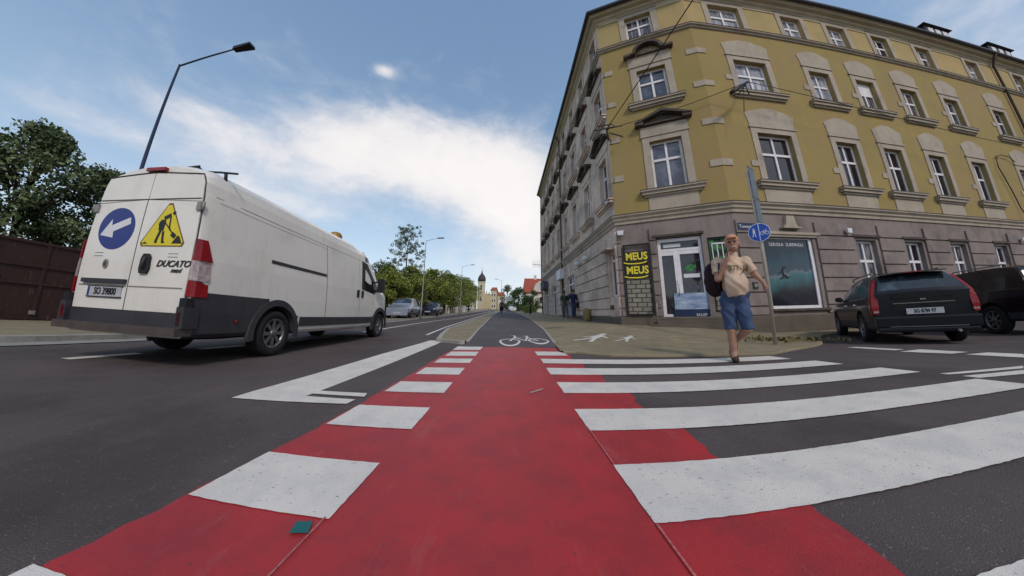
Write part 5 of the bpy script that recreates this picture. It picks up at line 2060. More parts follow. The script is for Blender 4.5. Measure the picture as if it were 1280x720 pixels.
def estate_details(c, sh, reg, tint='red_lens'):
    # tall lamps up the pillars
    for s in (1, -1):
        bm = BM()
        ctrl = [(-.014, .60, .765, .852), (-.014, .74, .745, .865), (.01, .90, .74, .85), (.045, 1.03, .725, .82), (.17, 1.17, .665, .765), (.30, 1.32, .61, .69)]
        prev = None
        for y, z, xi, xo in ctrl:
            cur = [Vector((s * xi, y - .012, z)), Vector((s * xo, y - .002, z)), Vector((s * (xo + .018), y + .07, z)), Vector((s * (xo + .012), y + .16, z - .02))]
            if prev:
                for i in range(3):
                    face(bm, ([prev[i], cur[i], cur[i + 1], prev[i + 1]])[::-s], 1 if .70 > (z + 0) > .60 and i == 0 else 0)
            prev = cur
        l = obj('tail_lamp', bm, [tint, 'clear_lens'], c)
        bm = BM()
        box(bm, s * .80 - .045, s * .80 + .045, -.026, -.008, .63, .665)
        obj('lamp_band', bm, 'clear_lens', l)
    bm = BM()
    rear_plate(bm, [(-.48, .98), (.48, .98), (.50, .90), (-.50, .90)][::-1], -.02, .02)
    obj('tailgate_spine', bm, 'car_green', c)
    bm = BM()
    box(bm, -.30, .30, -.042, -.02, .585, .695)
    text_bm(bm, reg, .10, Matrix(((1, 0, 0, 0), (0, 0, -1, -.045), (0, 1, 0, .64), (0, 0, 0, 1))), .004, mi=1, sx=.78, bold=.002)
    obj('number_plate', bm, ['plate', 'black'], c)
    bm = BM()
    box(bm, -.045, .045, -.03, -.01, .855, .88)
    obj('badge', bm, 'chrome', c)
    bm = BM()
    box(bm, -.5, .5, -.028, -.012, .795, .805)
    obj('trim_strip', bm, 'galv', c)
    bm = BM()
    box(bm, -.84, .84, -.075, .10, .33, .545)
    box(bm, -.80, .80, -.055, .12, .24, .33)
    bmesh.ops.bevel(bm, geom=bm.edges[:], offset=.03, segments=2, affect='EDGES', profile=.7)
    bp = obj('rear_bumper', bm, 'car_green', c)
    bm = BM()
    box(bm, -.62, .62, -.082, -.07, .345, .352)
    obj('bumper_strip', bm, 'galv', bp)
    bm = BM()
    tube(bm, [(.02, .11, 1.045), (.38, .12, 1.055), (.45, .13, 1.06)], .016, 6)
    tube(bm, [(.0, .08, 1.01), (.06, .11, 1.05)], .03, 6)
    obj('rear_wiper', bm, 'black', c)
    bm = BM()
    hexa(bm, [(-.56, .16, 1.405), (.56, .16, 1.405), (.58, .45, 1.435), (-.58, .45, 1.435), (-.56, .165, 1.425), (.56, .165, 1.425), (.58, .45, 1.455), (-.58, .45, 1.455)])
    sp = obj('roof_spoiler', bm, 'black', c)
    bm = BM()
    box(bm, -.16, .16, .15, .17, 1.408, 1.424)
    obj('brake_lamp', bm, 'red_lens', sp)
    for s in (1, -1):
        bm = BM()
        tube(bm, [(s * .60, .5, 1.44), (s * .60, .62, 1.49), (s * .60, 2.1, 1.50), (s * .60, 2.25, 1.445)], .016, 6)
        obj('roof_rail', bm, 'galv', c)
        bm = BM()
        x_ = sh.x_at(2.75, .98)
        box(bm, s * (x_ + .10) - .09, s * (x_ + .10) + .09, 2.68, 2.80, .95, 1.08)
        bmesh.ops.bevel(bm, geom=bm.edges[:], offset=.03, segments=2, affect='EDGES')
        tube(bm, [(s * (x_ - .06), 2.75, .96), (s * (x_ + .05), 2.74, .99)], .022, 6)
        obj('wing_mirror', bm, 'car_green', c)
        bm = BM()
        for y0 in (1.28, 2.18):
            x_ = sh.x_at(y0, .83)
            box(bm, s * x_ - .015, s * x_ + .02, y0 - .10, y0 + .10, .815, .84)
        obj('door_handle', bm, 'chrome', c)
        bm = BM()
        side_strip(bm, sh, s, fine([(1.13, .34), (1.15, .93)], 4), .008, .003)
        side_strip(bm, sh, s, fine([(1.98, .32), (1.98, .92)], 4), .008, .003)
        side_strip(bm, sh, s, fine([(3.0, .34), (2.95, .90)], 4), .008, .003)
        obj('panel_gap', bm, 'black', c)
    bm = BM()
    rear_plate(bm, [(-.47, 1.06), (-.30, 1.06), (-.34, 1.13), (-.46, 1.13)][::-1], .12, .14)
    bm.free()
    bm = BM()
    lathe(bm, [(.025, 0), (.025, .08)], Matrix.Translation((.45, -.07, .26)) @ Matrix.Rotation(PI / 2, 4, 'X'), 10)
    obj('exhaust_pipe', bm, 'galv', c)


SA = -0.748128893
dyc = Vector((0.6802685, 0.73296301, 0))
dxc = Vector((0.73296301, -0.6802685, 0))
cpos = Vector((8.682, 5.142, 0)) - dyc * .90
est, esh = make_car('estate_car', 'nearly black estate car with tall red tail lamps parked nose to the building', tuple(cpos), SA, EST, 'car_green')
estate_details(est, esh, 'SG 87M 97')
est.matrix_basis = est.matrix_basis @ Matrix.Diagonal((.93, 1, 1.01, 1))
SUVP = dict(EST)
SUVP.update(len=4.4, zb=.30, r=.335, ra=.40, roof=[(0, 1.05), (.06, 1.12), (.26, 1.46), (.4, 1.53), (1.4, 1.58), (2.2, 1.56), (2.45, 1.50), (3.1, 1.05), (3.4, .98), (4.1, .86), (4.4, .62)],
            belt=[(0, 1.0), (.3, 1.03), (1.5, 1.02), (3.2, .98), (3.6, .92), (4.1, .8), (4.4, .58)], wr=[(0, .78), (.06, .75), (.4, .66), (1.4, .67), (2.3, .66), (2.6, .67), (3.2, .76), (3.5, .78), (4.4, .4)])
cpos2 = cpos + dxc * 3.2 + dyc * 2.1
c2, sh2 = make_car('parked_car', 'very dark maroon car at the right edge parked beside the black estate', (cpos2.x, cpos2.y, 0), SA + .24, SUVP, 'car_black', 'carglass_dark')
for s in (1, -1):
    bm = BM()
    for z0, z1, x0, x1, mi in ((.62, .80, .64, .85, 0), (.80, .92, .67, .83, 0), (.68, .73, .66, .83, 1)):
        rear_plate(bm, [(s * x0, z0), (s * x1, z0), (s * (x1 - .02), z1), (s * x0, z1)][::s], -.03 if mi == 0 else -.034, .03, mi)
    obj('tail_lamp', bm, ['red_lens', 'clear_lens'], c2)
    bm = BM()
    tube(bm, [(s * .63, .5, 1.56), (s * .63, .62, 1.61), (s * .63, 2.1, 1.62), (s * .63, 2.25, 1.57)], .016, 6)
    obj('roof_rail', bm, 'galv', c2)
    bm = BM()
    x_ = sh2.x_at(2.75, 1.02)
    box(bm, s * (x_ + .09) - .08, s * (x_ + .09) + .08, 2.68, 2.80, 1.0, 1.15)
    obj('wing_mirror', bm, 'car_black', c2)
bm = BM()
box(bm, -.26, .26, -.02, -.005, .66, .77)
obj('number_plate', bm, 'plate', c2)
bm = BM()
box(bm, -.83, .83, -.06, .1, .3, .58)
bmesh.ops.bevel(bm, geom=bm.edges[:], offset=.03, segments=2, affect='EDGES')
obj('rear_bumper', bm, 'car_black', c2)

# oncoming cars far up the street: facing the camera
MPV = dict(EST)
MPV.update(len=4.3, roof=[(0, 1.05), (.06, 1.2), (.2, 1.5), (.4, 1.58), (1.4, 1.62), (2.3, 1.58), (2.6, 1.48), (3.4, 1.0), (3.6, .95), (4.1, .78), (4.3, .6)])


def oncoming(label, x, y, rz, P_, paint, name='parked_car'):
    """rear-based car turned to face the camera; x, y = nose"""
    L = P_['len']
    c, sh = make_car(name, label, (x - L * math.sin(rz), y + L * math.cos(rz), R(y + L / 2)), rz + PI, P_, paint)
    for s in (1, -1):
        bm = BM()
        rear_plate(bm, [(s * .50, .62), (s * .78, .66), (s * .80, .80), (s * .52, .76)][::s], L - .28, L - .10)
        obj('headlight', bm, 'clear_lens', c)
        bm = BM()
        box(bm, s * .98 - .08, s * .98 + .08, 2.9, 3.0, .95, 1.08)
        obj('wing_mirror', bm, paint, c)
    bm = BM()
    box(bm, -.45, .45, L - .10, L - .03, .52, .64)
    obj('grille', bm, 'black', c)
    bm = BM()
    box(bm, -.26, .26, L - .03, L + .01, .40, .50)
    obj('number_plate', bm, 'plate', c)
    return c


oncoming('silver people carrier coming towards the camera beyond the van', -8.1, 19.8, .12, MPV, 'car_silver', 'oncoming_car')
oncoming('dark blue hatchback coming behind the silver car', -7.9, 26.5, .10, EST, 'car_navy', 'oncoming_car')
oncoming('white car far up the street right of the lamp post', .9, 62, .05, MPV, 'white', 'distant_car')
oncoming('small pale car at the foot of the church, far up the street', -16, 100, -.1, EST, 'car_silver', 'distant_car')

# ------------------------------------------------------------------ street lamps and signs


def lamp(x, y, z0, H, arm, adir, label, r0=.085, r1=.045, mat='mast'):
    t = thing('street_lamp', label, 'street lamp', (x, y, z0), 0, 'lamp posts along the street')
    k_ = .62 if mat == 'mast' else .55
    r0, r1 = r0 * k_, r1 * k_ * .9
    bm = BM()
    tube(bm, [(0, 0, -.1), (0, 0, .9), (0, 0, .92), (0, 0, H)], [r0 * 1.25, r0 * 1.25, r0, r1], 10)
    obj('mast', bm, mat, t)
    bm = BM()
    tube(bm, [(0, 0, H - .04), (arm * adir * .5, 0, H + .10), (arm * adir, 0, H + .22)], [r1 * .9, r1 * .8, r1 * .7], 8)
    obj('arm', bm, mat, t)
    bm = BM()
    T = Matrix.Translation((arm * adir, 0, H + .22)) @ Matrix.Rotation(-.1 * adir, 4, 'Y')
    hexa(bm, [T @ Vector(q) for q in ((-.05 * adir, -.06, -.05), (.46 * adir, -.10, -.055), (.46 * adir, .10, -.055), (-.05 * adir, .06, -.05), (-.05 * adir, -.05, .05), (.44 * adir, -.08, .025), (.44 * adir, .08, .025), (-.05 * adir, .05, .05))])
    h = obj('lamp_head', bm, 'blackmetal' if mat == 'mast' else mat, t)
    return t


lamp(-8.28, 4.62, .09, 6.48, 1.66, 1, 'tall dark lamp post rising behind the white van roof')
lamp(-6.75, 21, R(21) + .1, 6.1, .95, 1, 'second lamp post up the street in front of the tall sparse tree', mat='galv')
lamp(-6.5, 36, R(36) + .1, 6.3, 1.2, 1, 'third lamp post up the street above the small green trees', mat='galv')
lamp(-1.36, 46, R(46) + .07, 5.4, .75, -1, 'lamp post standing on the strip between road and bicycle path', mat='galv')

# sign post near the crossing
SPx, SPy = 5.74, 5.80
sp = thing('sign_post', 'grey post with a round blue path sign and two back-turned plates at the crossing', 'road sign', (SPx, SPy, Pf(SPx, SPy)))
sz = Pf(SPx, SPy)
bm = BM()
tube(bm, [(0, 0, -.1), (0, 0, 4.05)], .038, 12)
obj('post', bm, 'post_tan', sp)
bx_ = Vector((SPx, SPy, 0)).normalized()
rx_ = Vector((bx_.y, -bx_.x, 0))
rot1 = Matrix.Rotation(math.radians(-42), 4, 'Z')
Tb = Matrix.Translation((0, 0, 2.50)) @ rot1
bm = BM()
rim = [(.205 * math.cos(t), .205 * math.sin(t)) for t in frange(0, 2 * PI * 31 / 32, 31)]
Td = Tb @ Matrix(((1, 0, 0, 0), (0, 0, -1, -.045), (0, 1, 0, 0), (0, 0, 0, 1)))
prism(bm, [(x * 1.06, y * 1.06) for x, y in rim], -.006, .0, Td, 0)
prism(bm, rim, .0, .004, Td, 1)
ds = obj('path_sign', bm, ['white', 'sign_bright'], sp)
bm = BM()
prism(bm, [(-.007, -.2), (.007, -.2), (.007, .2), (-.007, .2)], .004, .007, Td)
for cx0, cy0, s0 in ((-.10, .06, .9),):
    prism(bm, [(cx0 + .018 * math.cos(t), .085 + .018 * math.sin(t)) for t in frange(0, 2 * PI * 9 / 10, 9)], .004, .007, Td)
    prism(bm, [(cx0 - .025, .06), (cx0 + .025, .06), (cx0 + .02, -.01), (cx0 - .02, -.01)], .004, .007, Td)
    prism(bm, [(cx0 - .02, -.01), (cx0 - .005, -.01), (cx0 - .025, -.1), (cx0 - .04, -.1)], .004, .007, Td)
    prism(bm, [(cx0 + .005, -.01), (cx0 + .02, -.01), (cx0 + .035, -.1), (cx0 + .02, -.1)], .004, .007, Td)
for k, cxw in enumerate((.055, .145)):
    for i in range(14):
        t0, t1 = 2 * PI * i / 14, 2 * PI * (i + 1) / 14
        prism(bm, [(cxw + .032 * math.cos(t0), -.03 + .032 * math.sin(t0)), (cxw + .042 * math.cos(t0), -.03 + .042 * math.sin(t0)), (cxw + .042 * math.cos(t1), -.03 + .042 * math.sin(t1)), (cxw + .032 * math.cos(t1), -.03 + .032 * math.sin(t1))], .004, .007, Td)
for a, b in (((.055, -.03), (.085, .03)), ((.085, .03), (.13, .03)), ((.13, .03), (.145, -.03)), ((.085, .03), (.10, -.03)), ((.10, -.03), (.13, .03)), ((.12, .05), (.15, .05))):
    dx_, dz_ = b[0] - a[0], b[1] - a[1]
    L = math.hypot(dx_, dz_)
    nx, nz_ = -dz_ / L * .004, dx_ / L * .004
    prism(bm, [(a[0] + nx, a[1] + nz_), (a[0] - nx, a[1] - nz_), (b[0] - nx, b[1] - nz_), (b[0] + nx, b[1] + nz_)], .004, .0075, Td)
obj('symbol', bm, 'white', ds)
for z0, z1, k in ((3.36, 4.16, 2), (2.76, 3.30, 1)):
    Tp = Matrix.Translation((0, 0, 0)) @ Matrix.Rotation(math.radians(28), 4, 'Z')
    bm = BM()
    box(bm, -.04, .30 if k == 2 else .26, -.045, -.035, z0, z1, Tp)
    box(bm, -.05, .31 if k == 2 else .27, -.05, -.03, z0 - .01, z0 + .01, Tp)
    box(bm, -.05, .31 if k == 2 else .27, -.05, -.03, z1 - .01, z1 + .01, Tp)
    obj('turned_plate', bm, 'plate_back', sp)

# ------------------------------------------------------------------ trees and greenery


def leaf_cloud(bm, centers, n, size, spread, squash=.8, seed=1):
    r = random.Random(seed)
    for _ in range(n):
        c, rad = centers[r.randrange(len(centers))]
        while True:
            v = Vector((r.uniform(-1, 1), r.uniform(-1, 1), r.uniform(-1, 1)))
            if v.length <= 1:
                break
        v = v * (v.length ** -.35 if v.length > .01 else 1)
        p = Vector(c) + Vector((v.x * rad, v.y * rad, v.z * rad * squash))
        s = size * r.uniform(.6, 1.4)
        nrm = Vector((r.gauss(0, 1), r.gauss(0, 1), r.gauss(0, 1) + .5)).normalized()
        u = nrm.orthogonal().normalized()
        u = Matrix.Rotation(r.uniform(0, 6.28), 3, nrm) @ u * s
        w = nrm.cross(u) * .55
        vs = [bm.verts.new(q) for q in (p - u, p - w, p + u, p + w)]
        bm.faces.new(vs)


def tree(name, label, x, y, z0, H, crown_w, mat='leaf_dark', trunk_h=.3, n=5000, leaf=.09, clumps=34, seed=1, sparse=1.0, group=None, cat='tree', shape='round', tr=.14):
    r = random.Random(seed)
    t = thing(name, label, cat, (x, y, z0), 0, group)
    cen = []
    ends = []
    zc0 = H * trunk_h
    for k in range(clumps):
        f = r.random()
        z = zc0 + (H - zc0) * f
        if shape == 'round':
            prof = math.sqrt(max(.05, 1 - (2 * f - .85) ** 2))
        elif shape == 'cone':
            prof = max(.12, 1 - f) ** .7
        else:
            prof = .55 + .45 * math.sin(PI * f)
        a = r.uniform(0, 2 * PI)
        q = crown_w / 2 * prof * math.sqrt(r.uniform(.1, 1)) * .85
        c = (q * math.cos(a), q * math.sin(a), z - .1 * H * (1 - f) * 0)
        rad = crown_w * r.uniform(.10, .19) * sparse
        cen.append((c, rad))
        ends.append(c)
    bm = BM()
    top = Vector((r.uniform(-.1, .1), r.uniform(-.1, .1), H * .86))
    tube(bm, [(0, 0, -.15), (.02, .01, H * trunk_h * .6), (top.x * .5, top.y * .5, H * .55), top], [tr * 1.2, tr, tr * .6, tr * .15], 8)
    for c in ends[:26]:
        c = Vector(c)
        zb = max(H * trunk_h * .7, c.z - crown_w * .35)
        b = Vector((top.x * .5 * zb / H, top.y * .5 * zb / H, zb))
        m = (b + c) / 2 + Vector((0, 0, -.04 * H))
        tube(bm, [b, m, c], [tr * .38, tr * .22, tr * .07], 5)
    obj('trunk', bm, 'bark', t)
    bm = BM()
    leaf_cloud(bm, cen, n, leaf, 0, .78, seed + 5)
    obj('crown', bm, mat, t)
    return t


g = 'trees behind the brown wall'
tree('broadleaf_tree', 'tall dark tree left of the van, rising highest above the brown wall', -16.8, 6.2, 0, 6.8, 4.8, 'leaf_dark', .22, 15000, .075, 120, 3, .62, g)
tree('broadleaf_tree', 'dark tree nearest the van behind the brown wall, slightly lower', -16.2, 8.3, 0, 5.9, 4.8, 'leaf_dark', .2, 12000, .075, 90, 8, .66, g)
tree('broadleaf_tree', 'dark tree at the left edge above the brown wall', -16.0, 3.6, 0, 5.9, 5.2, 'leaf_dark', .2, 13000, .075, 100, 12, .66, g)
tree('broadleaf_tree', 'tree peeking out just left of the van roof', -16.8, 10.2, 0, 5.5, 3.4, 'leaf_dark', .3, 5000, .07, 50, 15, .6, g)
tree('poplar_tree', 'tall sparse grey-green tree standing above the small street trees', -14.0, 36, .3, 12.6, 5.6, 'leaf_pale', .22, 9000, .085, 260, 21, .34, None, 'tree', 'col', .14)
g = 'small green trees along the left pavement'
for i, (x, y, H, w) in enumerate(((-10.6, 24, 4.3, 3.8), (-10.2, 28, 4.8, 4.2), (-9.6, 33, 5.2, 4.6), (-9.2, 38, 5.6, 4.8), (-8.8, 44, 5.8, 5.0), (-8.8, 52, 6.4, 5.2), (-9.0, 60, 6.6, 5.4))):
    tree('street_tree', ['low round green street tree beside the van mirror', 'green street tree above the silver car', 'bright green street tree behind the dark blue car', 'green street tree in the middle of the row', 'green street tree with its trunk at the pavement edge', 'green street tree close to the church', 'farthest green street tree in the row'][i],
         x, y, R(y), H, w * 1.1, 'leaf_mid', .22, 9000 if y < 40 else 5200, .11, 80, 30 + i, .95, g)
for i, (x, y, H, w) in enumerate(((-20, 30, 7.5, 7), (-21, 44, 8, 8), (-17, 20, 6, 6))):
    tree('broadleaf_tree', ['dense tree behind the poplar, seen over the van bonnet', 'dense tree behind the middle of the street tree row', 'dense tree hidden mostly behind the van cab'][i], x, y, R(y), H, w, 'leaf_far', .15, 5000, .15, 60, 60 + i, 1.0, 'dense trees behind the street trees')
for i, (x, y, H, w) in enumerate(((2.2, 62, 5.0, 5), (4.6, 54, 4.2, 4.2), (-.6, 85, 7.5, 6), (2.0, 100, 7, 6))):
    tree('broadleaf_tree', ['dark green tree left of the red roofed house', 'low bushy tree in front of the red roofed house', 'far dark tree behind the lamp post', 'far dark tree at the end of the street'][i], x, y, R(y), H, w, 'leaf_far', .12, 2200, .16, 26, 70 + i, 1.15, 'dark trees at the end of the street')
for i, (x, y) in enumerate(((2.9, 40), (3.4, 46))):
    bm = BM()
    leaf_cloud(bm, [((x + dx_, y + dy_, Pf(x, y) + .5), .7) for dx_ in (-.4, .1, .5) for dy_ in (-.8, 0, .8)], 900, .09, 0, .8, 90 + i)
    tag(obj('shrub', bm, 'leaf_mid'), ['low green shrub nearer of the two beyond the side facade', 'low green shrub farther of the two beyond the side facade'][i], 'shrub', 'shrubs by the path')

# ------------------------------------------------------------------ brown wall, gate and fences on the left
w = thing('brown_wall', 'dark brown brick wall behind the left pavement with a pale notice on it', 'wall', (-12.2, 6, 0))
bm = BM()
box(bm, -12.4, -12.2, -12, 3.9, -.2, 2.0)
box(bm, -12.4, -12.2, 6.6, 60, -.2, 2.35)
box(bm, -12.48, -12.15, -12, 3.9, 2.0, 2.08)
box(bm, -12.48, -12.15, 6.6, 60, 2.35, 2.43)
for k in (0, 3.9, 6.6, 12, 18, 24, 30):
    box(bm, -12.5, -12.12, k - .2, k + .2, -.2, 2.5)
obj('brickwork', bm, 'wall_brown', w, world=True)
bm = BM()
box(bm, -12.19, -12.13, 4.15 - .9, 3.78, .75, 1.15)
obj('notice', bm, 'concrete', w, world=True)
gt = thing('steel_gate', 'dark brown steel gate in the brick wall left of the van', 'gate', (-12.2, 5.2, 0))
bm = BM()
box(bm, -12.30, -12.24, 4.1, 6.4, .1, 2.1)
for z in (.12, 1.0, 1.45, 2.05):
    box(bm, -12.26, -12.205, 4.1, 6.4, z, z + .07)
for k in frange(4.1, 6.33, 2):
    box(bm, -12.25, -12.212, k, k + .07, .1, 2.1)
obj('leaf', bm, 'gate_brown', gt, world=True)
bm = BM()
for (y_, z_) in ((4.35, 1.22), (4.45, .4), (5.2, .3)):
    box(bm, -12.20, -12.17, y_ - .06, y_ + .06, z_ - .05, z_ + .05)
obj('latch', bm, 'galv', gt, world=True)
f = thing('white_railing', 'pale post railing beside the pavement beyond the dark blue car', 'fence', (-8.3, 40, R(40)))
bm = BM()
for k in range(12):
    y_ = 36 + k * 1.4
    obj_bm = BM()
    box(obj_bm, -8.4, -8.2, y_ - .1, y_ + .1, R(y_), R(y_) + 1.25)
    obj('post', obj_bm, 'white_far', f, world=True)
bm.free()
bm = BM()
tube(bm, [(-8.3, 36, R(36) + 1.1), (-8.3, 51.4, R(51) + 1.1)], .04, 6)
obj('rail', bm, 'white_far', f, world=True)

# ------------------------------------------------------------------ far buildings


def far_windows(parent, cx, y, z0, cols, rows_, dx, dz, w, h, mat='pane'):
    for r in range(rows_):
        for c in range(cols):
            bm = BM()
            x = cx + (c - (cols - 1) / 2) * dx
            z = z0 + r * dz
            box(bm, x - w / 2, x + w / 2, y - .06, y, z, z + h)
            wn_ = obj('window', bm, 'window_white', parent, world=True)
            bm = BM()
            box(bm, x - w / 2 + .1, x + w / 2 - .1, y - .09, y - .061, z + .1, z + h - .1)
            obj('pane', bm, mat, wn_, world=True)


ch = thing('church', 'pale church with a slim bell tower under a dark onion dome', 'church', (-19.2, 180, R(180)))
z0 = R(180) - .5
bm = BM()
box(bm, -21.3, -16.9, 180, 184.4, z0, 21.6)
box(bm, -21.6, -16.6, 179.7, 184.7, 21.6, 22.1)
box(bm, -21.5, -16.7, 179.8, 184.6, 14.6, 15.0)
obj('tower', bm, 'cream', ch, world=True)
bm = BM()
lathe(bm, [(2.4, 22.1), (2.75, 23.0), (2.7, 24.4), (2.1, 26.0), (1.2, 27.2), (.55, 28.0), (.45, 29.0), (.12, 30.0), (.06, 32.3)], Matrix.Translation((-19.1, 182.2, 0)), 16)
obj('dome', bm, 'dome', ch, world=True)
bm = BM()
for x in (-19.1,):
    box(bm, x - .55, x + .55, 179.9, 180.0, 16.5, 19.8)
    box(bm, x - .45, x + .45, 179.9, 180.0, 9.0, 12.0)
obj('louvre', bm, 'pane', ch, world=True)
bm = BM()
prism(bm, [(-16.9, 181), (-9.5, 182), (-9.5, 205), (-16.9, 205)], z0, 13.5)
for k in range(4):
    x0 = -16.2 + k * 1.8
    prism(bm, [(x0, 13.5), (x0 + 1.4, 13.5), (x0 + .7, 16.2 - k * .7)], -181.6, -180.9, Matrix(((1, 0, 0, 0), (0, 0, -1, 0), (0, 1, 0, 0), (0, 0, 0, 1))))
obj('nave', bm, 'yellow_far', ch, world=True)


def house(name, label, x0, x1, y0, y1, zb, h, roof_h, wall_m, roof_m, cols, rows_, ridge='x', group=None):
    t = thing(name, label, 'house', ((x0 + x1) / 2, y0, zb), 0, group)
    bm = BM()
    box(bm, x0, x1, y0, y1, zb - .5, zb + h)
    obj('wall', bm, wall_m, t, world=True)
    bm = BM()
    e = .4
    A_ = [(x0 - e, y0 - e, zb + h), (x1 + e, y0 - e, zb + h), (x1 + e, y1 + e, zb + h), (x0 - e, y1 + e, zb + h)]
    if ridge == 'x':
        r = [(x0 + .2, (y0 + y1) / 2, zb + h + roof_h), (x1 - .2, (y0 + y1) / 2, zb + h + roof_h)]
        for q in ((A_[0], A_[1], r[1], r[0]), (A_[2], A_[3], r[0], r[1]), (A_[1], A_[2], r[1]), (A_[3], A_[0], r[0])):
            face(bm, q)
    else:
        r = [((x0 + x1) / 2, y0 - e, zb + h + roof_h), ((x0 + x1) / 2, y1 + e, zb + h + roof_h)]
        for q in ((A_[0], A_[3], r[1], r[0]), (A_[1], r[0], r[1], A_[2])):
            face(bm, q)
    face(bm, A_[::-1])
    rf = obj('roof', bm, roof_m, t, world=True)
    if ridge != 'x':
        bm = BM()
        face(bm, ((x0, y0 - .01, zb + h), (x1, y0 - .01, zb + h), ((x0 + x1) / 2, y0 - .01, zb + h + roof_h * .93)))
        obj('gable', bm, wall_m, t, world=True)
    far_windows(t, (x0 + x1) / 2, y0, zb + 1.0, cols, rows_, (x1 - x0) / (cols + .5), 3.0, .9, 1.5)
    return t, rf


g = 'terraced houses beyond the church'
house('terraced_house', 'cream house left of the church tower behind the street trees', -31, -21.8, 168, 180, R(170), 12, 3, 'cream', 'slate', 4, 3, 'x', g)
house('terraced_house', 'pale yellow house directly right of the church', -10.4, -7.2, 150, 170, R(150), 10.5, 2.5, 'yellow_far', 'red_tile', 2, 3, 'x', g)
house('terraced_house', 'brownish house at the very end of the street', -7.0, -3.0, 160, 175, R(160), 8, 2.5, 'cream', 'red_tile', 2, 2, 'x', g)
zb = R(62)
rh = thing('red_roofed_house', 'white house with a steep red tiled roof beyond the corner building', 'house', (7, 62, zb))
bm = BM()
box(bm, 3.9, 13, 62, 72, zb - .5, 5.6)
obj('wall', bm, 'white_far', rh, world=True)
bm = BM()
A_ = [(3.5, 61.6, 5.6), (13.4, 61.6, 5.6), (13.4, 72.4, 5.6), (3.5, 72.4, 5.6)]
r_ = [(3.9, 67, 9.5), (13, 67, 9.5)]
for q in ((A_[0], A_[1], r_[1], r_[0]), (A_[2], A_[3], r_[0], r_[1]), (A_[1], A_[2], r_[1]), (A_[3], A_[0], r_[0]), tuple(A_[::-1])):
    face(bm, q)
rr_ = obj('roof', bm, 'red_tile', rh, world=True)
bm = BM()
box(bm, 6.3, 6.9, 66.5, 67.1, 8.8, 10.3)
obj('chimney', bm, 'white_far', rr_, world=True)
bm = BM()
g0 = [(5.4, 61.9, 5.6), (9.2, 61.9, 5.6), (8.3, 61.9, 7.4), (7.3, 61.9, 8.4), (6.2, 61.9, 7.6)]
va = [bm.verts.new(q) for q in g0]
vb = [bm.verts.new((q[0], 66, q[2])) for q in g0]
bm.faces.new(va)
for i in range(5):
    bm.faces.new((va[i], vb[i], vb[(i + 1) % 5], va[(i + 1) % 5]))
gb = obj('gable', bm, 'white_far', rh, world=True)
bm = BM()
box(bm, 7.4, 8.6, 61.82, 61.9, 5.9, 7.0)
obj('window', bm, 'carglass_dark', rh, world=True)
bm = BM()
box(bm, 4.4, 12, 61.9, 62.0, 2.1, 2.6)
obj('dark_band', bm, 'trim_dark', rh, world=True)
far_windows(rh, 7.4, 62, 3.2, 3, 1, 2.2, 2.6, .9, 1.5)

# far hedge line closing the horizon on both sides
bm = BM()
r = random.Random(5)
cen = [((x, 150 + 12 * math.sin(x * .05) + 60 * (abs(x) > 60), R(150) + 3.2), 5.5) for x in range(-260, -34, 5)] + [((x, 210, R(210) + 2.5), 5) for x in range(4, 220, 5)] + [((-60 - 3 * math.sin(y), y, R(y) + 2), 4.5) for y in range(-60, 140, 5)] + [((-9 + .5 * x, 240, R(240) + 2), 4) for x in range(-20, 40, 5)]
cen += [((85 * math.sin(t), 85 * math.cos(t) - 10, 3.6), 5.5) for t in [1.75 + .055 * k for k in range(52)]]  # added unseen ring behind the camera, blocks bright low sky from car reflections
leaf_cloud(bm, cen, 22000, .9, 0, .8, 77)
tag(obj('woodland_with_added_ring', bm, 'leaf_far'), 'band of distant trees closing the horizon behind the street, with an added unseen ring behind the camera', 'woodland', kind='stuff')

# traffic signs up the street
for x, y, z, label, m1 in ((-8.2, 41, 2.1, 'round pale sign on a thin post in front of the street trees', 'white'), (-.35, 44, 2.3, 'small round pale sign beside the bicycle path lamp post', 'white'), (-2.1, 60, 2.2, 'small round sign far up between road and bicycle path', 'white')):
    t = thing('traffic_sign', label, 'road sign', (x, y, R(y)), 0, 'round signs up the street')
    bm = BM()
    tube(bm, [(0, 0, 0), (0, 0, z)], .04, 6)
    obj('post', bm, 'galv', t)
    bm = BM()
    lathe(bm, [(.36, -.01), (.36, .01)], Matrix.Translation((0, -.05, z)) @ Matrix.Rotation(PI / 2, 4, 'X'), 16)
    obj('disc', bm, m1, t)
t = thing('yellow_bollard', 'squat sandy yellow litter bin against the sooty side wall', 'bin', (4.02, 14.3, Pf(4.0, 14.3)))
bm = BM()
lathe(bm, [(.16, 0), (.19, .05), (.2, .5), (.17, .58), (.05, .62)], None, 12)
obj('bin_body', bm, pm('sandy', (150, 130, 88), (132, 114, 76), rough=.85), t)
t = thing('post', 'short dark bollard by the far corner of the side facade', 'bollard', (2.6, 33, Pf(2.6, 33)))
bm = BM()
lathe(bm, [(.09, 0), (.08, .85), (.11, .9), (.09, 1.0), (.02, 1.02)], None, 10)
obj('shaft', bm, 'blackmetal', t)
t = thing('post', 'chrome post beside the shop doorstep', 'bollard', tuple(FC.p(1.22, .42, .45)))
bm = BM()
tube(bm, [FC.p(1.16, .35, .4), FC.p(1.18, .35, 1.1), FC.p(1.24, .35, 1.25), FC.p(1.30, .3, 1.05)], .03, 8)
obj('shaft', bm, 'galv', t, world=True)

# ------------------------------------------------------------------ people


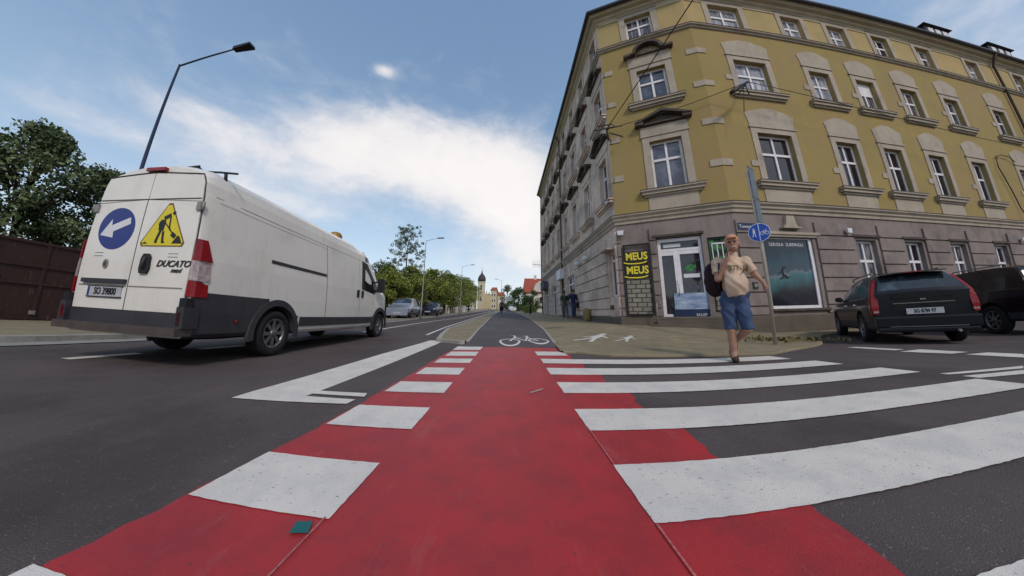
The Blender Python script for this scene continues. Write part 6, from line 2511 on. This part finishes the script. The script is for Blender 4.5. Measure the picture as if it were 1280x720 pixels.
def surface_nets(F, lo, hi, res):
    """numpy dual contouring of a signed distance function"""
    nx, ny, nz = [int((hi[i] - lo[i]) / res) + 2 for i in range(3)]
    X, Y, Z = np.meshgrid(lo[0] + res * np.arange(nx), lo[1] + res * np.arange(ny), lo[2] + res * np.arange(nz), indexing='ij')
    D = F(X, Y, Z)
    s = D < 0
    acc = np.zeros((nx - 1, ny - 1, nz - 1, 3))
    cnt = np.zeros((nx - 1, ny - 1, nz - 1))
    G = np.stack([X, Y, Z], -1)
    corners = [(a, b, c) for a in (0, 1) for b in (0, 1) for c in (0, 1)]

    def sl(A, o):
        return A[o[0]:nx - 1 + o[0], o[1]:ny - 1 + o[1], o[2]:nz - 1 + o[2]]
    for o in corners:
        for ax in range(3):
            if o[ax]:
                continue
            o2 = list(o)
            o2[ax] = 1
            a, b = sl(D, o), sl(D, o2)
            cr = sl(s, o) != sl(s, o2)
            t = np.where(cr, a / np.where(cr, a - b, 1), 0)
            p = sl(G, o) + t[..., None] * (sl(G, o2) - sl(G, o))
            acc += p * cr[..., None]
            cnt += cr
    idx = -np.ones(cnt.shape, int)
    m = cnt > 0
    idx[m] = np.arange(m.sum())
    V = acc[m] / cnt[m][:, None]
    faces = []
    for ax in range(3):
        o1, o2 = [(1, 2), (2, 0), (0, 1)][ax]
        sh_ = [slice(1, -1)] * 3
        sh_[ax] = slice(0, -1)
        a = s[tuple(sh_)]
        sh2_ = [slice(1, -1)] * 3
        sh2_[ax] = slice(1, None)
        b = s[tuple(sh2_)]
        I = np.argwhere(a != b)
        if not len(I):
            continue
        base = I.copy()
        for k in range(3):
            if k != ax:
                base[:, k] += 1
        inside = a[tuple(I.T)]
        q = []
        for d1, d2 in ((0, 0), (1, 0), (1, 1), (0, 1)):
            c = base.copy()
            c[:, o1] -= d1
            c[:, o2] -= d2
            q.append(idx[tuple(c.T)])
        q = np.stack(q, 1)
        q[~inside] = q[~inside][:, ::-1]
        faces.append(q[:, ::-1] if False else q)
    Fc = np.concatenate(faces)
    Fc = Fc[(Fc >= 0).all(1)]
    return V.tolist(), [], Fc.tolist()


def cone(a, b, ra, rb):
    a, b = np.array(a, float), np.array(b, float)
    d = b - a
    L2 = d @ d

    def f(X, Y, Z):
        px, py, pz = X - a[0], Y - a[1], Z - a[2]
        t = np.clip((px * d[0] + py * d[1] + pz * d[2]) / L2, 0, 1)
        return np.sqrt((px - t * d[0]) ** 2 + (py - t * d[1]) ** 2 + (pz - t * d[2]) ** 2) - (ra + (rb - ra) * t)
    return f


def ell(c, r):
    def f(X, Y, Z):
        k = np.sqrt(((X - c[0]) / r[0]) ** 2 + ((Y - c[1]) / r[1]) ** 2 + ((Z - c[2]) / r[2]) ** 2)
        return (k - 1) * min(r)
    return f


def union(fs, k=.03):
    def f(X, Y, Z):
        d = None
        for g_ in fs:
            e = g_(X, Y, Z)
            if d is None:
                d = e
            else:
                h_ = np.clip(.5 + .5 * (e - d) / k, 0, 1)
                d = e * (1 - h_) + d * h_ - k * h_ * (1 - h_)
        return d
    return f


def sdf_obj(name, f, lo, hi, res, mat, parent):
    V_, E_, F_ = surface_nets(f, lo, hi, res)
    return obj(name, (V_, E_, F_), mat, parent, smooth=True)


def hand(w, d, palm_n, s=1.0, curl=.5, thumb=1):
    """palm with four unequal bent fingers and a thumb; w wrist, d direction, palm_n palm normal"""
    w, d, n = Vector(w), Vector(d).normalized(), Vector(palm_n).normalized()
    n = (n - d * n.dot(d)).normalized()
    u = d.cross(n)
    out = [cone(w, w + d * .05 * s, .026 * s, .030 * s), cone(w + d * .03 * s + u * .018 * s, w + d * .085 * s + u * .022 * s, .022 * s, .018 * s), cone(w + d * .03 * s - u * .018 * s, w + d * .085 * s - u * .022 * s, .022 * s, .018 * s)]
    for k, L in enumerate((.062, .074, .070, .054)):
        b = w + d * .088 * s + u * (.030 - .020 * k) * s
        m = b + (d * math.cos(curl * .7) + n * math.sin(curl * .7)) * L * .5 * s
        e = m + (d * math.cos(curl * 1.9) + n * math.sin(curl * 1.9)) * L * .5 * s
        out += [cone(b, m, .0105 * s, .0100 * s), cone(m, e, .0100 * s, .0085 * s)]
    b = w + d * .03 * s + u * .028 * s * thumb
    m = b + (d * .6 + u * .6 * thumb + n * .4).normalized() * .038 * s
    e = m + (d * .9 + u * .15 * thumb + n * .4).normalized() * .032 * s
    out += [cone(b, m, .014 * s, .012 * s), cone(m, e, .012 * s, .010 * s)]
    return out


# --- man crossing, phone hand raised; local frame: X to the picture's right, -Y to the camera
man_az = 0.6856113
mx0, my0 = 3.393, 4.148
man = thing('person', 'man in beige T-shirt, denim shorts and pale orange cap crossing, hand at his face', 'person', (mx0, my0, 0), -man_az)
J = dict(hipc=(.07, 0, .93), hipA=(-.03, .0, .90), hipB=(.15, .02, .90), kneeA=(-.02, -.03, .475), ankA=(-.015, .0, .10), toeA=(.0, -.17, .035),
         kneeB=(.195, -.07, .49), ankB=(-.0, .24, .27), toeB=(-.04, .20, .11), belly=(.095, -.05, 1.13), chest=(.09, .0, 1.40), neck=(.10, .0, 1.60), head=(.135, -.035, 1.785),
         shA=(-.10, .02, 1.53), elA=(-.115, -.07, 1.25), wrA=(.035, -.16, 1.53), shB=(.27, .02, 1.50), elB=(.37, .05, 1.29), wrB=(.455, -.02, 1.16))
hd = Vector(J['head'])
body = union([cone(J['kneeA'], J['ankA'], .062, .042), cone(Vector(J['kneeA']) + Vector((0, .03, -.12)), Vector(J['kneeA']) + Vector((0, .025, -.24)), .05, .04), cone(J['hipA'], J['kneeA'], .080, .056),
              cone(J['kneeB'], J['ankB'], .062, .042), cone(J['hipB'], J['kneeB'], .080, .056),
              cone(J['ankA'], (-.012, -.12, .05), .042, .035), cone(J['ankB'], (-.03, .22, .18), .042, .035),
              cone(J['hipA'], J['hipB'], .085, .085), ell(J['belly'], (.165, .155, .20)), cone(J['belly'], J['chest'], .14, .13), cone(J['shA'], J['shB'], .062, .062),
              cone(J['chest'], J['neck'], .11, .06), cone(J['neck'], hd + Vector((0, .01, -.07)), .058, .055),
              cone(J['shA'], J['elA'], .055, .044), cone(J['elA'], J['wrA'], .043, .028), cone(J['shB'], J['elB'], .055, .044), cone(J['elB'], J['wrB'], .043, .028)], .035)
headf = union([ell(hd + Vector((0, .0, .015)), (.092, .108, .122)), ell(hd + Vector((0, -.028, -.072)), (.068, .076, .066)), cone(hd + Vector((.0, -.106, .01)), hd + Vector((.005, -.132, -.028)), .011, .016),
               ell(hd + Vector((-.094, .01, -.01)), (.013, .024, .036)), ell(hd + Vector((.094, .01, -.01)), (.013, .024, .036)), cone(hd + Vector((-.024, -.100, -.072)), hd + Vector((.024, -.100, -.072)), .010, .010),
               cone(hd + Vector((-.045, -.098, .03)), hd + Vector((.045, -.098, .03)), .012, .012)], .012)
handA = union(hand(J['wrA'], (.20, .10, .62), (.7, .2, -.1), 1.0, .8, 1), .006)
handB = union(hand(J['wrB'], (.10, -.05, -.35), (-.7, -.2, -.1), 1.0, .6, -1), .006)


def man_body(X, Y, Z):
    a = body(X, Y, Z)
    b = headf(X, Y, Z)
    k = .02
    h_ = np.clip(.5 + .5 * (b - a) / k, 0, 1)
    d = b * (1 - h_) + a * h_ - k * h_ * (1 - h_)
    for g_ in (handA, handB):
        b = g_(X, Y, Z)
        k = .008
        h_ = np.clip(.5 + .5 * (b - d) / k, 0, 1)
        d = b * (1 - h_) + d * h_ - k * h_ * (1 - h_)
    return d


sdf_obj('body', man_body, (-.26, -.34, -.0), (.60, .36, 1.98), .0095, 'skin', man)
wav = lambda X, Y, Z: .006 * np.sin(30 * Z + 14 * X + 3 * np.sin(9 * X)) * np.sin(11 * X + 7 * Y + 4 * Z) + .0035 * np.sin(52 * X + 24 * Z + 2 * np.sin(17 * Z))
shirt_f = union([ell((.095, -.05, 1.14), (.180, .172, .20)), cone((.09, -.02, 1.12), (.09, 0, 1.40), .150, .146), cone((.09, -.01, .97), (.09, -.03, 1.15), .150, .156), cone((-.095, .02, 1.50), (.265, .02, 1.48), .078, .078), cone((.09, 0, 1.42), (.105, 0, 1.60), .13, .082),
                 cone(J['shA'], (-.112, -.04, 1.34), .078, .078), cone(J['shB'], (.345, .04, 1.34), .076, .074)], .04)


def shirt(X, Y, Z):
    d = shirt_f(X, Y, Z) + wav(X, Y, Z)
    d = np.maximum(d, .955 - Z + .02 * np.sin(9 * X))
    d = np.maximum(d, Z - 1.665)
    sx = (X + .1) * 0
    # sleeves end above the elbow
    a = np.array(J['elA']) - np.array(J['shA'])
    t = ((X - J['shA'][0]) * a[0] + (Y - J['shA'][1]) * a[1] + (Z - J['shA'][2]) * a[2]) / (a @ a)
    d = np.where(X < -.035, np.maximum(d, (t - .70) * .3), d)
    a = np.array(J['elB']) - np.array(J['shB'])
    t = ((X - J['shB'][0]) * a[0] + (Y - J['shB'][1]) * a[1] + (Z - J['shB'][2]) * a[2]) / (a @ a)
    d = np.where(X > .30, np.maximum(d, (t - .80) * .3), d)
    return d


sh_o = sdf_obj('t_shirt', shirt, (-.26, -.34, .9), (.52, .30, 1.72), .0105, 'shirt', man)
bm = BM()
text_bm(bm, 'STNU', .105, Matrix.Translation((.165, -.19, 1.385)) @ Matrix.Rotation(PI / 2 - .12, 4, 'X') @ Matrix.Rotation(-.06, 4, 'Z'), .004, bold=.004, sx=.95)
sw_ = obj('print', bm, 'print_brown', sh_o)
dpt = bpy.data.objects[sw_.name]
mod = dpt.modifiers.new('wrap', 'SHRINKWRAP')
mod.target = sh_o
mod.wrap_method = 'PROJECT'
mod.use_project_y = True
mod.use_negative_direction = True
mod.use_positive_direction = True
mod.offset = .004


def shorts(X, Y, Z):
    d = union([cone(J['hipA'], (-.024, -.026, .47), .110, .086), cone(J['hipB'], (.190, -.066, .50), .108, .086), cone((.01, 0, .94), (.13, 0, .94), .118, .118), cone((.02, -.01, 1.0), (.15, -.01, 1.0), .12, .12)], .012)(X, Y, Z) + wav(X, Y, Z) * 1.3
    return np.maximum(np.maximum(d, .475 - Z), Z - 1.06)


sdf_obj('shorts', shorts, (-.22, -.24, .42), (.34, .26, 1.1), .011, 'denim', man)
for nm, c_ in (('A', [((-.014, .03, .05), (.0, -.15, .04), .052, .046), ((-.014, .02, .10), (-.014, -.03, .075), .05, .05)]), ('B', [((-.01, .255, .22), (-.035, .20, .10), .052, .046), ((-.0, .245, .27), (-.01, .24, .2), .048, .052)])):
    ff = union([cone(*q) for q in c_], .02)
    g_ = ff
    if nm == 'A':
        g_ = lambda X, Y, Z: np.maximum(ff(X, Y, Z), .008 - Z)
    sdf_obj('shoe', g_, (-.12, -.26, -.0), (.10, .36, .36), .010, 'shoe', man)


def cap(X, Y, Z):
    d = ell(hd + Vector((0, .0, .038)), (.100, .117, .116))(X, Y, Z)
    d = np.maximum(d, hd.z + .048 - Z - .25 * (Y - hd.y) * -1)
    b = ell(hd + Vector((.0, -.125, .062)), (.072, .078, .012))(X, Y, Z)
    return np.minimum(d, b)


sdf_obj('cap', cap, (-.1, -.3, 1.78), (.3, .12, 2.0), .008, 'cap', man)
bm = BM()
for s in (-1, 1):
    lathe(bm, [(.001, 0), (.016, .002), (.02, .0), (.016, -.006)], Matrix.Translation(hd + Vector((s * .033, -.106, .012))) @ Matrix.Rotation(PI / 2, 4, 'X'), 10)
tube(bm, [hd + Vector((-.03, -.106, .016)), hd + Vector((.03, -.106, .016))], .004, 5)
obj('sunglasses', bm, 'black', man)


def hairf(X, Y, Z):
    d = ell(hd + Vector((0, .012, .012)), (.097, .106, .118))(X, Y, Z)
    d = np.maximum(d, Y - hd.y * 0 - 9)
    d = np.maximum(d, -(Y - (hd.y + .005)))
    return np.maximum(d, (hd.z - .06) - Z)


sdf_obj('hair', hairf, (-.0, -.1, 1.7), (.28, .14, 1.96), .009, 'hair', man)
# phone in the raised hand and bag on his back
t = thing('phone', 'small dark phone held in the raised hand of the man crossing', 'phone', tuple(Matrix.Translation((mx0, my0, 0)) @ Matrix.Rotation(-man_az, 4, 'Z') @ Vector((.05, -.17, 1.60))), -man_az)
bm = BM()
box(bm, -.005, .005, -.03, .03, -.03, .08)
obj('casing', bm, 'black', t)
bagc = Matrix.Translation((mx0, my0, 0)) @ Matrix.Rotation(-man_az, 4, 'Z') @ Vector((-.17, .16, 1.28))
bag = thing('backpack', 'dark maroon rucksack on the back of the man crossing', 'rucksack', tuple(bagc), -man_az)
bf = union([ell((0, 0, 0), (.15, .12, .27)), ell((0, .03, -.12), (.145, .13, .17)), cone((-.02, .0, .15), (.02, 0, .22), .09, .06), ell((-.03, .10, -.06), (.09, .06, .12))], .04)
bgo = sdf_obj('pack', lambda X, Y, Z: bf(X, Y, Z) + .004 * np.sin(40 * Z) * np.sin(30 * X), (-.26, -.24, -.40), (.26, .28, .36), .012, 'maroon', bag)
bm = BM()
tube(bm, [(-.02, -.06, .22), (.06, -.14, .275), (.09, -.24, .20), (.08, -.28, .05), (.06, -.20, -.12), (.03, -.08, -.2)], .014, 6)
obj('strap', bm, 'black', bag)


def walker(label, x, y, rz, H, top, legs, hair='hair', stride=.16, bag_=False):
    z0 = Pf(x, y)
    p = thing('person', label, 'person', (x, y, z0), rz, 'pedestrians by the side wall')
    k = H / 1.78
    b = union([cone((-.09, 0, .9), (-.09, stride, .50), .085, .058), cone((-.09, stride, .5), (-.09, stride * .8, .08), .055, .036), cone((.09, 0, .9), (.09, -stride * .6, .5), .085, .058), cone((.09, -stride * .6, .5), (.09, -stride * 1.6, .12), .055, .036),
               cone((-.09, stride * .8, .06), (-.09, stride * .8 + .14, .035), .036, .03), cone((.09, -stride * 1.6, .1), (.09, -stride * 1.6 + .13, .04), .036, .03),
               cone((-.08, 0, .95), (.08, 0, .95), .10, .10), cone((0, 0, 1.0), (0, 0, 1.35), .13, .14), cone((-.16, 0, 1.44), (.16, 0, 1.44), .055, .055), cone((0, 0, 1.45), (0, .01, 1.6), .06, .05), ell((0, .015, 1.68), (.075, .09, .105)),
               cone((-.2, 0, 1.42), (-.24, -.04, 1.15), .045, .036), cone((-.24, -.04, 1.15), (-.23, .1, .93), .034, .024), cone((.2, 0, 1.42), (.24, .03, 1.15), .045, .036), cone((.24, .03, 1.15), (.24, .02, .92), .034, .024),
               cone((-.23, .1, .92), (-.225, .14, .85), .026, .016), cone((.24, .02, .91), (.24, .03, .83), .026, .016), cone((.225, .03, .9), (.21, .06, .86), .011, .009), cone((-.215, .12, .9), (-.2, .15, .86), .011, .009)], .03)
    lo, hi = (-.32, -.34, 0), (.32, .34, 1.8)
    o = sdf_obj('body', b, lo, hi, .016, 'skin', p)
    o.scale = (k, k, k)
    tf = union([cone((0, 0, .98), (0, 0, 1.36), .148, .155), cone((-.16, 0, 1.43), (.16, 0, 1.43), .072, .072), cone((-.2, 0, 1.42), (-.24, -.04, 1.17), .062, .056), cone((.2, 0, 1.42), (.24, .03, 1.17), .062, .056)], .03)
    o = sdf_obj('shirt', lambda X, Y, Z: np.maximum(tf(X, Y, Z), .92 - Z), lo, hi, .016, top, p)
    o.scale = (k, k, k)
    lf = union([cone((-.09, 0, .9), (-.09, stride, .50), .105, .078), cone((-.09, stride, .5), (-.09, stride * .8, .12), .072, .06), cone((.09, 0, .9), (.09, -stride * .6, .5), .105, .078), cone((.09, -stride * .6, .5), (.09, -stride * 1.6, .16), .072, .06), cone((-.08, 0, .95), (.08, 0, .95), .118, .118)], .02)
    o = sdf_obj('trousers', lambda X, Y, Z: np.maximum(np.maximum(lf(X, Y, Z), .10 - Z), Z - 1.0), lo, hi, .016, legs, p)
    o.scale = (k, k, k)
    hf = ell((0, .0, 1.695), (.082, .092, .10))
    o = sdf_obj('hair', lambda X, Y, Z: np.maximum(hf(X, Y, Z), Y * .6 - .03 - (Z - 1.68)), lo, hi, .014, hair, p)
    o.scale = (k, k, k)
    return p


walker('pedestrian in a green top walking away along the side wall, left of the pair', 3.42, 16.8, .05, 1.68, 'green_cloth', 'grey_cloth')
walker('pedestrian in a navy top with white shoulders walking away, right of the pair', 3.86, 16.5, -.05, 1.74, 'navy_cloth', 'denim', 'hair', -.16)
p_ = bpy.data.objects[-1] if False else None
t = thing('shoulder_bag', 'dark bag hanging at the hip of the navy-topped pedestrian', 'bag', (4.12, 16.35, Pf(4.1, 16.4) + .62))
bm = BM()
prism(bm, [(-.1, -.05), (.1, -.05), (.1, .05), (-.1, .05)], 0, .3)
tube(bm, [(-.05, 0, .3), (-.14, 0, .8), (0, 0, .3)], .012, 5)
obj('pouch', bm, 'maroon', t)

# cyclist riding away on the bicycle path
cy_, cx_ = 35.0, -.97
zc = R(cy_) + .07
bk = thing('bicycle', 'dark bicycle with a cargo box ridden away along the path', 'bicycle', (cx_, cy_, zc))
for y_ in (0, 1.05):
    bm = BM()
    prev = None
    for i in range(24):
        t0, t1 = 2 * PI * i / 24, 2 * PI * (i + 1) / 24
        tube(bm, [(0, y_ + .32 * math.cos(t0), .34 + .32 * math.sin(t0)), (0, y_ + .32 * math.cos(t1), .34 + .32 * math.sin(t1))], .022, 5)
    for i in range(8):
        t0 = PI * i / 8
        tube(bm, [(0, y_ + .31 * math.cos(t0), .34 + .31 * math.sin(t0)), (0, y_ - .31 * math.cos(t0), .34 - .31 * math.sin(t0))], .004, 4)
    obj('wheel', bm, 'rubber', bk)
bm = BM()
for a, b in (((0, 0, .34), (0, .42, .3)), ((0, .42, .3), (0, .30, .85)), ((0, .30, .82), (0, .85, .85)), ((0, .42, .3), (0, .88, .8)), ((0, .85, .95), (0, 1.05, .34)), ((0, 0, .34), (0, .3, .78))):
    tube(bm, [a, b], .02, 6)
obj('frame', bm, 'blackmetal', bk)
bm = BM()
tube(bm, [(-.28, .75, 1.05), (0, .86, 1.0), (.28, .75, 1.05)], .015, 6)
obj('handlebar', bm, 'blackmetal', bk)
bm = BM()
box(bm, -.07, .07, .18, .42, .86, .92)
obj('saddle', bm, 'black', bk)
bm = BM()
box(bm, -.26, .26, -.30, .12, .45, .88)
obj('cargo_box', bm, 'maroon', bk)
rider = thing('person', 'cyclist in dark clothes riding away on the bicycle path', 'person', (cx_, cy_, zc))
b = union([cone((-.1, .3, .95), (-.12, .62, .72), .09, .06), cone((-.12, .62, .72), (-.12, .45, .22), .055, .04), cone((.1, .3, .95), (.12, .66, .85), .09, .06), cone((.12, .66, .85), (.12, .5, .42), .055, .04), cone((-.12, .45, .2), (-.12, .58, .17), .036, .03), cone((.12, .5, .4), (.12, .63, .38), .036, .03),
           cone((0, .3, .98), (0, .42, 1.38), .13, .14), cone((-.16, .44, 1.42), (.16, .44, 1.42), .055, .055), cone((0, .44, 1.45), (0, .48, 1.55), .055, .05), ell((0, .5, 1.64), (.08, .095, .11)),
           cone((-.2, .45, 1.40), (-.27, .6, 1.2), .045, .036), cone((-.27, .6, 1.2), (-.27, .76, 1.08), .034, .026), cone((.2, .45, 1.40), (.27, .6, 1.2), .045, .036), cone((.27, .6, 1.2), (.27, .76, 1.08), .034, .026)], .03)
sdf_obj('body', b, (-.36, -.0, .1), (.36, .9, 1.8), .018, 'skin', rider)
b2 = union([cone((0, .3, .98), (0, .42, 1.38), .15, .158), cone((-.16, .44, 1.42), (.16, .44, 1.42), .072, .072), cone((-.2, .45, 1.40), (-.27, .6, 1.2), .06, .052), cone((.2, .45, 1.40), (.27, .6, 1.2), .06, .052), cone((-.27, .6, 1.2), (-.27, .72, 1.1), .05, .04), cone((.27, .6, 1.2), (.27, .72, 1.1), .05, .04)], .03)
sdf_obj('jacket', lambda X, Y, Z: np.maximum(b2(X, Y, Z), .92 - Z), (-.36, -.0, .8), (.36, .9, 1.6), .018, 'black', rider)
b3 = union([cone((-.1, .3, .95), (-.12, .62, .72), .105, .075), cone((-.12, .62, .72), (-.12, .45, .26), .07, .055), cone((.1, .3, .95), (.12, .66, .85), .105, .075), cone((.12, .66, .85), (.12, .5, .46), .07, .055), cone((-.08, .28, .96), (.08, .28, .96), .12, .12)], .02)
sdf_obj('trousers', b3, (-.36, -.0, .15), (.36, .9, 1.15), .018, 'grey_cloth', rider)
bm = BM()
lathe(bm, [(.105, 1.66), (.11, 1.70), (.08, 1.76), (.03, 1.785)], Matrix.Translation((0, .5, 0)), 12)
obj('helmet', bm, 'black', rider)


# ------------------------------------------------------------------ one object per separate piece
SPLIT = {'frieze', 'window_surround', 'quoin', 'rusticated_pier', 'notice', 'vent', 'drainpipe', 'dormer_window', 'lower_cladding', 'rear_panel', 'hinge', 'bumper_corner', 'wheel_arch',
         'sill', 'side_window', 'pillar_trim', 'end_panel', 'door_handle', 'panel_gap', 'latch', 'louvre', 'insulator', 'pressed_line', 'element', 'turned_plate'}


def split_pieces(o, gap=.03):
    me = o.data
    n = len(me.vertices)
    par = list(range(n))

    def find(a):
        while par[a] != a:
            par[a] = par[par[a]]
            a = par[a]
        return a
    key = {}
    for v in me.vertices:
        k = tuple(round(c, 4) for c in v.co)
        if k in key:
            par[find(v.index)] = find(key[k])
        else:
            key[k] = v.index
    for p in me.polygons:
        a = find(p.vertices[0])
        for b in p.vertices[1:]:
            par[find(b)] = a
    isl = {}
    for v in me.vertices:
        isl.setdefault(find(v.index), []).append(v.index)
    boxes = []
    for k, vs in isl.items():
        co = [me.vertices[i].co for i in vs]
        boxes.append([{k}, [min(c[i] for c in co) - gap for i in range(3)], [max(c[i] for c in co) + gap for i in range(3)]])
    changed = True
    while changed:
        changed = False
        for i in range(len(boxes)):
            for j in range(i + 1, len(boxes)):
                A1, B1 = boxes[i], boxes[j]
                if all(A1[1][q] <= B1[2][q] and B1[1][q] <= A1[2][q] for q in range(3)):
                    boxes[i] = [A1[0] | B1[0], [min(A1[1][q], B1[1][q]) for q in range(3)], [max(A1[2][q], B1[2][q]) for q in range(3)]]
                    boxes.pop(j)
                    changed = True
                    break
            if changed:
                break
    if len(boxes) < 2:
        return
    base = o.name.split('.')[0]
    for bi, (roots, _, _) in enumerate(boxes):
        b = bmesh.new()
        mp = {}
        for p in me.polygons:
            if find(p.vertices[0]) in roots:
                vs = []
                for i in p.vertices:
                    if i not in mp:
                        mp[i] = b.verts.new(me.vertices[i].co)
                    vs.append(mp[i])
                f = b.faces.new(vs)
                f.material_index = p.material_index
                f.smooth = p.use_smooth
        m2 = bpy.data.meshes.new(base)
        b.to_mesh(m2)
        b.free()
        for mt in me.materials:
            m2.materials.append(mt)
        if bi == 0:
            first = m2
        else:
            c = bpy.data.objects.new(base, m2)
            COL.objects.link(c)
            c.parent = o.parent
            c.matrix_parent_inverse = o.matrix_parent_inverse.copy()
            c.matrix_basis = o.matrix_basis.copy()
    o.data = first


for o in list(sc.objects):
    if o.type == 'MESH' and o.parent is not None and o.name.split('.')[0] in SPLIT and not o.children:
        split_pieces(o)
